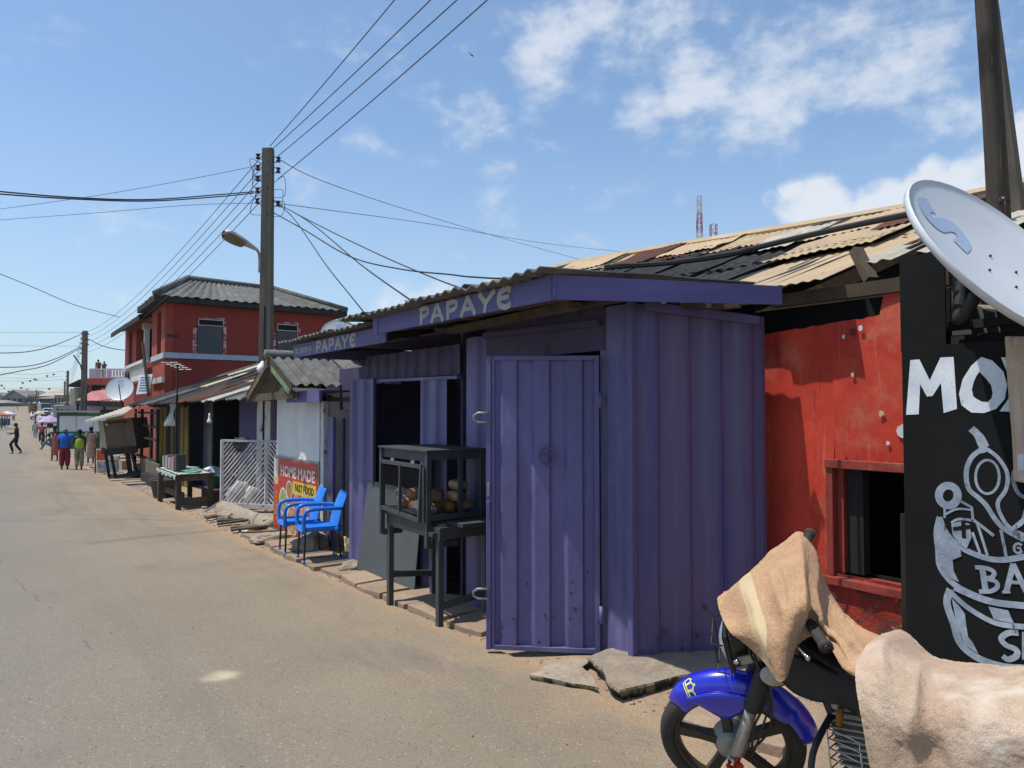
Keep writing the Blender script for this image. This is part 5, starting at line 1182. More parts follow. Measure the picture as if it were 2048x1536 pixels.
# street lamp
lm = thing('street_lamp', 'grey cobra head street lamp on a short bent arm fixed to the tall pole', 'street lamp', tuple(onD(519, 540, 15.3)))
b = MB(); b.tube(smooth_path([onD(519, 545, 15.25), onD(519, 515, 15.25), onD(516, 503, 15.2), onD(508, 494, 15.1)], 5), .028, 8); b.build('arm', mSteel, lm, True)
A0 = onD(513, 500, 15.15); A1 = onD(447, 464, 14.55); ax = (A1-A0); L_ = ax.length; ax.normalize(); sd_ = ax.cross(Vector((0, 0, 1))).normalized(); up_ = sd_.cross(ax)
def headp(f, a, lo=False):
    w = .05+.115*math.sin(min(1, f*1.15)*PI*.62)**1.2; h = .045+.055*math.sin(min(1, f*1.1)*PI*.55)
    if f > .93: w *= max(.25, 1-(f-.93)*9); h *= max(.3, 1-(f-.93)*9)
    return A0+ax*(f*L_)+sd_*(w*math.cos(a))+up_*(h*math.sin(a)*(1 if math.sin(a) > 0 else (1.25 if lo else .35)))
b = MB(); b.quadpatch(lambda u, v: headp(u, v*2*PI), 18, 18); b.build('housing', mat('lamp_housing', (.46,.46,.45), (.36,.36,.35), 6, rough=.45), lm, True)
b = MB(); b.quadpatch(lambda u, v: headp(.42+.54*u, PI+v*PI, True)-up_*.012*math.sin(PI*u), 12, 10); b.build('glass_bowl', mat('dusty_lamp_glass', (.20,.155,.09), (.11,.085,.05), 8, rough=.35), lm, True)

# ------------------------------------------------------------------ overhead wires
wires = []
def wire(p, q, sag, r_, m, label, cat='cable', group=None, n=18):
    p = Vector(p); q = Vector(q); b = MB()
    pts = [p.lerp(q, k/n)-Vector((0, 0, sag*4*(k/n)*(1-k/n))) for k in range(n+1)]
    b.tube(pts, r_, 5); return solo(b, 'overhead_wire', m, label, cat, group=group, smooth=True)
def wire_via(px1, py1, q, p0, X=None):  # from p0 through image point to beyond
    pass
ep = [(768, 0), (830, 0), (878, 0), (934, 0), (975, -30)]
sp = [(540, 292), (552, 300), (556, 312), (556, 338), (556, 362)]
for k, ((ax_, ay_), (sx_, sy_)) in enumerate(zip(ep[:4], [(540, 292), (544, 299), (556, 312), (556, 358)])):
    p = onD(sx_, sy_, 15.4); X = PX; q = onX(ax_, ay_, PX-.08*0+(.0, .0, .12, .15)[k])
    d = q-p; e = p+d*((-18-p.y)/d.y)
    wire(p, e+Vector((0, 0, .9)), .62, .009, mWireGrey, ['first', 'second', 'third', 'fourth'][k]+' from the left of the grey conductors rising from the tall pole top', group='conductors along the street', n=30)
# pole 2 and beyond
P2 = onD(167, 830, 53); t2z = onD(167, 661, 53).z
t_, _, _ = power_pole('second grey power pole standing above the green and white container', P2.x, P2.y, t2z, .42, [(-1, t2z-.2-.36*k) for k in range(5)]+[(1, t2z-.25), (1, t2z-.65), (1, t2z-1.0)])
b = MB(); b.tube([onD(164, 742, 52.9), onD(161, 730, 52.6), onD(147, 710, 51.8)], .05, 6); b.build('lamp_arm', mIron, t_)
P3 = onD(134, 830, 88); t3z = onD(134, 741, 88).z; power_pole('third power pole, thin and dark in front of the far rooftops', P3.x, P3.y, t3z, .30, [(-1, t3z-.25-.45*k) for k in range(4)])
P4 = onD(128.5, 830, 120); t4z = onD(128, 762, 120).z; power_pole('fourth power pole just left of the third thin one', P4.x, P4.y, t4z, .30, [(-1, t4z-.3-.5*k) for k in range(3)])
for k, (px, top) in enumerate([(72.5, 779), (76, 783)]):
    P5 = onD(px, 815, 190); power_pole(['pair of distant street poles on the hill, left one', 'pair of distant street poles on the hill, right one'][k], P5.x, P5.y, onD(px, top, 190).z, .3)
for k in range(5):
    p = Vector((PX, PYY, 0))-Vector((.12, 0, 0)); p.z = izl[k]; q = Vector((P2.x-.2, P2.y, t2z-.2-.36*k))
    wire(p+(-pux*-.0), q, .75, .009, mWireGrey, ['topmost', 'second', 'third', 'fourth', 'lowest'][k]+' grey conductor running from the tall pole to the second pole', group='conductors along the street', n=24)
for k in range(4):
    wire((P2.x-.2, P2.y, t2z-.2-.36*k), (P3.x, P3.y, t3z-.25-.45*k), .8, .012, mWireGrey, ['topmost', 'second', 'third', 'lowest'][k]+' grey conductor from the second pole to the third thin pole', group='conductors along the street')
# service drops
def drop(pts, r_, label, m=None):
    b = MB(); b.tube(smooth_path(pts, 8), r_, 6); solo(b, 'service_cable', m or mWire, label, 'cable', smooth=True)
hub = Vector((PX, PYY, izr[2]))+pux*.22
drop([hub, onD(590, 440, 14.2), onD(650, 527, 12.0), onD(700, 590, 10.3), onX(742, 642, 3.2)], .009, 'black service cable dropping steeply from the tall pole to the far kiosk roof')
drop([hub, onD(620, 445, 13.0), onD(720, 528, 10.5), onX(838, 612, 3.2)], .009, 'black service cable falling from the tall pole to the middle of the kiosk roof')
drop([hub, onD(640, 452, 13.2), onD(760, 510, 11.2), onD(860, 553, 9.6), onX(945, 585, 3.6)], .009, 'black service cable slanting from the tall pole to the roof above the painted letters')
drop([Vector((PX, PYY, izr[2]-.2))+pux*.14, onD(606, 458, 14), onD(700, 513, 12), onD(800, 538, 10.3), onD(900, 549, 9.0), onD(945, 554, 8.4), onD(1050, 556, 7.4), onX(1205, 537, 5.9)], .011, 'long sagging black cable from the tall pole to the patched tin roof')
drop([Vector((PX, PYY, izr[0]))+pux*.25, onD(640, 360, 18), onD(800, 415, 23), onD(1000, 475, 30), onD(1200, 530, 38)], .009, 'very thin pale wire crossing the sky to the right above the roofs', mWireGrey)
drop([Vector((PX, PYY, izr[2]))+pux*.25, onD(640, 418, 18), onD(860, 448, 24), onD(1100, 488, 32), onD(1310, 510, 40)], .009, 'lower very thin wire running right behind the tin roof ridge', mWireGrey)
hl = Vector((PX, PYY, izl[3]-.03))-pux*.3
for k, (a, m_, lb) in enumerate([([hl, onD(440, 389, 14.6), onD(300, 399, 13), onD(150, 395, 11.8), onD(0, 383, 11), onD(-120, 370, 10.4)], mWire, 'thick black cable from the tall pole leaving the picture at left'),
        ([hl-Vector((0, 0, .03)), onD(440, 393, 14.5), onD(300, 402, 13), onD(150, 398, 11.9), onD(0, 388, 11.1), onD(-120, 378, 10.5)], mWire, 'second thick black cable hanging just under the first at left'),
        ([hl+Vector((0, 0, .55)), onD(380, 358, 16), onD(200, 390, 17), onD(0, 418, 18), onD(-120, 432, 19)], mWireGrey, 'thin pale wire sloping down to the left from the tall pole'),
        ([hl-Vector((0, 0, .25)), onD(380, 410, 16), onD(200, 425, 17), onD(0, 440, 18), onD(-120, 450, 19)], mWireGrey, 'lowest thin pale wire heading left from the tall pole')]):
    b = MB(); b.tube(smooth_path(a, 6), .012 if m_ is mWire else .006, 5); solo(b, 'service_cable', m_, lb, 'cable', smooth=True)
drop([onD(-40, 532, 24), onD(60, 572, 26), onD(150, 610, 28), onD(238, 634, 31)], .012, 'dark cable from the left edge to the eave of the red two storey house')
P2t = Vector((P2.x-.3, P2.y, t2z-.3))
for k, (pts, lb) in enumerate([([P2t, onD(110, 690, 40), onD(50, 704, 38), onD(-30, 706, 36)], 'dark cable from the second pole sagging to the left, highest'),
        ([P2t-Vector((0, 0, .9)), onD(110, 718, 40), onD(50, 733, 38), onD(-30, 734, 36)], 'dark cable from the second pole sagging to the left, middle one'),
        ([P2t-Vector((0, 0, 1.0)), onD(100, 728, 40), onD(40, 742, 38), onD(-30, 756, 36)], 'dark cable from the second pole sagging to the left, lowest'),
        ([Vector((P2.x+.3, P2.y, t2z-.6)), onD(200, 690, 43), onD(230, 698, 42), onD(256, 701, 41)], 'short cable from the second pole to the red house wall')]): drop(pts, .022, lb)
for k, py in enumerate((747, 755, 760, 775, 782)):
    drop([onD(128-(k % 2)*4, py-5+k*2, 100), onD(60, py+2, 105), onD(-30, py+(k*3-4), 108)], .02, ['highest', 'second', 'third', 'fourth', 'lowest'][k]+' of the thin far wires crossing left above the gabled house', mWireGrey)
for k in range(2): drop([onD(163, 665+k*27, 43), onD(80, 665+k*27, 44), onD(-30, 664+k*27, 45)], .010, ['upper', 'lower'][k]+' level hairline wire left of the second pole top', mWireGrey)
# small dark flags strung on the far wires
rs = random.Random(8); 
for k, (px, py) in enumerate([(3, 771), (8, 776), (42, 776), (60, 762), (69, 759), (73, 760), (94, 752), (107, 749), (45, 766), (54, 779), (17, 783), (98, 778)]):
    p = onD(px, py, 104); b = MB(); s = .2; b.prism([p+Vector((-s, 0, s*.4)), p+Vector((s, 0, s*.6)), p+Vector((s*.3, 0, -s))], (0, .03, 0)); solo(b, 'bunting_flag', [mBlackVinyl, mBag][k % 4 == 1], 'tiny bunting flag hanging from the far street wires', 'flag', group='bunting flags over the far street')
# ------------------------------------------------------------------ purple shed with patched lean-to roof (behind the lattice gate)
sh = thing('purple_shed', 'low dark purple shed with patched lean-to roof behind the white lattice gate', 'shed', (4.8, 18, zg(18)))
SX = 4.9
def wy(px, X): return onX(px, 880, X).y
for (pa_, pb_, m, nm) in [(373, 408, mPurpleDark, 'wall'), (478, 552, mPurpleDark, 'wall')]:
    MB().b2((SX, wy(pb_, SX), -.7), (SX+.1, wy(pa_, SX), 2.02)).build(nm, mat('shed_purple', (.085,.065,.19), (.065,.05,.14), 3, rough=.8), sh)
MB().b2((SX-.02, wy(424, SX), -.7), (SX+.02, wy(410, SX), 2.02)).build('door_leaf', mat('grey_door', (.20,.21,.22), None, 3, rough=.6), sh)
MB().b2((SX-.03, wy(411.5, SX), -.7), (SX-.02, wy(409.5, SX), 2.1)).build('door_edge', mat('blue_door_edge', (.25,.35,.55), None, 3), sh)
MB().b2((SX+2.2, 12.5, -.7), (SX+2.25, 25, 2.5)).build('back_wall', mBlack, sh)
MB().b2((SX+.1, 12.4, -.7), (SX+2.2, 12.45, 2.0)).build('side_wall', mPurpleDark, sh)
MB().b2((SX, 12.5, 1.95), (SX+.08, 24.5, 2.07)).build('wall_plate', mWoodDark, sh)
# roof: eave X 3.7.. z ~1.9, rises to X 8.2
def lt(u, v): # u along street 0 near .. 1 far, v 0 eave .. 1 top
    y = 14.2+13.8*u; ex = 3.95-.25*u; ez = 1.84-.10*u; tx = 7.8; tz = 3.22
    return Vector((ex+(tx-ex)*v, y, ez+(tz-ez)*v))
k = 0
for j, (v0, v1) in enumerate([(0, .36), (.33, .68), (.64, 1.0)]):
    for i in range(14):
        u0, u1 = i/14, (i+1)/14+.006
        m = mAsbDark if (i+j) % 5 else mAsb
        if j == 0 and i in (4, 5): m = mRust
        if j == 0 and i == 2: m = mZincPale
        if j == 1 and i in (3, 4, 9): m = mZincTan
        if j == 2 and i in (6, 11): m = mZincPale
        l = .02*j+.008*(i % 2)+.01; L = Vector((0, 0, l)); e = Vector((-.10-.12*random.Random(k).random(), 0, -.03)) if j == 0 else Vector((0, 0, 0))
        corr(lt(u0, v1)+L, lt(u1, v1)+L, lt(u0, v0)+L+e, lt(u1, v0)+L+e, .14, .016, 3, .006, .02, 300+k, .01, k=4).build('roof_sheet', m, sh); k += 1
for i in range(9):
    u = .05+i*.11; MB().beam(lt(u, .02)-Vector((0, 0, .06)), lt(u, .95)-Vector((0, 0, .07)), .05, .07).build('rafter', mWoodDark, sh)
for i in range(7):   # stray battens lying on the roof
    u = .1+.12*i; MB().beam(lt(u, .35+.1*(i % 3))+Vector((0, 0, .07)), lt(u+.05, .85)+Vector((0, 0, .08)), .06, .03).build('batten', [mWoodDark, mWood][i % 2], sh)
b = MB(); b.lathe([(.001,.0),(.04,.005),(.055,.03),(.045,.055),(.03,.08),(.02,.14),(.02,.2),(.001,.2)], tuple(onD(419, 841, 15.0)-Vector((0, 0, .05))), 12); solo(b, 'light_bulb', mWhitePl, 'white bulb hanging under the rusty sheet of the purple shed roof', 'light bulb', smooth=True)
b = MB(); b.b2((4.5, 14.6, -.5), (4.85, 15.9, .25)); b.b2((4.42, 14.5, .25), (4.9, 16, .3)); 
b = MB(); b.b2((4.5, 15.2, -.46), (4.9, 16.6, .22)); solo(b, 'purple_counter', mat('shed_purple2', (.12,.10,.30), (.09,.07,.2), 3), 'low purple counter inside the shed with flower pots on it', 'counter')
# potted plants on the counter
def leafy(n, c, r_, s, m, seed, squash=1.0):
    b = MB(); rs = random.Random(seed)
    for i in range(n):
        d = Vector((rs.gauss(0, 1), rs.gauss(0, 1), rs.gauss(0, 1)*squash)).normalized()*r_*rs.random()**.45; p = Vector(c)+d
        q = Matrix.Rotation(rs.uniform(0, 6.3), 3, 'Z') @ Matrix.Rotation(rs.uniform(-1.2, 1.2), 3, 'X'); a = s*rs.uniform(.6, 1.2)
        b.add([p+q @ Vector(v) for v in ((-a*.4, 0, 0), (0, -a, a*.1), (a*.4, 0, 0), (0, a, a*.1))], [(0, 1, 2, 3)])
    return b
for i, (y, x, lab, colr) in enumerate([(15.45, 4.62, 'terracotta pot with red flowers on the purple counter, right one', (.30,.04,.05)), (16.2, 4.62, 'dark leafy potted plant left of the terracotta pot on the counter', (.05,.03,.04))]):
    t = thing('potted_plant', lab, 'plant', (x, y, .22)); b = MB(); b.lathe([(.001,.0),(.09,.0),(.13,.2),(.11,.2),(.10,.17),(.001,.17)], (x, y, .222), 14); b.build('pot', mat('terracotta', (.30,.10,.05), None, 4), t, True)
    leafy(90, (x, y, .52), .2, .05, None, i).build('leaves', mat('plant_leaf_%d' % i, colr, (.03,.07,.02), 12), t)
# antenna mast in front
at_ = thing('tv_antenna', 'tall thin dark pole carrying a small multi rod antenna at the roadside', 'antenna', (3.45, 18.2, zg(18.2)))
pa_ = onX(351, 990, 3.45); tz = onX(352, 722, 3.45).z; AY = pa_.y
MB().beam((3.45, AY, zg(AY)-.05), (3.45, AY, 1.65+.3), .05, .05).build('mast', mWoodDark, at_); b = MB(); b.tube([(3.45, AY, 1.9), (3.45, AY, tz)], .018, 6); b.build('mast', mIron, at_)
b = MB(); b.tube([(3.45-.25, AY-.3, tz-.06), (3.45+.25, AY+.3, tz-.2)], .012, 6); b.build('boom', mSteel, at_)
for i in range(5):
    c = Vector((3.45, AY, tz-.13))+Vector((.25, .3, -.07))*((i-2)/2.2); d = Vector((.62, -.5, .0)).normalized()*(.20-.012*i)
    b = MB(); b.tube([c-d, c+d], .009, 5); b.build('rod', mSteel, at_)
hp = MB(); hp.quadpatch(lambda u, v: onX(338+15*u-(6*v if u < .5 else 3*v), 806+46*v-6*u*(1-v), 3.9)+Vector((.06*math.sin(v*5+u*2), 0, 0)), 8, 10, .002)
solo(hp, 'hanging_poster', [mat('old_white_poster', (.50,.50,.48), (.12,.12,.14), 16, rough=.6)], 'curled white poster hanging from the eave next to the antenna pole', 'poster')
# yellow plank stall + dark grille
yk = thing('yellow_stall', 'stall of dull yellow planks under the dark sheet roof', 'stall', (4.3, 23, zg(23)))
YX = 4.35
px = 318; k = 0
while px < 372:
    y1, y0 = wy(px, YX), wy(px+6.6, YX); MB().b2((YX+.02*(k % 2), y0+.01, -.8), (YX+.04+.02*(k % 2), y1, 1.72)).build('plank', [mYellowP, mYellowP, mWoodDark][k % 3 if k != 4 else 2], yk); px += 7; k += 1
MB().b2((YX-.05, wy(372, YX), 1.66), (YX, wy(300, YX), 1.76)).build('wall_plate', mWoodDark, yk); MB().b2((YX+1.6, 18, -.8), (YX+1.65, 31, 1.9)).build('back_wall', mBlack, yk)
gx = 3.9
bx_ = thing('stall_front', 'open dark timber window frame with a boarded lower half left of the yellow stall', 'stall', (gx, 27, zg(27)))
for px in (268, 281, 300, 312): y = wy(px, gx); MB().b2((gx, y-.07, zg(27)), (gx+.08, y+.07, 1.6)).build('post', mWoodDark, bx_)
for z0 in (1.45, .62, -.02, 1.02): MB().b2((gx-.01, wy(313, gx), z0), (gx+.07, wy(268, gx), z0+.06)).build('rail', mWoodDark, bx_)
MB().b2((gx-.05, wy(322, gx), -.55), (gx, wy(284, gx), -.03)).build('panel', mPly, bx_); MB().b2((gx-.3, wy(325, gx-.3), zg(26)), (gx-.1, wy(283, gx-.3), -.35)).build('crate', mWoodDark, bx_)
cw = MB(); cw.b2((5.0, 28.2, -.9), (5.05, 36, 1.9)); solo(cw, 'cream_wall', mCream, 'cream ground floor wall seen through the timber frame', 'wall')
for i in range(2):
    y = 29.5+i*2.4; w_ = thing('barred_window', ['near barred window in the cream wall', 'far barred window in the cream wall'][i], 'window', (4.95, y, .2)); MB().b2((4.95, y-.5, .1), (4.99, y+.5, 1.3)).build('pane', mDarkGlass, w_)
    for k in range(5): MB().b2((4.92, y-.5+k*.25-.015, .1), (4.945, y-.5+k*.25+.015, 1.3)).build('bar', mWhiteT, w_)
# leaning plywood kiosk on stilts
lk = thing('plywood_kiosk', 'leaning plywood kiosk on stilts with a tilted white edged roof sheet', 'kiosk', (3.7, 27.5, zg(27.5)))
D_ = 24.0
def lp(px, py, d=0): return onD(px, py, D_+d)
q = [lp(193, 841), lp(267, 834), lp(272, 897), lp(212, 905)]
fq = [lp(228, 841, .0), lp(264, 836, .0), lp(272, 896, .0), lp(214+30, 901, 0)]
c4 = [lp(205, 842), lp(264, 835), lp(274, 898), lp(216, 904)]; bk = [p+Vector((.6, 1.0, 0)) for p in c4]; lf = [lp(193, 842)+Vector((.1, .7, 0)), lp(203, 903)+Vector((.1, .7, 0))]
b = MB(); b.add(c4+bk, [(0,1,2,3),(7,6,5,4),(0,4,5,1),(1,5,6,2),(2,6,7,3),(3,7,4,0)]); b.build('body', mPly, lk)
b = MB(); b.add([lf[0], c4[0]+Vector((-.01, -.02, 0)), c4[3]+Vector((-.01, -.02, 0)), lf[1]], [(0,1,2,3)]); b.build('side_panel', mat('pale_plywood', (.34,.28,.20), (.27,.22,.16), 3, rough=.8), lk)
MB().beam(c4[3]+Vector((-.05, -.05, 0)), c4[2]+Vector((-.0, -.05, 0)), .08, .22).build('sill', mWoodDark, lk); MB().beam(lf[1], c4[3], .08, .2).build('sill', mWoodDark, lk)
for (a, bb) in [((211, 905), (219, 957)), ((222, 906), (231, 953)), ((252, 900), (259, 948)), ((256, 900), (263, 950)), ((262, 897), (274, 950))]: MB().beam(lp(*a), lp(bb[0], bb[1], .3), .07, .07).build('leg', mWoodDark, lk)
for px, py in ((214, 849), (249, 845)): b = MB(); b.ball(lp(px, py, -.06), .045, 8); b.build('bulb', mWhitePl if px < 230 else mRust, lk, True)
MB().beam(lp(214, 847, -.03), lp(252, 843, -.03), .03, .03).build('wire_bar', mIron, lk)
corr(lp(170, 843, -.5), lp(250, 826, -.8), lp(175, 840, 1.2), lp(292, 800, 1.2), .12, .01, 3, .01, .01, 5).build('roof_sheet', mZincPale, lk)
MB().beam(lp(170, 844.5, -.52), lp(246, 828.5, -.82), .02, .05).build('roof_edge', mWhiteT, lk)
MB().beam(lp(240, 957, -.6), lp(300, 938, .2), .9, .04).build('ramp_board', mWoodDark, lk)
# picture boards and concrete benches below
pb = thing('picture_board', 'picture covered board with orange top panel standing under the leaning kiosk', 'board', tuple(onG(214, 948)))
o3 = onG(196, 944); s = lambda px, py: onD(px, py, 25.6)
mPic = mat('picture_print', (.55,.52,.48), (.12,.16,.30), 9, rough=.5, patches=[((.30,.04,.03), 12, .60, .64), ((.10,.25,.06), 14, .64, .68)])
b = MB(); b.prism([s(193, 899), s(216, 903), s(216, 921), s(193, 921)], (.05, .05, 0)); b.build('panel', mat('orange_print', (.55,.13,.03), (.45,.08,.02), 12, rough=.5), pb)
b = MB(); b.prism([s(194, 923), s(234, 923), s(235, 944), s(194, 946)], (.05, .05, 0)); b.build('panel', mPic, pb); b = MB(); b.prism([s(216, 912), s(237, 912), s(237, 920), s(216, 920)], (.05, .05, 0)); b.build('panel', mWhiteT, pb)
MB().beam(s(190.5, 895), s(190.5, 947), .04, .04).build('post', mWoodDark, pb)
for i, (x0, x1, y) in enumerate([(3.9, 5.0, 29.0), (3.8, 4.9, 31.5), (3.7, 4.6, 34.5)]): b = MB(); b.box(((x0+x1)/2, y, zg(y)+.18), (x1-x0, .9, .4), None, .02); solo(b, 'concrete_bench', mConcrete, ['nearest', 'middle', 'farthest'][i]+' low concrete bench block beside the drain past the leaning kiosk', 'bench')

# ------------------------------------------------------------------ book table and things round it
tb_ = thing('book_table', 'rough wooden roadside table with green patterned cloth and upright books', 'table', (3.5, 17.5, zg(17.5)))
LX0, LX1, LY0, LY1 = 3.08, 3.72, 16.45, 18.55
for x, y in ((LX0, LY0), (LX0, LY1), (LX1, LY0), (LX1, LY1)): MB().beam((x, y, zg(y)-.03), (x, y, .22), .10, .10).build('leg', mWood, tb_)
for a, c in (((LX0, LY0, .17), (LX0, LY1, .15)), ((LX0, LY0, .17), (LX1, LY0, .17)), ((LX0, LY1, .15), (LX1, LY1, .15)), ((LX0, LY0, -.33), (LX1, LY0, -.3)), ((LX0+.1, LY0, -.2), (LX0+.1, LY1, -.25))): MB().beam(a, c, .04, .13).build('rail', mWood, tb_)
MB().b2((LX0-.06, LY0-.06, .225), (LX1+.08, LY1+.08, .25)).build('top', mWood, tb_)
b = MB(); b.quadpatch(lambda u, v: Vector((LX0-.075+(LX1-LX0+.05)*v if v > .1 else LX0-.08-.01*math.sin(u*40), LY0-.07+(LY1-LY0+.12)*u, .258+.006*noise.noise(Vector((u*14, v*9, 0)))-(.0 if v > .1 else (.1-v)*.9*(1+.3*math.sin(u*31))))), 40, 14)
solo(b, 'table_cloth', mat('green_white_cloth', (.50,.52,.49), (.20,.34,.29), 15, rough=.8, patches=[((.04,.17,.13), 8, .60, .66)]), 'green and white patterned plastic cloth on the book table', 'tablecloth')
cols = [(.55,.52,.47), (.10,.11,.16), (.50,.48,.45), (.42,.12,.05), (.55,.50,.42), (.16,.20,.26), (.50,.48,.44), (.30,.08,.07), (.06,.05,.07)]
yy = 18.45
for i in range(9):
    w_ = .16+.02*(i % 3); h_ = .30+.02*(i % 2)+(.12 if i == 8 else 0); b = MB(); b.box((3.20, yy-w_/2, .262+h_/2), (.20, w_-.05, h_*(.8+.06*((i*5) % 4)))); solo(b, 'book_stack', mat('book_cover_%d' % i, cols[i], tuple(c*.6 for c in cols[i]), 25, rough=.6, fine=.2), ['pale book at the far left end', 'black spined book second from the left', 'cream book third from the left', 'orange red book left of the middle', 'pale book in the middle', 'slate blue book right of the middle', 'cream book third from the right', 'dull red book second from the right', 'tall black book at the right end'][i]+' of the row on the roadside table', 'book'); yy -= w_
b = MB()
for i in range(9):
    b.box((3.35+.05*(i % 3), 16.6+.09*i*.6, .275+.008*i), (.2, .26, .015), Matrix.Rotation(i*.7, 3, 'Z'))
solo(b, 'paper_heap', mat('paper_green_heap', (.40,.50,.44), (.05,.30,.20), 30), 'loose heap of pale and green papers at the near end of the book table', 'papers')
b = MB(); b.lathe([(.001,.0),(.28,.0),(.36,.38),(.38,.40),(.38,.43),(.35,.41),(.27,.05),(.001,.05)], (3.38, 19.6, zg(19.6)+.01), 24); solo(b, 'basin', mTyreGrey, 'big round dark grey plastic basin left of the book table', 'basin', smooth=True)
gp_ = onG(398, 985); b = MB(); b.lathe([(.001,.0),(.13,.0),(.17,.27),(.18,.28),(.165,.27),(.001,.25)], (4.15, 17.9, zg(17.9)+.28), 18); solo(b, 'green_bucket', mGreenPl, 'green plastic bucket behind the book table', 'bucket', smooth=True)
b = MB(); b.b2((3.95, 17.4, zg(17.9)+.0), (4.5, 18.4, zg(17.9)+.27)); solo(b, 'low_bench', mWood, 'low rough wooden bench carrying the green bucket', 'bench')
b = MB(); b.ball((0, 0, 0), .24, 14, (1.2, .9, .7)); b.v = [tuple(Vector(v)*(1+.4*noise.noise(Vector(v)*5))+Vector((4.35, 18.9, zg(18)+.55))) for v in b.v]; solo(b, 'plastic_bundle', mat('pale_blue_film', (.45,.52,.58), (.6,.6,.6), 8, rough=.4), 'pale blue and white plastic bundle behind the book table', 'bag')
gc = thing('green_chair', 'pale green plastic chair seen side on between the book table and the lattice gate', 'chair', (4.35, 16.2, zg(16.2)))
x, y, z = 4.35, 16.2, zg(16.2)
b = MB(); b.quadpatch(lambda u, v: Vector((x-.22+.44*u, y-.22+.44*v, z+.43-.03*math.sin(PI*u))), 6, 6, .02); b.build('seat', mPaleGreen, gc, True)
b = MB(); b.quadpatch(lambda u, v: Vector((x-.21+.42*v, y-.25-.12*u-.03*math.sin(PI*v), z+.44+.45*u)), 6, 8, .02); b.build('backrest', mPaleGreen, gc, True)
for s_ in (-1, 1):
    MB().tube(smooth_path([(x+s_*.22, y+.22, z+.45), (x+s_*.24, y+.2, z+.64), (x+s_*.24, y-.0, z+.68), (x+s_*.22, y-.3, z+.66)], 4), .02, 6).build('armrest', mPaleGreen, gc, True)
    for dy in (-.2, .2): MB().beam((x+s_*.2, y+dy, z+.43), (x+s_*.22, y+dy*1.15, z), .03, .03).build('leg', mIron, gc)

# ------------------------------------------------------------------ red two-storey house
Z1, Z2 = 3.58, 5.62
B0 = Vector((4.8, 28.4, 0)); B1 = Vector((11.2, 28.7, 0)); B2 = Vector((5.15, 41.5, 0)); B3 = Vector((11.6, 41.8, 0))
bh = thing('red_two_storey_house', 'brick red two storey house with pale blue band and corrugated cement roof', 'house', (7, 34, zg(33)))
ZB = zg(35)-.3
def wall2(a, c, z0, z1, m, nm='wall', th=.2): 
    d = (c-a); d.normalize(); n = Vector((d.y, -d.x, 0)); MB().prism([a+Vector((0,0,z0)), c+Vector((0,0,z0)), c+Vector((0,0,z1)), a+Vector((0,0,z1))], -n*th).build(nm, m, bh)
wall2(B0, B1, ZB, Z2, mRedHouse); wall2(B1, B3, ZB, Z2, mRedHouse); wall2(B3, B2, ZB, Z2, mRedHouse)
# street face with openings on the upper floor
D2 = (B2-B0).length; e2 = (B2-B0).normalized(); n2 = Vector((-e2.y, e2.x, 0)); n2 = n2 if n2.x < 0 else -n2
def sf(u, z, n=0): return B0+e2*u+n2*n+Vector((0, 0, z))
def sbox(u0, u1, z0, z1, n0, n1, nm, m, par=None): 
    b = MB(); vs = [sf(u, z, n) for z in (z0, z1) for u, n in ((u0, n0), (u1, n0), (u1, n1), (u0, n1))]; b.add(vs, [(3,2,1,0),(4,5,6,7),(0,1,5,4),(1,2,6,5),(2,3,7,6),(3,0,4,7)]); return b.build(nm, m, par or bh)
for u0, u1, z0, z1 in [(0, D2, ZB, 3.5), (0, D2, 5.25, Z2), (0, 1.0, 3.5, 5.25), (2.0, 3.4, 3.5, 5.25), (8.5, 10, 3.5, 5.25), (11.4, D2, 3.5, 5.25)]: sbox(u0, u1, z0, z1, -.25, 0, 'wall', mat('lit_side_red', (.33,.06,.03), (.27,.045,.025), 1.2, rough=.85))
sbox(1.05, 1.95, 3.55, 5.2, -.15, -.1, 'window', mDarkGlass); sbox(10.05, 11.35, 3.55, 5.2, -.15, -.1, 'window', mDarkGlass)
sbox(3.4, 8.5, 3.5, 5.25, -1.8, -1.7, 'inner_wall', mBlack); sbox(5.8, 6.1, 3.5, 5.25, -.22, -.02, 'column', mWhiteT); sbox(5.7, 6.2, 5.0, 5.25, -.28, .03, 'capital', mWhiteT)
sbox(-.02, 3.2, Z1-.15, Z1+.05, 0, .06, 'band', mBand); sbox(9.2, D2, Z1-.15, Z1+.05, 0, .06, 'band', mBand)
sbox(3.2, 9.2, 2.75, 2.95, 0, .35, 'balcony_slab', mWhiteT); sbox(3.2, 9.2, 3.42, 3.55, .1, .35, 'balcony_rail', mWhiteT)
for k in range(20): sbox(3.3+k*.3, 3.42+k*.3, 2.95, 3.42, .16, .28, 'baluster', mWhiteT)
MB().prism([B0+Vector((-.07,-.07,Z1-.15)), B1+Vector((0,-.07,Z1-.13)), B1+Vector((0,-.07,Z1+.05)), B0+Vector((-.07,-.07,Z1+.05))], (0, .068, 0)).build('band', mBand, bh)
sbox(0, 2.8, 2.55, 2.75, 0, .1, 'ledge', mWhiteT)
ef = (B1-B0).normalized(); nf = Vector((ef.y, -ef.x, 0))
if nf.y > 0: nf = -nf
def ff(u, z, n=0): return B0+ef*u+nf*n+Vector((0, 0, z))
def fu(px): # px -> u on the front face
    r = ray(px, 700); t = (B0.y+0)/r.y; x = r.x*t
    for _ in range(4): y = B0.y+(x-B0.x)*ef.y/ef.x; t = y/r.y; x = r.x*t
    return (x-B0.x)/ef.x
def fz(px, py): u = fu(px); p = ff(u, 0); r = ray(px, py); return 1.65+r.z*(p.y/r.y)
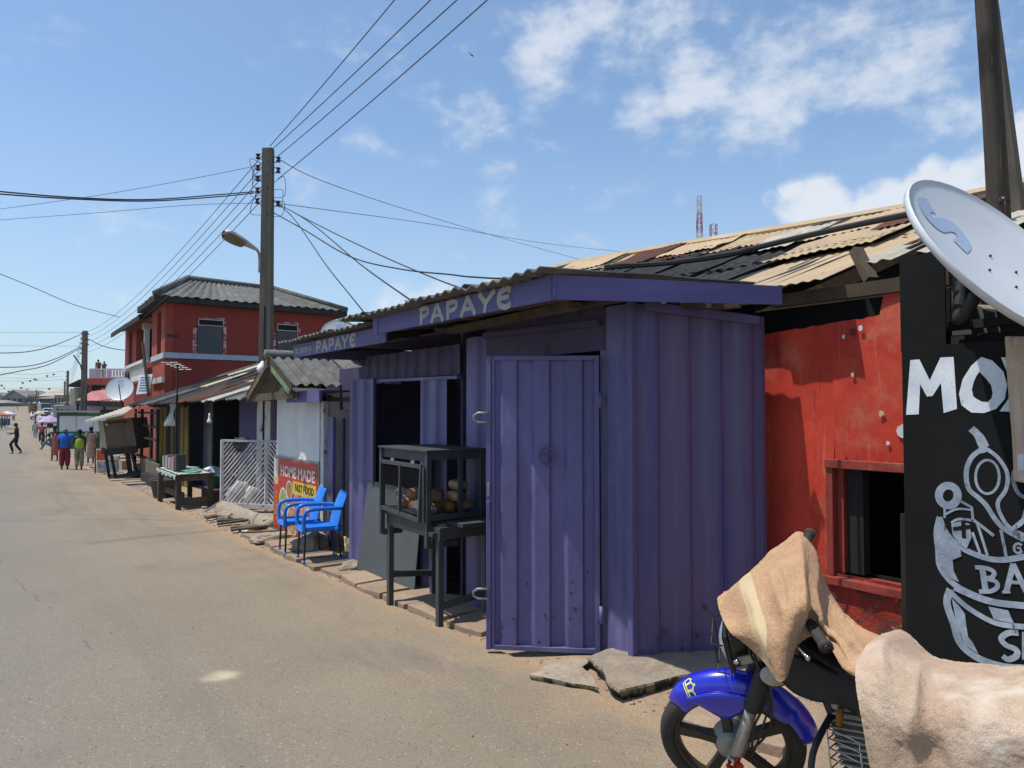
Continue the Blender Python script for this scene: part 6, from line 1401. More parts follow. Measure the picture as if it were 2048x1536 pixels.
def fbox(px0, py0, px1, py1, n0, n1, nm, m, par): 
    u0, u1 = fu(px0), fu(px1); z1, z0 = fz((px0+px1)/2, py0), fz((px0+px1)/2, py1)
    b = MB(); vs = [ff(u, z, n) for z in (z0, z1) for u, n in ((u0, n0), (u1, n0), (u1, n1), (u0, n1))]; b.add(vs, [(3,2,1,0),(4,5,6,7),(0,1,5,4),(1,2,6,5),(2,3,7,6),(3,0,4,7)]); return b.build(nm, m, par)
mWin = mat('slate_shutter', (.062,.066,.075), (.05,.053,.06), 3, rough=.45)
for x0, x1, y0, y1 in ((395, 444, 654, 709), (553, 592, 664, 716)):
    w_ = fbox(x0, y0, x1, y1, .0, .04, 'window', mWin, bh); fbox(x0+1, y0-14, x1+1, y0-3, .0, .05, 'vent', mBlack, bh)
    for a in ((x0, y0-15, x1+2, y0-13.5), (x0, y0-3, x1+2, y0-1.8), (x0, y0-13.4, x0+1.2, y0-3.1), (x1+.8, y0-13.4, x1+2, y0-3.1)): fbox(*a, .05, .07, 'frame', mWhiteT, bh)
    for a in ((x0-10, y0+2, x0-2, y1-1), (x1+2, y0-12, x1+8, y1-1)): fbox(*a, .0, .02, 'plaster_patch', mat('splashed_plaster', (.55,.52,.48), (.30,.07,.05), 7, rough=.9, patches=[((.28,.045,.03), 5, .48, .54)]), bh)
    fbox(x0+14, y0-19, x1+5, y0-16, .0, .015, 'plaster_patch', mat('splashed_plaster', (.5,.5,.5)), bh)
fbox(333, 669, 355, 674, .0, .05, 'nameplate', mIron, bh)
# roof: hipped corrugated cement, overhang
OV = .42
E = [B0+Vector((-OV, -OV, Z2)), B1+Vector((OV, -OV, Z2)), Vector((11.7, 33.6, Z2)), Vector((4.42, 32.2, Z2))]
RZ = Z2+1.15; RA = Vector((5.9, 30.3, RZ-.12)); RB = Vector((9.4, 30.8, RZ-.15))
MB().b2((5.3, 32.4, Z2), (11.4, 41.6, Z2+.12)).build('rear_roof', mAsbDark, bh)
def hip(a, c, ra, rb, seed):
    n = max(3, int((c-a).length/1.0))
    for i in range(n):
        u0, u1 = i/n, (i+1)/n+.004
        corr(ra.lerp(rb, u0), ra.lerp(rb, u1), a.lerp(c, u0)+Vector((0,0,.01*(i % 2))), a.lerp(c, u1)+Vector((0,0,.01*(i % 2))), .18, .028, 3, .015, .01, seed+i, .003, k=5).build('roof_sheet', mAsb, bh)
hip(E[0], E[1], RA, RB, 1); hip(E[3], E[0], RA, RA+Vector((.01, -.01, 0)), 20); hip(E[1], E[2], RB, RB+Vector((.01,.01,0)), 40); hip(E[2], E[3], RB, RA, 60)
for a, c in ((E[0], E[1]), (E[3], E[0]), (E[1], E[2])): MB().beam(a-Vector((0,0,.12)), c-Vector((0,0,.12)), .04, .18).build('fascia', mWoodDark, bh)
b = MB(); b.add([E[0]-Vector((0,0,.2)), E[1]-Vector((0,0,.2)), E[2]-Vector((0,0,.2)), E[3]-Vector((0,0,.2))], [(3,2,1,0)]); b.build('soffit', mWoodDark, bh)
for a, c in ((E[0], RA), (E[1], RB), (RA, RB)): b = MB(); b.tube([a+Vector((0,0,.06)), c+Vector((0,0,.07))], .11, 8); b.build('ridge_cap', mAsb, bh, True)
# lower porch roof at the street side
for i in range(5):
    y0 = 32.0+i*1.8; corr((5.3, y0, 5.62), (5.3, y0+1.85, 5.62), (4.45, y0, 5.32), (4.45, y0+1.85, 5.32), .18, .028, 2, .015, .01, i, 0, k=5).build('porch_sheet', mAsb, bh)
MB().beam((4.47, 32, 5.22), (4.47, 41, 5.22), .04, .18).build('fascia', mWoodDark, bh); MB().beam((5.2, 32, 5.48), (4.45, 32, 5.22), .04, .18).build('fascia', mWoodDark, bh)
# signs leaning on the house
b = MB(); b.prism([onX(272, 789, 4.4), onX(297, 786, 4.4), onX(305, 748, 4.4), onX(279, 750, 4.4)], (.05, 0, 0)); t = solo(b, 'sign_board', mWhitePanel, 'tilted white sign board with rows of blue lettering on the red house', 'sign', base=tuple(onX(285, 789, 4.4)))
B_ = Vector(t.location)
for k in range(6):
    py = 754+k*5.2; off = (789-py)*.17; b = MB(); 
    for j in range(7): 
        x0 = 277+off*.9+j*2.9-1; b.add([onX(x0, py+2.6, 4.39)-B_, onX(x0+2.3, py+2.4, 4.39)-B_, onX(x0+2.5, py, 4.39)-B_, onX(x0+.2, py, 4.39)-B_], [(0,1,2,3)])
    o = b.build('lettering', mat('blue_letters', (.04,.12,.35), None), t, False, False)
b = MB(); ccc = onX(254.5, 756.5, 4.55)
b.tube([ccc+Vector((0, math.cos(a)*.28, math.sin(a)*.28)) for a in [2*PI*k/16 for k in range(17)]], .07, 8, False); solo(b, 'tyre_ring', mRubber, 'black tyre ring mounted on the corner of the red house', 'tyre', smooth=True)
b = MB(); b.tube([onX(285, 685, 4.3), onX(297, 790, 4.3)], .05, 6); solo(b, 'slanted_pole', mWoodDark, 'slanted dark pole leaning in front of the red house sign board', 'pole')
# dishes
gdir = lambda px, py: -ray(px, py).normalized()
t, M3, c = dish('round grey satellite dish with blue logo on the left end of the shed roof', onD(239, 777, 26), gdir(239, 777)*.75+Vector((-.35, -.2, .45)), (0, 0, 1), .46)
MB().tube([c+M3 @ Vector((0, -.2, -.1)), c+Vector((.15, .1, -.7))], .03, 6).build('mast', mIron, t, True); MB().tube([c+M3 @ Vector((.1, -.42, .0)), c+M3 @ Vector((.08, .0, .35))], .018, 6).build('feed_arm', mIron, t, True)
t, M3, c = dish('half hidden satellite dish with blue logo behind the far purple fascia', onD(680, 672, 19), gdir(680, 672)*.8+Vector((0, -.1, .5)), (0, 0, 1), .50)
MB().tube([c+M3 @ Vector((0, -.2, -.1)), c+Vector((.2, .2, -1.6))], .03, 6).build('mast', mIron, t, True)
MB().tube([c+M3 @ Vector((.1, .45, .0)), c+M3 @ Vector((.45, .1, .3)), c+Vector((.9, 0, -.3))], .012, 5).build('stay', mIron, t, True)
# low cluttered roofs between the white kiosk and the red house
for i, (x0, x1, y0, y1, z0, z1, m) in enumerate([(5.4, 9.5, 11.8, 15.0, 2.35, 2.95, mZincPale), (5.4, 9.5, 9.0, 11.9, 2.3, 2.9, mZincTan), (5.6, 10, 14.8, 17.5, 2.5, 3.1, mRust)]):
    b = corr((x1, y0, z1), (x1, y1, z1), (x0, y0, z0), (x0, y1, z0), .15, .015, 4, .006, .03, 500+i, .02); solo(b, 'roof_sheet', m, ['pale', 'tan', 'rusty'][i]+' sheet of the low cluttered roofs behind the white kiosk gable', 'roof sheet', group='low roofs behind the white kiosk')

# ------------------------------------------------------------------ far side: container, pink roof, balcony house
fr = rgt.copy(); fd = Vector((math.sin(YAW), math.cos(YAW), 0))
ct = thing('green_white_container', 'white container kiosk trimmed in green behind the group of people', 'container', tuple(onG(117, 895)))
c0_ = onD(118, 860, 49); zt = onD(118, 822, 49).z; zb2 = zg(c0_.y)-.1
c0_ = Vector((c0_.x, c0_.y, 0)); W_ = 4.6
def cbx(a, b_, f0, f1, z0, z1, nm, m): 
    b = MB(); vs = [c0_+fr*u+fd*f+Vector((0,0,z)) for z in (z0, z1) for u, f in ((a, f0), (b_, f0), (b_, f1), (a, f1))]; b.add(vs, [(3,2,1,0),(4,5,6,7),(0,1,5,4),(1,2,6,5),(2,3,7,6),(3,0,4,7)]); b.build(nm, m, ct)
for k in range(4): cbx(k*1.15+.02, k*1.15+1.13, 0, .06, zb2+1.25, zt-.2, 'panel', mWhitePanel)
cbx(-.02, W_, .02, .08, zb2, zb2+1.22, 'lower_panel', mGreenP); cbx(-.16, -.02, 0, 2.2, zb2, zt-.1, 'side_panel', mGreenP); cbx(-.02, W_, .07, 2.2, zb2, zt-.2, 'body', mWoodDark)
cbx(-.5, W_+.3, -.3, 2.5, zt-.1, zt-.02, 'roof', mWoodDark); cbx(-.55, W_*.75, -.34, -.3, zt-.09, zt+.02, 'roof_edge', mZincPale); cbx(-.02, W_, -.02, .04, zt-.34, zt-.16, 'trim', mGreenP)
b = MB(); q = [onD(120, 838, 48.6), onD(134, 829, 48.0), onD(134, 832, 48.0), onD(121, 842, 48.6)]
def farbox(name, px0, px1, pyt, pyb, D, dep, m, label, cat, kind=None):
    p = onD(px0, pyb, D); q = onD(px1, pyb, D); zt_ = onD(px0, pyt, D).z; z0 = min(onD(px0, pyb, D).z, zg(p.y))
    a = Vector((p.x, p.y, 0)); c = Vector((q.x, q.y, 0)); b = MB(); b.prism([a+Vector((0,0,z0)), c+Vector((0,0,z0)), c+fd*dep+Vector((0,0,z0)), a+fd*dep+Vector((0,0,z0))], (0, 0, zt_-z0))
    return b, a, c, z0, zt_
# low roofs and clutter right of the container
for i, (x0, x1, yt, yb, D, m, lb) in enumerate([(200, 262, 819, 826, 40, mWoodDark, 'dark flat roof edge right of the green and white container'), (212, 262, 826, 850, 44, mYellowP, 'yellow painted wall strip behind the leaning plywood kiosk'), (117, 200, 811, 819, 62, mSteel, 'grey flat roof slab behind the white container roof'), (200, 262, 850, 896, 46, mCream, 'cream stall wall seen below the yellow strip')]):
    b, *_ = farbox('x', x0, x1, yt, yb, D, 3, m, lb, 'x'); 
    if i in (0, 2):
        b = MB(); a = onD(x0, yt, D); c = onD(x1, yt, D); h = onD(x0, yt, D).z-onD(x0, yb, D).z; b.prism([a, Vector((c.x, c.y, a.z)), Vector((c.x, c.y, a.z))+fd*3, a+fd*3], (0, 0, -h))
    solo(b, ['flat_roof', 'yellow_wall', 'flat_roof', 'stall_wall'][i], m, lb, ['roof', 'wall', 'roof', 'wall'][i])
pr_ = thing('pink_roofed_stall', 'stall with pinkish red sheet roof and lilac walls below the balcony house', 'stall', tuple(onG(205, 880)))
a, c = onD(153, 801, 54), onD(270, 803, 52); r0, r1 = onD(186, 783, 58), onD(275, 770, 56)
for i in range(8):
    u0, u1 = i/8, (i+1)/8; corr(r0.lerp(r1, u0), r0.lerp(r1, u1), a.lerp(c, u0), a.lerp(c, u1), .3, .03, 2, .02, .01, i, k=4).build('roof_sheet', mPink, pr_)
b = MB(); b.add([r0, r1, r1+fd*4-Vector((0,0,1)), r0+fd*4-Vector((0,0,1))], [(0,1,2,3)]); b.build('back_roof', mPink, pr_)
MB().beam(a-Vector((0,0,.2)), c-Vector((0,0,.25)), .1, .35).build('fascia', mWoodDark, pr_)
b, *_ = farbox('', 176, 262, 804, 880, 55, 3, mLilac, '', ''); b.build('wall', mLilac, pr_)
for px in (156, 209): p = onD(px, 803, 53.5); MB().beam((p.x, p.y, zg(p.y)), (p.x, p.y, p.z-.2), .15, .15).build('post', mWoodDark, pr_)
bl = thing('balcony_house', 'flat roofed house with pale lilac balustrade and two people on the roof terrace', 'house', tuple(onG(215, 875)))
D = 65
b, a, c, z0, zt_ = farbox('', 200, 262, 776, 880, D+2.5, 8, None, '', ''); b.build('wall', mat('orange_wall', (.42,.20,.04), (.34,.14,.03), 3), bl)
b, a, c, z0, zt_ = farbox('', 176, 262, 758, 770, D, 8, None, '', ''); 
za, zb3 = onD(176, 757, D).z, onD(176, 769, D).z
def bb(x0, x1, za_, zb_, d0, d1, nm, m): 
    p, q = onD(x0, 760, D), onD(x1, 760, D); p.z = q.z = zb_; MB().prism([p+fd*d0, q+fd*d0, q+fd*d1, p+fd*d1], (0, 0, za_-zb_)).build(nm, m, bl)
bb(173, 262, za, zb3, -.6, 8, 'slab', mat('brick_orange_fascia', (.42,.09,.04), None)); zt2 = onD(180, 737, D).z
bb(178, 262, zt2, za+.001, 0, .2, 'parapet', mLilac) if False else None
bb(178, 193, zt2, za, 0, .2, 'parapet', mLilac); bb(193, 262, zt2-.15*(zt2-za), zt2, 0, .2, 'handrail', mWhiteT); bb(193, 262, za+.18*(zt2-za), za, 0, .2, 'plinth', mLilac); bb(214, 219, zt2-.16*(zt2-za), za+.19*(zt2-za), 0, .2, 'pier', mLilac)
for k in range(11): bb(194.2+k*6.2, 196.6+k*6.2, zt2-.16*(zt2-za), za+.2*(zt2-za), .02, .15, 'baluster', mWhiteT)
for r_ in range(2): bb(193, 262, za+(.42+.24*r_)*(zt2-za), za+(.36+.24*r_)*(zt2-za), .04, .12, 'balustrade_rail', mWhiteT)
# dim old house left of the second pole
oh = thing('old_gabled_house', 'dim two storey house with a dark gable roof behind the second power pole', 'house', tuple(onG(150, 868)))
D = 75
for x0, x1, yt, yb, d0, m, nm in [(139, 154, 777, 815, 0, mCream, 'wall'), (154, 200, 768, 815, 1.0, mBlack, 'dark_recess'), (154, 178, 790, 800, .4, mWood, 'floor_beam'), (148, 152, 775, 812, -.1, mat('pale_blue_door', (.25,.38,.42), None), 'door')]:
    p, q = onD(x0, yb, D), onD(x1, yb, D); zt_ = onD(x0, yt, D).z; q.z = p.z; MB().prism([p+fd*d0, q+fd*d0, q+fd*(d0+4), p+fd*(d0+4)], (0, 0, zt_-p.z)).build(nm, m, oh)
p, q, r = onD(137, 769, D-1), onD(158, 759, D-1), onD(204, 755, D-1); 
for a, c in ((p, q), (q, r)): MB().prism([a, c, c+fd*6, a+fd*6], (0, 0, -.25)).build('roof', mWoodDark, oh)

# ------------------------------------------------------------------ hilltop houses
mFarWall = mat('far_grey_wall', (.30,.30,.29), (.23,.23,.22), .3, rough=.9); mFarRoof = mat('far_tin_roof', (.25,.23,.20), (.17,.15,.13), .2, rough=.8); mFarWin = mat('far_window', (.035,.04,.05), None, 1)
gh = thing('gabled_house', 'pale grey gabled house with three dark windows on the hilltop', 'house', tuple(onD(33, 813, 252)))
D = 252
def hp_(px, py, d=0): return onD(px, py, D)+fd*d
b = MB(); pts = [hp_(9, 818), hp_(55, 818), hp_(55, 797), hp_(31, 783), hp_(9, 797)]; b.prism(pts, fd*14); b.build('wall', mFarWall, gh)
for (a, c) in (((6, 799.5), (31, 781.5)), ((31, 781.5), (59.5, 797.5))): b = MB(); p, q = hp_(*a, -1.5), hp_(*c, -1.5); b.prism([p, q, q+fd*16, p+fd*16], (0, 0, .35)); b.build('roof', mFarRoof, gh)
for x0, x1, yt, yb in ((14, 21, 797, 805), (26, 32, 797, 807), (37, 45, 797, 806), (51, 54, 799, 806)): b = MB(); b.prism([hp_(x0, yb, -.3), hp_(x1, yb, -.3), hp_(x1, yt, -.3), hp_(x0, yt, -.3)], fd*.25); b.build('window', mFarWin, gh)
b = MB(); b.prism([hp_(-30, 818, 2), hp_(7, 818, 2), hp_(7, 797, 2), hp_(-12, 784, 2), hp_(-30, 796, 2)], fd*12); solo(b, 'grey_house', mFarWall, 'grey gabled house cut by the left edge of the picture on the hilltop', 'house')
def simple_house(px0, px1, pye, pyr, pyb, D, wall, roof, label, nwin=3, hipin=.25):
    p, q = onD(px0, pyb, D), onD(px1, pyb, D); q.z = p.z; ze = onD(px0, pye, D).z; zr = onD(px0, pyr, D).z; w = q-p; dep = 8
    t = thing('hill_house', label, 'house', tuple(p)); b = MB(); b.prism([p-Vector((0,0,3)), q-Vector((0,0,3)), q+fd*dep-Vector((0,0,3)), p+fd*dep-Vector((0,0,3))], (0, 0, ze-p.z+3)); b.build('wall', wall, t)
    o_ = w.normalized()*.6; e = [Vector((p.x, p.y, ze))-o_-fd*.6, Vector((q.x, q.y, ze))+o_-fd*.6, Vector((q.x, q.y, ze))+o_+fd*(dep+.6), Vector((p.x, p.y, ze))-o_+fd*(dep+.6)]
    ra = p+w*hipin+fd*dep/2; rb_ = p+w*(1-hipin)+fd*dep/2; ra.z = rb_.z = zr
    b = MB(); b.add(e+[ra, rb_], [(0,1,5,4),(1,2,5),(2,3,4,5),(3,0,4),(3,2,1,0)]); b.build('roof', roof, t)
    for k in range(nwin):
        c = p+w*((k+.5)/nwin); h = ze-p.z; b = MB(); ww = w.normalized()*w.length/nwin*.22; b.prism([c-ww-fd*.1+Vector((0,0,h*.3)), c+ww-fd*.1+Vector((0,0,h*.3)), c+ww-fd*.1+Vector((0,0,h*.75)), c-ww-fd*.1+Vector((0,0,h*.75))], fd*.08); b.build('window', mFarWin, t)
mTanRoof = mat('tan_hip_roof', (.42,.34,.26), (.36,.29,.22), .3, rough=.8)
simple_house(82, 112, 792, 778, 812, 190, mat('far_cream', (.42,.38,.32), (.30,.27,.23), .4), mTanRoof, 'pale building with broad tan hipped roof beyond the parked vans', 5)
simple_house(108, 128, 790, 776, 814, 150, mat('far_tan_wall', (.34,.30,.25), None, .4), mTanRoof, 'tan roofed house just left of the third power pole', 3)
simple_house(80, 100, 797, 792, 806, 175, mat('far_dark_wall', (.14,.13,.12), None, .4), mFarRoof, 'low dark two storey block in front of the tan hipped roof', 4)
simple_house(59, 80, 806, 803, 816, 215, mWhiteT, mWhiteT, 'long low white roofed shed beside the hilltop road', 3)
simple_house(112, 136, 812, 806, 835, 110, mat('far_green_wall', (.05,.16,.09), (.35,.33,.28), .5), mFarRoof, 'green and cream shack near the foot of the third pole', 3)
simple_house(-25, 8, 806, 800, 818, 235, mat('far_brown', (.16,.12,.09), None, .4), mFarRoof, 'brown shed at the left edge below the grey gabled house', 2)
simple_house(128, 150, 806, 799, 822, 90, mat('far_beige', (.36,.31,.24), None, .4), mFarRoof, 'beige shack between the third pole and the old gabled house', 2)
# long wall of roadside shops on the hill
for i, (x0, x1, yt, yb, D, colr, lb) in enumerate([(9, 56, 807, 817, 246, (.17,.165,.15), 'low grey boundary wall in front of the gabled hilltop house'), (60, 78, 811, 822, 205, (.20,.12,.05), 'brown shop row at the right shoulder of the hilltop road'), (56, 64, 809, 818, 225, (.10,.13,.05), 'dark green hedge block by the hilltop road')]):
    b, *_ = farbox('', x0, x1, yt, yb, D, 2, None, '', ''); solo(b, ['boundary_wall', 'shop_row', 'hedge'][i], mat('farb%d' % i, colr, tuple(c*.6 for c in colr), .6), lb, ['wall', 'shop', 'hedge'][i])
def tree(px, pyb, D, h, r_, label, seed):
    p = onD(px, pyb, D); z = zg(p.y)-.2; t = thing('tree', label, 'tree', (p.x, p.y, z)); rs = random.Random(seed)
    b = MB(); b.tube([(p.x, p.y, z), (p.x+.1, p.y, z+h*.4), (p.x-.1, p.y, z+h*.75)], [.22, .16, .06], 7)
    for k in range(4): a = rs.uniform(0, 6.3); b.tube([(p.x, p.y, z+h*.4), (p.x+r_*.6*math.cos(a), p.y+r_*.6*math.sin(a), z+h*.72)], [.1, .03], 5)
    b.build('trunk', mWood, t)
    L_ = MB()
    for k in range(9):
        c = Vector((p.x+rs.gauss(0, r_*.45), p.y+rs.gauss(0, r_*.45), z+h*.72+rs.gauss(0, h*.13))); q = leafy(120, c, r_*.5, .22, None, seed*31+k, .8); L_.add(q.v, q.f)
    L_.build('crown', mat('far_leaf', (.05,.085,.03), (.03,.055,.02), .8, rough=.9), t)
tree(63, 818, 200, 4.5, 2.6, 'dark tree by the hilltop shop row', 2)
# telecom masts
def mast(px, pyt, pyb, D, label, w0, w1):
    p = onD(px, pyb, D); zt_ = onD(px, pyt, D).z; z0 = zg(p.y); t = thing('telecom_mast', label, 'mast', (p.x, p.y, z0)); n = int((zt_-z0)/3.2)
    for s in range(0, n, 2):
        b = MB()
        for k in range(s, min(s+2, n)):
            za_, zb_ = z0+(zt_-z0)*k/n, z0+(zt_-z0)*(k+1)/n; wa, wb = w0+(w1-w0)*k/n, w0+(w1-w0)*(k+1)/n
            A = [Vector((p.x, p.y, za_))+fr*x*wa/2+fd*y*wa/2 for x, y in ((-1,-1),(1,-1),(1,1),(-1,1))]; B = [Vector((p.x, p.y, zb_))+fr*x*wb/2+fd*y*wb/2 for x, y in ((-1,-1),(1,-1),(1,1),(-1,1))]
            for i in range(4): b.beam(A[i], B[i], .22, .22); b.beam(A[i], B[(i+1) % 4], .12, .12); b.beam(B[i], B[(i+1) % 4], .12, .12)
        b.build('lattice_section', [mat('mast_red', (.42,.07,.05), None, 1), mat('mast_white', (.55,.52,.50), None, 1)][(s//2) % 2], t)
    return t, p
t, p = mast(1400, 390, 600, 260, 'tall red and white lattice telecom mast rising over the tin roof', 3.6, 1.3)
z = onD(1393, 432, 260); b = MB(); b.box(z, (.5, .5, 2.6)); b.build('antenna_panel', mWhiteT, t)
for k in range(3): b = MB(); b.beam(onD(1394, 425+k*5, 260), onD(1399, 425+k*5, 260), .1, .1); b.build('antenna_arm', mIron, t)
mast(1428, 448, 600, 280, 'shorter red lattice mast right of the tall one behind the roof', 2.6, 2.2)
# bird
b = MB(); c = onD(943, 109, 60); b.prism([c+Vector((-.28, 0, .14)), c, c+Vector((.3, 0, -.12)), c+Vector((.02, 0, -.1))], (0, .03, 0)); b.ball(c+Vector((.03, 0, -.04)), .06, 8, (2, 1, 1)); solo(b, 'bird', mBlackVinyl, 'small dark bird gliding high in the blue sky', 'bird')

# ------------------------------------------------------------------ vehicles and parasols down the street
def van(px, pyb, D_hint, label, h=2.1, l=4.6, w=1.8, heading=0, bus=False, m=None, cat='van'):
    p = onG(px, pyb); ca, sa = math.cos(heading), math.sin(heading); t = thing('parked_van' if not bus else 'parked_bus', label, cat, (p.x, p.y, zg(p.y)), heading)
    m = m or mWhiteCar
    b = MB(); prof = [(-l/2, .35), (-l/2, h*.52), (-l/2+.35, h*.56), (-l/2+.95, h*.97), (l/2-.3, h), (l/2, h*.9), (l/2, .35)] if cat != 'car' else [(-l/2, .3), (-l/2, h*.55), (-l/2+1.1, h*.62), (-l/2+1.8, h), (l/2-1.2, h), (l/2-.4, h*.62), (l/2, h*.58), (l/2, .3)]
    # local: length along y (front at -y)
    n = len(prof); L = [Vector((-w/2*(.88 if z > h*.7 else 1), y, z)) for y, z in prof]; Rr = [Vector((w/2*(.88 if z > h*.7 else 1), y, z)) for y, z in prof]
    b.add(L+Rr, [tuple(range(n)), tuple(range(2*n-1, n-1, -1))]+[(i, n+i, n+(i+1) % n, (i+1) % n) for i in range(n)]); b.build('body', m, t, False, False, .06)
    k = 2 if cat != 'car' else 2
    (y0, z0), (y1, z1) = prof[k], prof[k+1]
    b = MB(); q = [Vector((s*w*.40, y0+(y1-y0)*f-.03, z0+(z1-z0)*f+.03)) for s, f in ((-1, .08), (1, .08), (1, .9), (-1, .9))]; b.prism(q, (0, -.01, .01)); b.build('windscreen', mDarkGlass, t, False, False)
    for s in (-1, 1):
        b = MB(); b.prism([Vector((s*(w/2*.945+.012), y, z)) for y, z in ((-l*.22, h*.6), (l*.4, h*.6), (l*.38, h*.88), (-l*.16, h*.88))], (s*.01, 0, 0)); b.build('side_window', mDarkGlass, t, False, False)
        b = MB(); b.lathe([(.001,-.02),(.11,-.015),(.12,.0),(.001,.03)], (s*w*.36, -l/2-.01, h*.36), 10, Matrix.Rotation(PI/2, 3, 'X')); b.build('headlight', mChrome, t, True, False)
        for y in (-l*.32, l*.3):
            b = MB(); b.lathe([(.001,-.1),(.2,-.1),(.31,-.09),(.33,-.05),(.33,.05),(.31,.09),(.2,.1),(.001,.1)], (s*(w/2-.08), y, .33), 16, Matrix.Rotation(PI/2, 3, 'Y')); b.build('wheel', mRubber, t, True, False)
    b = MB(); b.b2((-w/2, -l/2-.08, .3), (w/2, -l/2-.005, .5)); b.build('bumper', mDarkGreyWood, t, False, False)
    return t
van(88, 847.5, 0, 'white minivan parked facing the camera behind the lilac parasol', 2.2, 4.6, 1.8, R(4))
van(71, 838.5, 0, 'small white car parked left of the white minivan', 1.5, 4.2, 1.65, R(0), cat='car')
van(89, 833, 0, 'white roofed bus parked uphill behind the minivan', 2.9, 7, 2.2, R(3), True, mat('bus_green', (.06,.12,.09), (.3,.3,.28), .6))
van(96, 838, 0, 'white van with a spare wheel on its front parked right of the bus', 2.2, 4.4, 1.8, R(-5))
def parasol(px, pyr, pyt, D, r_, m, label, n=8):
    c = onD(px, pyr, D); zt_ = onD(px, pyt, D).z; z0 = zg(c.y); t = thing('parasol', label, 'parasol', (c.x, c.y, z0))
    MB().tube([(c.x, c.y, z0), (c.x, c.y, zt_)], .025, 6).build('pole', mWhiteT, t)
    b = MB(); b.v = [(c.x, c.y, zt_)]+[(c.x+r_*math.cos(2*PI*k/n), c.y+r_*math.sin(2*PI*k/n), c.z) for k in range(n)]+[(c.x+r_*.55*math.cos(2*PI*k/n), c.y+r_*.55*math.sin(2*PI*k/n), c.z+(zt_-c.z)*.55) for k in range(n)]
    for k in range(n): k2 = (k+1) % n; b.f += [(0, 1+n+k, 1+n+k2), (1+n+k, 1+k, 1+k2, 1+n+k2)]; b.mi += [0, 0]
    b.build('canopy', m, t)
    for k in range(n): a = 2*PI*k/n; b = MB(); b.prism([(c.x+r_*math.cos(a), c.y+r_*math.sin(a), c.z), (c.x+r_*math.cos(a+2*PI/n), c.y+r_*math.sin(a+2*PI/n), c.z), (c.x+r_*math.cos(a+2*PI/n), c.y+r_*math.sin(a+2*PI/n), c.z-.18), (c.x+r_*math.cos(a), c.y+r_*math.sin(a), c.z-.18)], (0, 0.01, 0)); b.build('valance', m, t)
parasol(99, 843.5, 830, 66, .95, mat('lilac_canopy', (.46,.34,.50), (.40,.28,.44), 2), 'lilac parasol over a street stall in front of the parked minivan')
parasol(15, 828, 822, 105, 1.05, mWhiteT, 'white parasol over the stalls on the left side of the street'); parasol(2, 830, 824, 100, 1.0, mat('orange_canopy', (.48,.16,.07), None, 2), 'faded orange parasol at the left edge of the picture'); parasol(79, 827, 822, 110, .8, mat('cream_canopy', (.55,.48,.30), None, 2), 'cream parasol left of the parked minivan')
ts = thing('glass_stall', 'small glass fronted food box on a stand under the lilac parasol', 'stall', tuple(onG(99, 872)))
b = MB(); p = onD(100, 852, 64); q = Vector((p.x, p.y, 0)); zt_ = onD(100, 845.5, 64).z; zb_ = onD(100, 856, 64).z
MB().box((p.x, p.y, (zt_+zb_)/2), (.5, .5, zt_-zb_)).build('box', mDarkGlass, ts)
for sx_ in (-.26, .26):
    MB().box((p.x+sx_, p.y-.26, (zt_+zb_)/2), (.05, .05, zt_-zb_)).build('frame', mWhiteT, ts); MB().box((p.x+sx_, p.y, (zb_+zg(p.y))/2), (.05, .5, zb_-zg(p.y))).build('leg', mWoodDark, ts)
for zz in (zt_, zb_): MB().box((p.x, p.y-.26, zz), (.57, .06, .05)).build('frame', mWhiteT, ts)
for i, (px, pyb, D, w, h, colr, lb) in enumerate([(8, 850, 98, 1.6, 1.0, (.05,.10,.22), 'blue covered stall table on the left of the street'), (-6, 852, 100, 1.6, 1.1, (.07,.06,.05), 'dark stall table cut by the left edge'), (68, 831, 150, 1.2, 1.4, (.25,.05,.06), 'red market stall left of the parked cars'), (64, 826, 165, 1.5, 1.8, (.40,.27,.05), 'yellow market stall farther up from the red one'), (73, 826, 160, 1.2, 1.6, (.20,.09,.05), 'brown market stall beside the yellow one')]):
    p = onG(px, pyb); b = MB(); b.box((p.x, p.y, zg(p.y)+h/2), (w, w*.8, h), None, .06); b.box((p.x, p.y, zg(p.y)+h+.5), (w*1.2, w, .08)); 
    for sx_ in (-1, 1): b.beam((p.x+sx_*w*.45, p.y, zg(p.y)+h), (p.x+sx_*w*.45, p.y, zg(p.y)+h+.5), .06, .06)
    solo(b, 'market_stall', mat('stallcol%d' % i, colr, tuple(c*.5 for c in colr), 3, patches=[((.3,.28,.25), 4, .62, .66)]), lb, 'stall')
# ------------------------------------------------------------------ motorcycle (local: x forward, y left, z up), leaning on its side stand
QX, QY, QYAW, QLEAN, QSTEER = 2.604, 1.394, 1.5490, .147, .6736
mc = thing('motorcycle', 'blue fendered motorcycle parked at the road edge under brown towels', 'motorcycle', (QX, QY, -.04), rot=(0, 0, 0))
mc.rotation_euler = (Matrix.Rotation(QYAW, 3, 'Z') @ Matrix.Rotation(-QLEAN, 3, 'X')).to_euler()
SA = Vector((.27, 0, .98)); SB = Vector((.585, 0, .29))
ST = Matrix.Translation(SA) @ Matrix.Rotation(QSTEER, 4, (SA-SB)) @ Matrix.Translation(-SA)
MCM = Matrix.Translation((QX, QY, -.04)) @ (Matrix.Rotation(QYAW, 4, 'Z') @ Matrix.Rotation(-QLEAN, 4, 'X'))
def fb(b, name, m, par=None, smooth=True, front=True, bevel=0):
    if front: b.v = [tuple(ST @ Vector(v)) for v in b.v]
    return b.build(name, m, par or mc, smooth, False, bevel)
FA = Vector((.62, 0, .295)); RA_ = Vector((-.63, 0, .295))
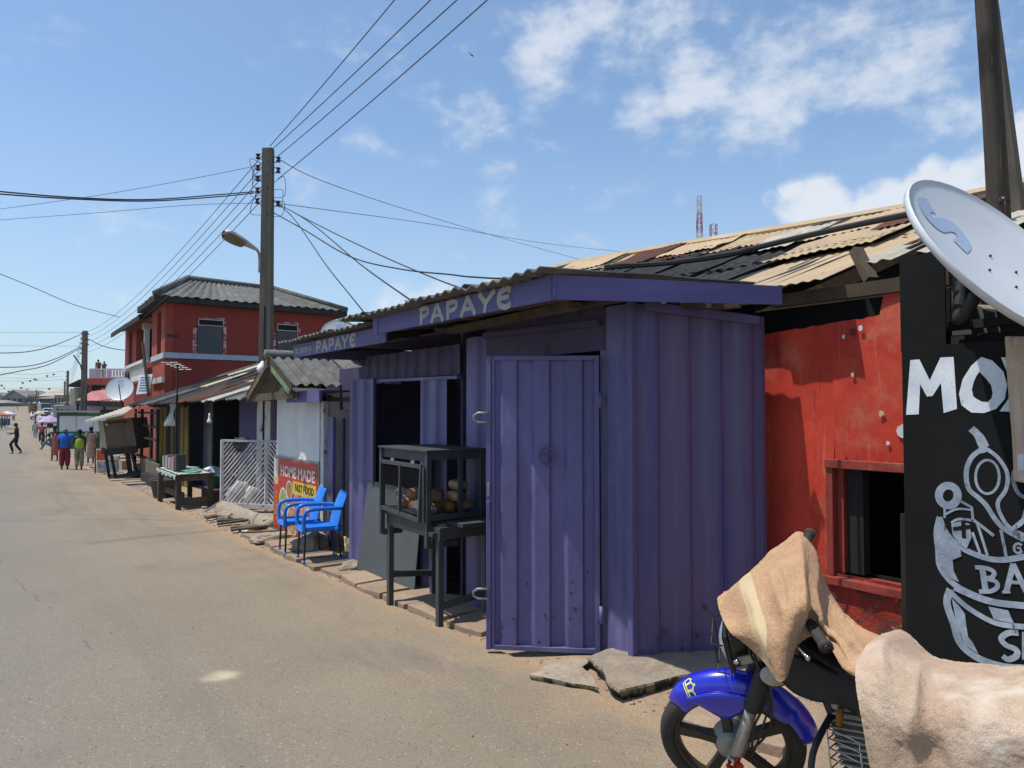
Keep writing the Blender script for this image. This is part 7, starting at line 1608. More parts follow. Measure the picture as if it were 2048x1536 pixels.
def wheel(c, front):
    RY = Matrix.Rotation(PI/2, 3, 'X')
    b = MB(); b.lathe([(.235,-.034),(.255,-.043),(.278,-.038),(.292,-.022),(.297,0),(.292,.022),(.278,.038),(.255,.043),(.235,.034),(.230,0)], c, 56, RY, True)
    w_ = fb(b, 'wheel', mRubber, None, True, front)
    b = MB(); b.lathe([(.236,-.03),(.236,.03),(.222,.026),(.214,.012),(.214,-.012),(.222,-.026)], c, 48, RY, True); fb(b, 'rim', mRim, w_, True, front)
    for k in range(5):
        a = 2*PI*k/5+.30; d = Vector((math.cos(a), 0, math.sin(a))); q = Vector((-d.z, 0, d.x)); b = MB()
        for s in (0,):
            vs = []
            for r_, wd, th in ((.05, .036, .024), (.12, .030, .019), (.222, .042, .015)):
                for yy, ww in ((-th, wd*.6), (-th, -wd*.6), (th, -wd*.6), (th, wd*.6)): vs.append(c+d*r_+q*ww+Vector((0, yy, 0)))
            b.add(vs, [(i*4+k_, i*4+(k_+1) % 4, i*4+4+(k_+1) % 4, i*4+4+k_) for i in range(2) for k_ in range(4)])
        fb(b, 'spoke', mRim, w_, False, front, .003)
    b = MB(); b.lathe([(.001,-.055),(.045,-.055),(.06,-.045),(.062,-.02),(.075,-.012),(.078,.03),(.07,.05),(.03,.056),(.001,.056)], c, 28, RY); fb(b, 'hub', mAlu, w_, True, front)
    b = MB(); b.tube([c+Vector((0, -.10, 0)), c+Vector((0, .10, 0))], .009, 8); fb(b, 'axle', mAlu, w_, True, front)
    b = MB(); b.box(c+Vector((0, .104, 0)), (.024, .02, .024)); fb(b, 'axle_nut', mChrome, w_, False, front)
    return w_
wheel(FA, True); wheel(RA_, False)
# front fender
def fend(u, v, r0=.345):
    a = R(152)-u*R(205); e = (v-.5)*2
    w_ = .062*(1-.35*max(0, .12-u)/.12); r_ = r0-.030*e*e-.012*abs(e)**4+.02*max(0, .15-u)
    drop = 0
    return FA+Vector((-math.cos(a)*r_*-1*1.0, 0, math.sin(a)*r_))*1.0+Vector((0, e*w_, 0))
def fend2(u, v):   # u 0 front tip .. 1 rear tip
    a = R(47)+u*R(128); e = (v-.5)*2; tip = min(1, u/.10); rt = min(1, (1-u)/.06)
    w_ = .066*(.45+.55*math.sin(tip*PI/2))*(.75+.25*rt); r_ = .322+.030*math.sin(min(1, u*2.2)*PI/2)-.05*e*e*(1 if u < .8 else .6)-.03*abs(e)**5-.012*(1-tip)
    return FA+Vector((math.cos(a)*r_, e*w_, math.sin(a)*r_))
b = MB(); b.quadpatch(fend2, 60, 14, .004); fd_ = fb(b, 'front_fender', mBlue)
for s in (-1, 1):   # side skirt reaching down to the fork
    b = MB()
    def sk(u, v): 
        a = R(66)+u*R(58); top = .305; bot = .305-(.13*math.sin(u*PI)**.9); r_ = top+(bot-top)*v
        return FA+Vector((math.cos(a)*r_, s*(.0675+.006*math.sin(v*PI)), math.sin(a)*r_))
    b.quadpatch(sk, 16, 6, .004*s); fb(b, 'fender_skirt', mBlue, fd_)
for k in (0, 1):
    b = MB(); b.tube([fend2(.50+.022*k, v)+Vector((0, 0, .002)) for v in [j/12 for j in range(13)]], .0035, 5); fb(b, 'fender_seam', mBlue, fd_)
b = MB(); b.tube([fend2(.60, .5)+Vector((0,0,-.01)), fend2(.60, .5)+Vector((-.035, 0, .03))], .012, 8); fb(b, 'fender_tab', mBlue, fd_)
def onfend(u, v, lift=.003): 
    p = fend2(u, v); q = fend2(u+.01, v); r_ = fend2(u, v+.01); n = (q-p).cross(r_-p).normalized(); n = n if n.dot(p-FA) > 0 else -n; return p+n*lift
# red sticker + silver flash on the left flank
b = MB(); g = lambda u, v: onfend(u, v, .0035)
pts = [(.46,.90),(.38,.90),(.32,.93),(.34,.955),(.46,.955)]
b.add([g(*p) for p in pts], [(0,1,2,3,4)]); fb(b, 'red_sticker', mRedSticker, fd_, False)
b = MB(); b.add([g(*p) for p in [(.50,.85),(.42,.86),(.37,.885),(.47,.88)]], [(0,1,2,3)]); fb(b, 'silver_flash', mAlu, fd_, False)
# crown emblem, yellow
class OnF:
    mb = MB(); z = .0055
def crown_line(pts, w):
    pts = [tuple(a+(c-a)*k/4 for a, c in zip(pts[i], pts[i+1])) for i in range(len(pts)-1) for k in range(4)]+[pts[-1]]
    L = []; 
    for i, p in enumerate(pts):
        a = pts[max(i-1, 0)]; c = pts[min(i+1, len(pts)-1)]; dx, dy = c[0]-a[0], c[1]-a[1]; l = math.hypot(dx, dy) or 1; nx, ny = -dy/l*w/2, dx/l*w/2
        for s in (1, -1):
            x, y = p[0]+nx*s, p[1]+ny*s   # emblem axes: x along fender (rear+), y across (left+)
            L.append(onfend(.19+x/.80, .76+y*.8/.132, OnF.z))
    OnF.mb.add(L, [(2*i, 2*i+1, 2*i+3, 2*i+2) for i in range(len(pts)-1)]); OnF.z += .0002
S_ = .052
for q in [[(-.5,-.5),(-.5,.5)], [(-.30,-.5),(-.30,.5)], [(-.38,-.5),(.1,-.62),(.3,-.45),(.12,-.25),(-.38,-.2)], [(-.38,-.18),(.25,-.22),(.4,0),(.25,.22),(-.38,.18)], [(-.38,.2),(.12,.25),(.3,.45),(.1,.62),(-.38,.5)], [(.4,0),(.58,0)], [(.49,-.08),(.49,.08)]]:
    crown_line([(x*S_*1.0, y*S_) for x, y in q], .0055)
fb(OnF.mb, 'crown_emblem', mYellow, fd_, False)
# forks
ax_ = (SA-SB).normalized()
for s in (-1, 1):
    lo = Vector((.62, s*.082, .29))+ax_*.02; 
    def al(d): return Vector((.60, s*.082, .295))+ax_*d
    b = MB(); b.tube([al(-.03), al(.02), al(.30)], [.022, .026, .024], 14); fb(b, 'fork_slider', mAlu)
    b = MB(); n = 22; b.tube([al(.26+.26*k/n) for k in range(n+1)], [.031+.004*(k % 2) for k in range(n+1)], 14); fb(b, 'fork_gaiter', mRubber)
    b = MB(); b.tube([al(.50), al(.76)], .021, 12); fb(b, 'fork_tube', mBlackPl)
b = MB(); b.box(SA+Vector((.07, 0, -.09)), (.07, .21, .035)); b.box(SA+Vector((.03, 0, .02)), (.07, .21, .03)); fb(b, 'fork_yoke', mBlackPl, None, False, True, .006)
# brake rod / red rag on the axle
rs = random.Random(2); b = MB()
for k in range(26): b.ball(FA+Vector((rs.gauss(-.02, .014), .115+rs.gauss(0, .01), -.045+rs.gauss(0, .022))), rs.uniform(.007, .014), 6)
for k in range(8): b.ball(FA+Vector((.06+rs.gauss(0, .008), -.09+rs.gauss(0, .008), .12+rs.gauss(0, .01))), .01, 6)
fb(b, 'red_cord_knot', mat('red_cord', (.50,.03,.02), (.35,.02,.015), 40))
# headlight with wire guard
HL = Vector((.50, 0, .80)); Mh = Matrix.Rotation(PI/2, 3, 'Y')
b = MB(); b.quadpatch(lambda u, v: HL+Vector((-.10+.12*u, .090*math.copysign(abs(math.cos(v*2*PI))**.5, math.cos(v*2*PI))*(.55+.45*math.sin(u*PI/2)), .085*math.copysign(abs(math.sin(v*2*PI))**.5, math.sin(v*2*PI))*(.55+.45*math.sin(u*PI/2)))), 8, 32); fb(b, 'headlight_shell', mBlackPl)
b = MB(); b.b2(HL+Vector((.015, -.098, -.09)), HL+Vector((.035, .098, .09))); fb(b, 'headlight_bezel', mBlackPl, None, False, True, .01)
b = MB(); b.quadpatch(lambda u, v: HL+Vector((.038+.03*math.sin(u*PI)*math.sin(v*PI), -.09+.18*u, -.08+.16*v)), 10, 10); hl_ = fb(b, 'headlight_lens', mat('headlight_glass', (.30,.42,.50), (.5,.56,.6), 14, rough=.12, spec=.7))
b = MB(); 
for z in (-.085, .05): b.tube([HL+Vector((.04, -.10, z)), HL+Vector((.085, -.085, z)), HL+Vector((.085, .085, z)), HL+Vector((.04, .10, z))], .0035, 5)
for y in (-.085, .03): b.tube([HL+Vector((.086, y, -.085)), HL+Vector((.086, y, .085))], .0035, 5)
o = fb(b, 'wire_guard', mIron); o['kind'] = 'stuff'
for s in (-1, 1):
    b = MB(); b.beam(HL+Vector((-.01, s*.105, -.02)), HL+Vector((-.16, s*.10, .01)), .006, .035); fb(b, 'headlight_bracket', mAlu, None, False)
    b = MB(); b.lathe([(.001,0),(.013,0),(.014,.008),(.001,.012)], HL+Vector((-.0, s*.108, -.02)), 12, Matrix.Rotation(-s*PI/2, 3, 'X')); fb(b, 'bracket_bolt', mChrome)
    # turn indicator
    T0 = Vector((.37, s*.125, .735)); b = MB(); Mr = Matrix.Rotation(R(-12), 3, 'Y') @ Matrix.Rotation(-s*PI/2, 3, 'X') 
    prof = [(.001,-.045),(.026,-.042),(.040,-.02),(.044,.0),(.046,.004),(.044,.008),(.046,.013),(.045,.02)]
    M_ = Matrix.Rotation(-s*R(78), 3, 'X'); M_ = M_ @ Matrix.Diagonal((1.25, 1, 1))
    b.lathe(prof, T0, 24, M_); fb(b, 'indicator', mBlackPl)
    b = MB(); b.lathe([(.043,.018),(.038,.027),(.02,.033),(.001,.035)], T0, 24, M_); fb(b, 'indicator_lens', mat('dusty_clear_lens', (.42,.38,.32), None, 8, rough=.25))
# handlebar, grips, levers
b = MB(); b.tube(smooth_path([(.20,.22,1.03),(.26,.14,1.01),(.275,.06,.995),(.275,-.06,.995),(.26,-.14,1.01),(.20,-.22,1.03)], 5), .011, 8); fb(b, 'handlebar', mBlackPl)
for s in (-1, 1):
    g0, g1 = Vector((.205, s*.22, 1.03)), Vector((.16, s*.36, 1.03)); b = MB(); b.tube([g0, g0.lerp(g1, .05), g0.lerp(g1, .9), g0.lerp(g1, .9), g1], [.016, .019, .019, .023, .023], 16); fb(b, 'grip', mRubber)
    b = MB(); b.tube([g1, g1+(g1-g0).normalized()*.006], [.014, .012], 14); fb(b, 'bar_end', mBlackPl)
    b = MB(); b.tube(smooth_path([g0+Vector((.02, -s*.01, -.01)), g0+Vector((.055, s*.02, -.02)), g0+Vector((.05, s*.09, -.025)), g0+Vector((.02, s*.145, -.03))], 4), .006, 6); b.ball(g0+Vector((.018, s*.15, -.03)), .010, 8); fb(b, 'lever', mChrome)
    b = MB(); b.box(g0+Vector((.015, -s*.03, .0)), (.045, .06, .045)); fb(b, 'switch_block', mBlackPl, None, False, True, .006)
b = MB(); b.ball((.31, 0, .95), .05, 16, (1, 1.5, .6)); fb(b, 'gauge_cluster', mBlackPl)
for k, (y0, y1) in enumerate([(.06, .09), (-.05, .095), (.02, .085)]):
    b = MB(); b.tube(smooth_path([(.24, y0, .95), (.40+.02*k, y1*1.2, .85), (.40, y1*1.2, .65), (.44+.03*k, y1*1.15, .45), (.54, y1*1.1, .33-.03*k)], 6), .005, 6); fb(b, 'control_cable', mBlackPl)
# frame, tank, seat
b = MB(); b.tube([(.24, 0, .88), (.12, 0, .55), (.06, 0, .33)], .024, 10); fb(b, 'down_tube', mBlackPl, front=False)
b = MB(); b.tube([(.27, 0, .90), (-.1, 0, .82), (-.55, 0, .72)], .022, 8); fb(b, 'top_tube', mBlackPl, front=False)
b = MB(); b.tube([(.06, 0, .33), (-.02, 0, .24), (-.25, 0, .24), (-.32, 0, .45), (-.2, 0, .75)], .02, 8); fb(b, 'cradle_tube', mBlackPl, front=False)
def tank(u, v):
    x = .22-.46*u; a = v*2*PI; w_ = .125*math.sin(min(1, .25+u*1.3)*PI*.5)*(1-.35*max(0, u-.6)/.4); zc = .80-.03*u; h = .085*(.75+.25*math.sin(u*PI))*(1-.2*u)
    return Vector((x, w_*math.cos(a), zc+h*(math.sin(a) if math.sin(a) > 0 else .95*math.sin(a))+.012*noise.noise(Vector((u*5, v*9, 2)))))
b = MB(); b.quadpatch(tank, 20, 26); b.add([tank(0, k/26) for k in range(26)], [tuple(range(26))]); fb(b, 'tank_cover', mBlackVinyl, front=False)
def skirt(u, v): 
    x = .24-.50*u; return Vector((x, (.118+.03*v)*(1-.25*(1-math.sin(min(1, .3+u)*PI/2)))+.012*noise.noise(Vector((u*6, v*5, 0))), .80-.12*v-.02*math.sin(u*9)*v+.02*math.cos(u*3)))
for s in (-1, 1):
    b = MB(); b.quadpatch(lambda u, v: Vector((skirt(u, v).x, skirt(u, v).y*s, skirt(u, v).z)), 20, 8, .003*s); fb(b, 'tank_cover_flap', mBlackVinyl, front=False)
b = MB(); b.quadpatch(lambda u, v: Vector((-.20-.62*u, (.125-.02*abs(u-.6))*math.cos(v*2*PI), .715+.03*u+.04*math.sin(v*2*PI)*(1+.2*u))), 18, 20); fb(b, 'seat', mBlackVinyl, front=False)
for s in (-1, 1):
    b = MB(); b.prism([(-.22, s*.11, .72), (-.50, s*.12, .72), (-.44, s*.13, .50), (-.28, s*.13, .48)], (0, s*.02, 0)); fb(b, 'side_cover', mBlue, None, False, False, .01)
    b = MB(); b.tube([(-.62, s*.13, .30), (-.48, s*.14, .66)], .025, 10); fb(b, 'rear_shock', mChrome, front=False)
    b = MB(); b.tube([(-.30, s*.07, .33), (-.63, s*.09, .295)], .02, 8); fb(b, 'swingarm', mBlackPl, front=False)
    b = MB(); b.tube([(-.02, s*.08, .27), (-.02, s*.26, .27)], .014, 8); fb(b, 'foot_peg', mRubber, front=False)
b = MB(); b.quadpatch(lambda u, v: RA_+Vector((math.cos(R(40)+u*R(120))*-.0+math.cos(R(60)+u*R(115))*.36, (v-.5)*.15, math.sin(R(60)+u*R(115))*.36)), 24, 4, .004); fb(b, 'rear_fender', mBlue, front=False)
b = MB(); b.box((-.86, 0, .70), (.07, .14, .09)); fb(b, 'tail_light', mRedSticker, None, False, False, .01)
# engine
b = MB(); b.box((-.10, 0, .34), (.30, .20, .17)); b.lathe([(.001,-.13),(.06,-.13),(.085,-.11),(.09,-.05),(.09,.05),(.085,.11),(.06,.13),(.001,.13)], (-.16, 0, .36), 24, Matrix.Rotation(PI/2, 3, 'X')); fb(b, 'crankcase', mAlu, None, False, False, .01)
en = b
for k in range(9):
    b = MB(); z = .455+.021*k; b.box((.005+.004*k, 0, z), (.135-.004*(k > 6)*(k-6)*3, .16-.006*(k > 6)*(k-6)*3, .007), Matrix.Rotation(R(12), 3, 'Y')); fb(b, 'cooling_fin', mAlu, None, False, False)
b = MB(); b.box((.01, 0, .52), (.085, .10, .2), Matrix.Rotation(R(12), 3, 'Y')); b.box((.05, 0, .665), (.11, .12, .07), Matrix.Rotation(R(12), 3, 'Y')); fb(b, 'cylinder', mAlu, None, False, False, .01)
b = MB(); b.tube([(.04, .085, .66), (.045, .10, .60)], .012, 8); fb(b, 'spark_plug_cap', mat('amber_plastic', (.35,.14,.02), None), front=False)
b = MB(); b.tube(smooth_path([(.05, -.05, .60), (.14, -.06, .50), (.12, -.08, .30), (-.05, -.12, .22), (-.5, -.16, .27), (-.85, -.17, .36)], 5), [.017]*15+[.03]*5+[.04]*6, 12); fb(b, 'exhaust_pipe', mChrome, front=False)
# crash bar grid in front of the engine
b = MB()
for z in [.33+.036*k for k in range(8)]: b.tube([(.085, .03, z), (.08, .115, z), (-.05, .125, z)], .0028, 5)
for x_ in (.08, -.04): b.tube([(x_, .12, .33), (x_, .12, .58)], .0028, 5)
o = fb(b, 'engine_guard', mChrome, front=False); o['kind'] = 'stuff'
b = MB(); b.tube(smooth_path([(.10, .06, .60), (.09, .20, .52), (.08, .235, .38), (.05, .20, .28), (.02, .06, .24)], 5), .012, 8); b.v = [v for v in b.v]; fb(b, 'crash_bar', mBlackPl, front=False)
b = MB(); b.tube([(-.12, .10, .26), (-.10, .22, .05), (-.10, .245, .0)], .011, 8); fb(b, 'side_stand', mBlackPl, front=False)

# ------------------------------------------------------------------ towels
def towel(ctrl, name, m, label, base, th=.005, sub=14, fold=.012, seed=0, stripe=None, fuzz=.0019, fuzz_scale=90):
    """ctrl: rows of 3-D control points; bicubic Catmull surface with soft folds and terry pile"""
    rows = len(ctrl); cols_ = len(ctrl[0])
    def cr(P, t):
        n = len(P)-1; i = min(int(t*n), n-1); f = t*n-i; a = P[max(i-1, 0)]; b_ = P[i]; c = P[i+1]; d = P[min(i+2, n)]
        return .5*((2*b_)+(c-a)*f+(2*a-5*b_+4*c-d)*f*f+(3*b_-a-3*c+d)*f**3)
    def S(u, v): return cr([cr(r_, u) for r_ in ctrl], v)
    nu, nv = (cols_-1)*sub, (rows-1)*sub
    G = [[S(i/nu, j/nv) for j in range(nv+1)] for i in range(nu+1)]
    H = {}
    rs = random.Random(seed)
    b = MB(); pts = []
    for i in range(nu+1):
        for j in range(nv+1):
            p = G[i][j]; a = G[min(i+1, nu)][j]-G[max(i-1, 0)][j]; c = G[i][min(j+1, nv)]-G[i][max(j-1, 0)]; n = a.cross(c); n = n.normalized() if n.length > 1e-9 else Vector((0,0,1))
            if n.dot(CAM-p) < 0: n = -n
            U_, V_ = i/nu, j/nv; ed_ = min(1, 3.2*min(U_, 1-U_, V_, 1-V_)+.25); f = ed_*fold*(1.3*(.25-abs(noise.noise(Vector((U_*6.5+seed, V_*1.7, seed)))))+.6*noise.noise(Vector((U_*3+V_*4, V_*2-U_*2, seed+4)))+.15*noise.noise(p*6+Vector((seed, 0, 0)))+.05*noise.noise(p*40))
            instripe = stripe and stripe[0] < i/nu+stripe[2]*(j/nv) < stripe[1]
            f += (0 if instripe else fuzz*(noise.noise(p*fuzz_scale)+rs.uniform(-.55, .55)))-(.003 if instripe else 0)
            pts.append(p+n*f)
    b.v = [tuple(p) for p in pts]; ix = lambda i, j: i*(nv+1)+j
    for i in range(nu):
        for j in range(nv):
            b.f.append((ix(i, j), ix(i+1, j), ix(i+1, j+1), ix(i, j+1))); st = stripe and stripe[0] < (i+.5)/nu+stripe[2]*((j+.5)/nv) < stripe[1]
            ed = i < 1 or j < 1 or i >= nu-1 or j >= nv-1
            b.mi.append(1 if (st or ed) else 0)
    o = solo(b, name, [m, mTowelStripe], label, 'towel', base=base, smooth=True)
    sm = o.modifiers.new('s', 'SOLIDIFY'); sm.thickness = th; sm.offset = 0
    return o
D3 = lambda x, y, d: onD(x, y, d)
c1 = [[D3(1440,1195,3.10), D3(1490,1150,3.10), D3(1555,1094,3.10), D3(1608,1070,3.08), D3(1655,1180,2.85), D3(1705,1242,2.62), D3(1790,1290,2.42)],
      [D3(1436,1200,3.02), D3(1498,1163,2.86), D3(1562,1114,2.84), D3(1612,1090,2.90), D3(1655,1195,2.72), D3(1712,1262,2.52), D3(1780,1303,2.33)],
      [D3(1445,1235,2.88), D3(1512,1215,2.66), D3(1576,1195,2.54), D3(1618,1188,2.50), D3(1652,1245,2.48), D3(1702,1292,2.38), D3(1765,1325,2.24)],
      [D3(1462,1265,2.72), D3(1526,1275,2.54), D3(1576,1258,2.46), D3(1614,1240,2.50), D3(1656,1262,2.46), D3(1700,1318,2.26), D3(1755,1345,2.16)],
      [D3(1498,1290,2.66), D3(1536,1335,2.54), D3(1566,1362,2.46), D3(1592,1288,2.50), D3(1640,1272,2.50), D3(1690,1338,2.26), D3(1748,1372,2.12)]]
towel(c1, 'brown_towel', mTowelB, 'brown terry towel with a cream band draped over the motorcycle handlebar and tank', (2.3, 1.6, .8), sub=22, seed=3, stripe=(.125, .19, 0), fold=.036)
c2 = [[D3(1745,1300,2.75), D3(1800,1262,2.65), D3(1870,1315,2.55), D3(1960,1330,2.40), D3(2060,1335,2.3), D3(2170,1345,2.2)],
      [D3(1722,1298,2.40), D3(1765,1283,2.34), D3(1850,1332,2.26), D3(1950,1346,2.16), D3(2050,1358,2.05), D3(2170,1370,1.95)],
      [D3(1712,1335,2.20), D3(1770,1345,2.12), D3(1850,1385,2.06), D3(1950,1400,1.96), D3(2050,1410,1.88), D3(2170,1430,1.8)],
      [D3(1716,1395,2.12), D3(1785,1425,2.04), D3(1860,1450,1.98), D3(1950,1465,1.90), D3(2050,1475,1.82), D3(2170,1490,1.74)],
      [D3(1728,1465,2.09), D3(1800,1490,2.02), D3(1870,1520,1.96), D3(1960,1540,1.88), D3(2050,1550,1.80), D3(2170,1570,1.72)],
      [D3(1745,1560,2.08), D3(1800,1590,2.01), D3(1875,1620,1.95), D3(1960,1640,1.87), D3(2050,1650,1.79), D3(2170,1670,1.71)]]
towel(c2, 'beige_towel', mTowelC, 'pale beige terry towel spread over the motorcycle seat', (2.45, .95, .6), sub=18, seed=9, stripe=(.80, .87, 0), fold=.032, fuzz=.0022)
tx = 4.44
def T3(px, py, X): return onX(px, py, X)
c3 = [[T3(2012,705,4.53), T3(2030,705,4.53), T3(2050,705,4.53), T3(2090,705,4.53)], [T3(2011,676,4.50), T3(2030,676,4.50), T3(2050,676,4.50), T3(2090,674,4.50)],
      [T3(2011,690,4.46), T3(2030,690,4.46), T3(2050,690,4.46), T3(2090,690,4.46)], [T3(2018,800,4.45), T3(2036,800,4.43), T3(2056,800,4.46), T3(2095,800,4.45)], [T3(2024,880,4.45), T3(2042,880,4.43), T3(2062,880,4.46), T3(2098,880,4.45)], [T3(2028,962,4.45), T3(2046,965,4.43), T3(2066,968,4.46), T3(2100,972,4.45)]]
towel(c3, 'beige_towel', mTowelC, 'narrow beige towel hung over the top edge of the black barber sign', (4.45, 1.5, 1.2), sub=12, seed=5, stripe=(.02, .12, 0), fold=.010)
b = MB(); b.prism([T3(2036,908,4.40), T3(2048,908,4.40), T3(2048,940,4.40), T3(2036,940,4.40)], (-.003, 0, 0)); solo(b, 'care_label', mat('white_label', (.62,.62,.66), (.5,.5,.56), 40), 'small white care label on the towel hanging from the barber sign', 'label')
# ------------------------------------------------------------------ people
BASE = dict(hip=(0,0,.93), waist=(0,0,1.05), chest=(0,0,1.25), neck=(0,.0,1.45), head=(0,.015,1.55), top=(0,.02,1.68),
    shL=(-.17,0,1.40), elL=(-.22,.0,1.12), wrL=(-.22,.06,.88), shR=(.17,0,1.40), elR=(.22,.0,1.12), wrR=(.22,.06,.88),
    hiL=(-.09,0,.90), knL=(-.10,.02,.50), anL=(-.10,-.0,.09), hiR=(.09,0,.90), knR=(.10,.02,.50), anR=(.10,0,.09))
def skinmesh(name, chains, m, parent, sub=1):
    """chains: list of [(point, radius) ...]; chains share a vertex when the point repeats; one skinned surface"""
    vs = []; rad = []; es = []; idx = {}
    for ch in chains:
        prev = None
        for p, r_ in ch:
            k = tuple(round(c, 4) for c in p)
            if k not in idx: idx[k] = len(vs); vs.append(k); rad.append(r_)
            i = idx[k]
            if prev is not None and prev != i: es.append((prev, i))
            prev = i
    me = bpy.data.meshes.new(name); me.from_pydata(vs, es, []); me.materials.append(m); o = bpy.data.objects.new(name, me); COL.objects.link(o); o.parent = parent
    sk = o.modifiers.new('skin', 'SKIN'); sk.use_smooth_shade = True
    for i, r_ in enumerate(rad):
        d = me.skin_vertices[0].data[i]; rr = r_ if isinstance(r_, tuple) else (r_, r_); d.radius = rr; d.use_root = (i == 0)
    if sub: ss = o.modifiers.new('sub', 'SUBSURF'); ss.levels = sub; ss.render_levels = sub
    return o
def person(label, loc, face, h, pose=None, top=(.3,.3,.3), bottom=(.1,.1,.1), skirt=None, sleeves=True, cap=None, shorts=False, long=True, pat=None, dress=None, group=None, name='person', wd=1.0):
    P = dict(BASE); P.update(pose or {}); k = h/1.70; P = {a: Vector(b)*k for a, b in P.items()}
    t = thing(name, label, 'person', loc, face, group)
    def hand(w, e):   # palm and five fingers, slightly curled
        d = (w-e).normalized(); s = Vector((0, 0, 1)).cross(d); s = s.normalized() if s.length > .1 else Vector((1, 0, 0)); q = d.cross(s)
        pc = w+d*.05*k; out = [[(w, .026*k), (pc, .030*k)]]
        for f, ln in zip((-1.5, -.5, .5, 1.5), (.055, .072, .078, .062)):
            a = pc+d*.035*k+s*.014*k*f; out.append([(pc, .030*k), (a, .0095*k), (a+d*ln*.5*k-q*.008*k, .008*k), (a+d*ln*.9*k-q*.024*k, .006*k)])
        out.append([(w, .026*k), (w+d*.03*k+s*.036*k, .010*k), (w+d*.065*k+s*.05*k, .008*k)])
        return out
    def mid(a, b, f=.5): return a.lerp(b, f)
    ch = [[(P['hip'], (.135*k, .095*k)), (P['waist'], (.115*k, .085*k)), (P['chest'], (.145*k, .095*k)), (P['neck'], .055*k), (P['head'], (.078*k, .092*k)), (P['top'], (.062*k, .072*k))]]
    for s in 'LR':
        ch.append([(P['chest'], .14*k), (P['sh'+s], .055*k), (mid(P['sh'+s], P['el'+s]), .046*k), (P['el'+s], .038*k), (mid(P['el'+s], P['wr'+s]), .033*k), (P['wr'+s], .026*k)])
        ch += hand(P['wr'+s], P['el'+s])
        f = P['an'+s]; ch.append([(P['hip'], .13*k), (P['hi'+s], .09*k), (mid(P['hi'+s], P['kn'+s]), .075*k), (P['kn'+s], .055*k), (mid(P['kn'+s], f, .35), .053*k), (f, .036*k), (f+Vector((0, .05, -.05))*k, .034*k), (f+Vector((0, .14, -.065))*k, .027*k)])
    b = skinmesh('body', ch, mSkin, t)
    hd = P['head']; tp = P['top']; up = (tp-hd).normalized(); hc = mid(hd, tp, .35)
    fw = Vector((0, 1, 0))
    # face: nose, eyes, mouth, ears
    fc = MB(); 
    for dx in (-.032, .032): fc.ball(hc+Vector((dx*k, .083*k, .0)), .011*k, 8)
    fc.build('eyes', mWhiteT, t, True, False)
    fc = MB(); fc.ball(hc+Vector((0, .098*k, -.028*k)), .016*k, 8, (1, 1, 1.4)); fc.ball(hc+Vector((0, .088*k, -.062*k)), .02*k, 8, (1.2, .5, .5)); 
    for dx in (-.083, .083): fc.ball(hc+Vector((dx*k, .0, -.01*k)), .022*k, 8, (.4, .8, 1.3))
    fc.build('face_features', mSkin, t, True, False)
    hb = MB(); hb.ball(hc+Vector((0, -.012*k, .030*k)), .098*k, 14, (.93, 1.02, .98)); hb.v = [v for v in hb.v]
    hb.build('hair' if not cap else 'headwear', mHair if not cap else mat('cap_%s' % label[:14], cap, tuple(c*.6 for c in cap), 20), t, True, False)
    mt = mat('top_'+label[:22], top, pat or tuple(c*.75 for c in top), 9 if not pat else 14, rough=.85)
    mbm = mat('bottom_'+label[:22], bottom, tuple(c*.7 for c in bottom), 8, rough=.9)
    e = .014*k
    hem = mid(P['hip'], P['waist'], -.75)
    tc = [[(hem, (.20*k*wd, .15*k*wd)), (P['waist'], (.175*k*wd, .14*k*wd)), (P['chest'], (.185*k*wd, .14*k)), (mid(P['chest'], P['neck'], .62), (.12*k, .095*k))]]
    if sleeves:
        for s in 'LR': tc.append([(P['chest'], .165*k), (P['sh'+s], .085*k*wd), (mid(P['sh'+s], P['el'+s], .75), .082*k*wd)])
    if dress:
        a, c = P['anL'], P['anR']; ft = (a+c)/2; ft.z = max(ft.z, .22*k) 
        d0 = P['hip']; tc[0] = [(ft, (.24*k, .20*k)), (mid(ft, d0, .5), (.225*k, .18*k)), (d0, (.22*k, .17*k)), (P['waist'], (.165*k, .13*k)), (P['chest'], (.165*k, .122*k)), (mid(P['chest'], P['neck'], .5), (.12*k, .09*k))]
        skinmesh('dress', tc, mt, t)
    else:
        skinmesh('shirt', tc, mt, t)
        if skirt:
            ft = (P['knL']+P['knR'])/2-Vector((0, 0, .12*k)); skinmesh('skirt', [[(P['hip'], (.17*k, .135*k)), (mid(P['hip'], ft), (.18*k, .15*k)), (ft, (.19*k, .16*k))]], mbm, t)
        else:
            bc = [[(P['waist'], (.14*k, .11*k)), (P['hip'], (.155*k, .125*k))]]
            for s in 'LR':
                L = [(P['hip'], .16*k), (P['hi'+s], .115*k*wd), (mid(P['hi'+s], P['kn'+s]), .105*k*wd), (P['kn'+s], .095*k*wd)]
                if not shorts: L += [(mid(P['kn'+s], P['an'+s]), .082*k*wd), (mid(P['kn'+s], P['an'+s], .92), .075*k*wd)]
                bc.append(L)
            skinmesh('trousers' if not shorts else 'shorts', bc, mbm, t)
    for s in 'LR':
        f = P['an'+s]; sb = MB(); sb.ball(f+Vector((0, .05*k, -.062*k)), .05*k, 10, (.9, 2.4, .45)); sb.build('shoe', mIron, t, True, False)
    return t
def gpos(px, py): p = onG(px, py); return (p.x, p.y, zg(p.y)+.01)
toward = lambda p: math.atan2(-(0-p[0])*-1, 0)
def face_dir(p, vx, vy): return math.atan2(-vx, vy)      # local +y turned to (vx,vy)
away = math.radians(0)
L_ = (-.82, .57)   # picture left
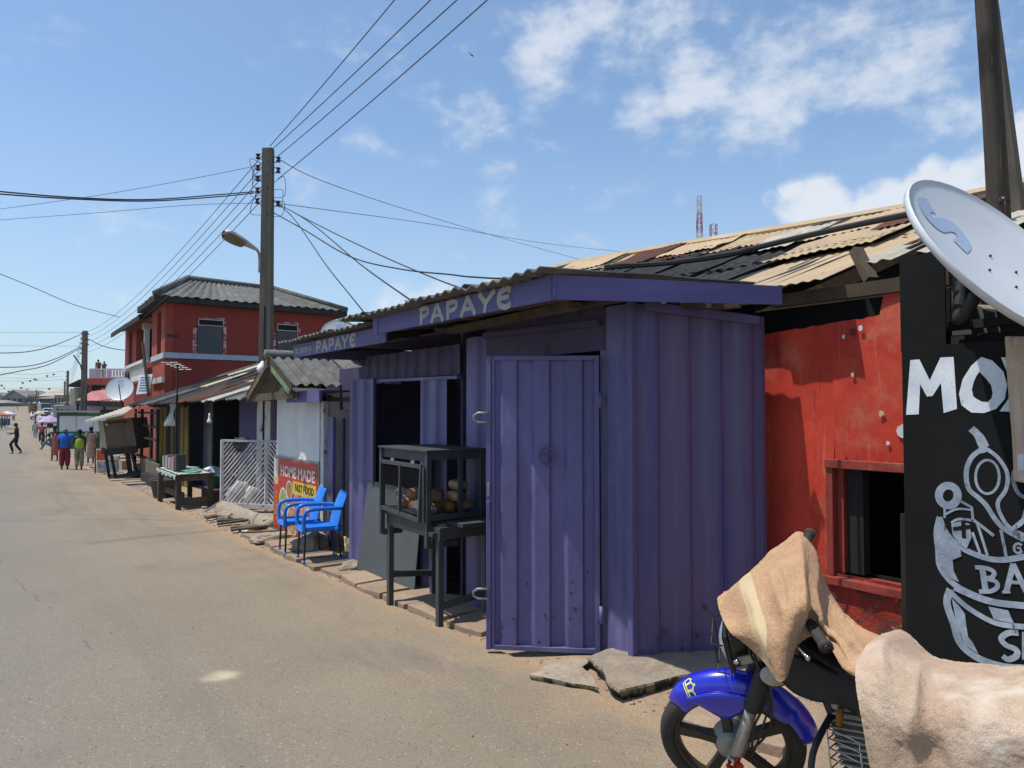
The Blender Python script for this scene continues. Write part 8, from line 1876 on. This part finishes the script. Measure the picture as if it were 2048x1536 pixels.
p = gpos(33, 909); person('young man in tight black clothes stepping across the road with arms forward', (p[0], p[1], p[2]+.03), face_dir(p, -.95, .1), 1.75,
    dict(knL=(-.09,.28,.55), anL=(-.09,.16,.10), knR=(.09,.05,.50), anR=(.09,-.22,.10), elL=(-.22,.10,1.14), wrL=(-.17,.36,1.16), elR=(.22,.06,1.14), wrR=(.16,.33,1.08), head=(0,.06,1.54), top=(0,.09,1.66), chest=(0,.03,1.25)), (.012,.012,.014), (.012,.012,.013), wd=.85)
p = gpos(109, 922); person('woman in a long dusty pink dress reaching out one arm, walking away', p, face_dir(p, -.25, 1), 1.66,
    dict(elL=(-.34,.12,1.2), wrL=(-.5,.3,1.06), anL=(-.08,.1,.09), anR=(.09,-.1,.09)), (.40,.13,.12), (.35,.1,.1), dress=True, sleeves=False)
p = gpos(129, 940); person('person in a bright blue shirt and wine red shorts with an arm round a friend', p, face_dir(p, .1, 1), 1.60,
    dict(elR=(.40,.08,1.36), wrR=(.62,.10,1.38), shR=(.18,0,1.41), elL=(-.24,.0,1.12), wrL=(-.2,.1,.9)), (.02,.13,.55), (.22,.02,.04), cap=(.30,.22,.18), wd=1.22)
p = gpos(158, 940); person('boy in a lime green vest and beige trousers walking beside the blue shirt', (p[0], p[1], p[2]), face_dir(p, .05, 1), 1.56,
    dict(knL=(-.09,.12,.5), anL=(-.09,-.02,.10), knR=(.09,.0,.5), anR=(.09,.05,.09), elL=(-.25,.02,1.12), wrL=(-.3,.2,1.0)), (.36,.50,.05), (.26,.22,.16), sleeves=False, wd=1.08)
p = gpos(181, 928); person('woman in a cream and brown patterned dress walking ahead on the right', (p[0], p[1], p[2]), face_dir(p, .1, 1), 1.62,
    dict(elR=(.27,.05,1.12), wrR=(.25,.1,.95)), (.50,.45,.38), (.4,.3,.2), dress=True, pat=(.22,.10,.06))
p = gpos(70, 877); person('walker in pale grey clothes on the left of the cyclist', p, face_dir(p, 0, 1), 1.68, dict(knL=(-.09,.12,.5), anL=(-.09,.05,.12)), (.48,.50,.54), (.42,.43,.46))
p = gpos(97, 903); person('person in blue jeans sitting low at the road edge behind the pink dress', (p[0]+.3, p[1]+2.5, p[2]), face_dir(p, -1, .1), 1.62,
    dict(hip=(0,0,.28), waist=(0,.02,.42), chest=(0,.08,.62), neck=(0,.12,.80), head=(0,.16,.90), top=(0,.2,1.02), shL=(-.17,.1,.76), elL=(-.22,.28,.56), wrL=(-.14,.46,.46), shR=(.17,.1,.76), elR=(.22,.28,.56), wrR=(.14,.46,.46), hiL=(-.09,.04,.26), knL=(-.12,.42,.50), anL=(-.12,.55,.09), hiR=(.09,.04,.26), knR=(.12,.40,.46), anR=(.12,.6,.09)), (.12,.10,.10), (.12,.16,.25))
p = gpos(72, 843); person('small figure in a dark red shirt beside the parked white car', p, face_dir(p, 0, 1), 1.66, None, (.28,.03,.05), (.05,.05,.06))
p = gpos(27, 842); person('small figure in white standing by the white parasol on the left', p, face_dir(p, 0, 1), 1.66, None, (.5,.5,.5), (.2,.2,.2))
p = gpos(9, 856); person('vendor in a blue shirt under the white parasol at left', p, face_dir(p, 1, 0), 1.66, None, (.05,.12,.40), (.04,.04,.06)); p = gpos(3, 858); person('vendor in dark clothes at the left edge stall', p, face_dir(p, 1, .3), 1.66, None, (.05,.06,.05), (.04,.04,.05)); p = gpos(14, 850); person('person in pale blue behind the left stall table', p, face_dir(p, 1, -.3), 1.64, None, (.25,.33,.45), (.1,.1,.14))
p = gpos(64, 834); person('figure in wine coloured dress near the red market stall', p, face_dir(p, 0, 1), 1.62, None, (.25,.04,.10), (.2,.05,.08), skirt=True)
p = gpos(68, 829); person('figure in a yellow top farther up the market row', p, face_dir(p, 0, 1), 1.64, None, (.5,.36,.05), (.1,.1,.1))
p = gpos(35, 821); person('tiny tan clothed figure crossing the hilltop road', p, face_dir(p, 1, 0), 1.64, None, (.3,.2,.12), (.1,.08,.06))
# two people on the balcony
for i, (px, lab, top_) in enumerate([(196, 'left person in a dull red top standing on the balcony terrace', (.20,.07,.06)), (208, 'right person in dark clothes leaning on the balcony terrace rail', (.06,.05,.06))]):
    q = onD(px, 758, 66.2); person(lab, (q.x, q.y, q.z+.05), face_dir(q, -.57, -.82), 1.72 if i == 0 else 1.55, None if i == 0 else dict(elL=(-.3,.2,1.2), wrL=(-.3,.4,1.12)), top_, (.04,.05,.04))
# people in the old house gallery
q = onD(180, 790, 74.6); person('figure in a red top inside the dark gallery of the old gabled house', (q.x, q.y, q.z), face_dir(q, -.57, -.82), 1.65, None, (.42,.05,.04), (.2,.1,.05))
# cyclist
p = onG(83, 891); cy = thing('bicycle', 'bicycle with a pale green frame ridden away up the street', 'bicycle', (p.x, p.y, zg(p.y)), 0)
for yy in (-.5, .5):
    b = MB(); b.lathe([(.315,-.018),(.33,-.014),(.335,0),(.33,.014),(.315,.018)], (0, yy, .335), 24, Matrix.Rotation(PI/2, 3, 'Y'), True); w_ = b.build('wheel', mRubber, cy, True, False)
    b = MB()
    for k in range(8): a = PI*k/8; b.tube([(0, yy+.32*math.cos(a), .335+.32*math.sin(a)), (0, yy-.32*math.cos(a), .335-.32*math.sin(a))], .003, 4)
    b.build('spokes', mSteel, w_, False, False)
mCy = mat('mint_frame', (.20,.50,.42), None, 4, rough=.4)
for a, c in (((0,-.5,.335), (0,-.05,.30)), ((0,-.05,.30), (0,-.2,.80)), ((0,-.5,.335), (0,-.17,.72)), ((0,-.17,.72), (0,.36,.80)), ((0,-.05,.30), (0,.37,.74)), ((0,.35,.88), (0,.5,.335))): b = MB(); b.tube([a, c], .018, 6); b.build('frame_tube', mCy, cy, True, False)
b = MB(); b.tube([(-.30, .22, .98), (-.15, .33, 1.0), (0, .34, .98), (.15, .33, 1.0), (.30, .22, .98)], .014, 6); b.build('handlebar', mSteel, cy, True, False); b = MB(); b.ball((0, -.22, .83), .1, 10, (.8, 1.3, .35)); b.build('saddle', mIron, cy, True, False)
person('cyclist in a dark red shirt riding away up the street', (p.x, p.y, zg(p.y)+.02), 0, 1.70, dict(hip=(0,-.2,.95), waist=(0,-.15,1.08), chest=(0,-.02,1.26), neck=(0,.08,1.43), head=(0,.12,1.52), top=(0,.16,1.64), shL=(-.17,.05,1.38), elL=(-.30,.16,1.18), wrL=(-.28,.24,1.02), shR=(.17,.05,1.38), elR=(.30,.16,1.18), wrR=(.28,.24,1.02), hiL=(-.09,-.18,.92), knL=(-.12,.16,.72), anL=(-.12,.0,.35), hiR=(.09,-.18,.92), knR=(.12,.08,.56), anR=(.12,-.05,.18)), (.22,.03,.03), (.03,.03,.035))
# ------------------------------------------------------------------ air
b = MB(); b.b2((-120, -25, -6), (150, 330, 84))
hz_ = bpy.data.materials.new('thin_air'); hz_.use_nodes = True; nt = hz_.node_tree; nt.nodes.clear(); o_ = nt.nodes.new('ShaderNodeOutputMaterial'); v_ = nt.nodes.new('ShaderNodeVolumePrincipled')
v_.inputs['Color'].default_value = (.80, .88, 1, 1); v_.inputs['Density'].default_value = .00022; v_.inputs['Anisotropy'].default_value = .2; nt.links.new(v_.outputs[0], o_.inputs['Volume'])
tag(b.build('haze', hz_), kind='stuff')
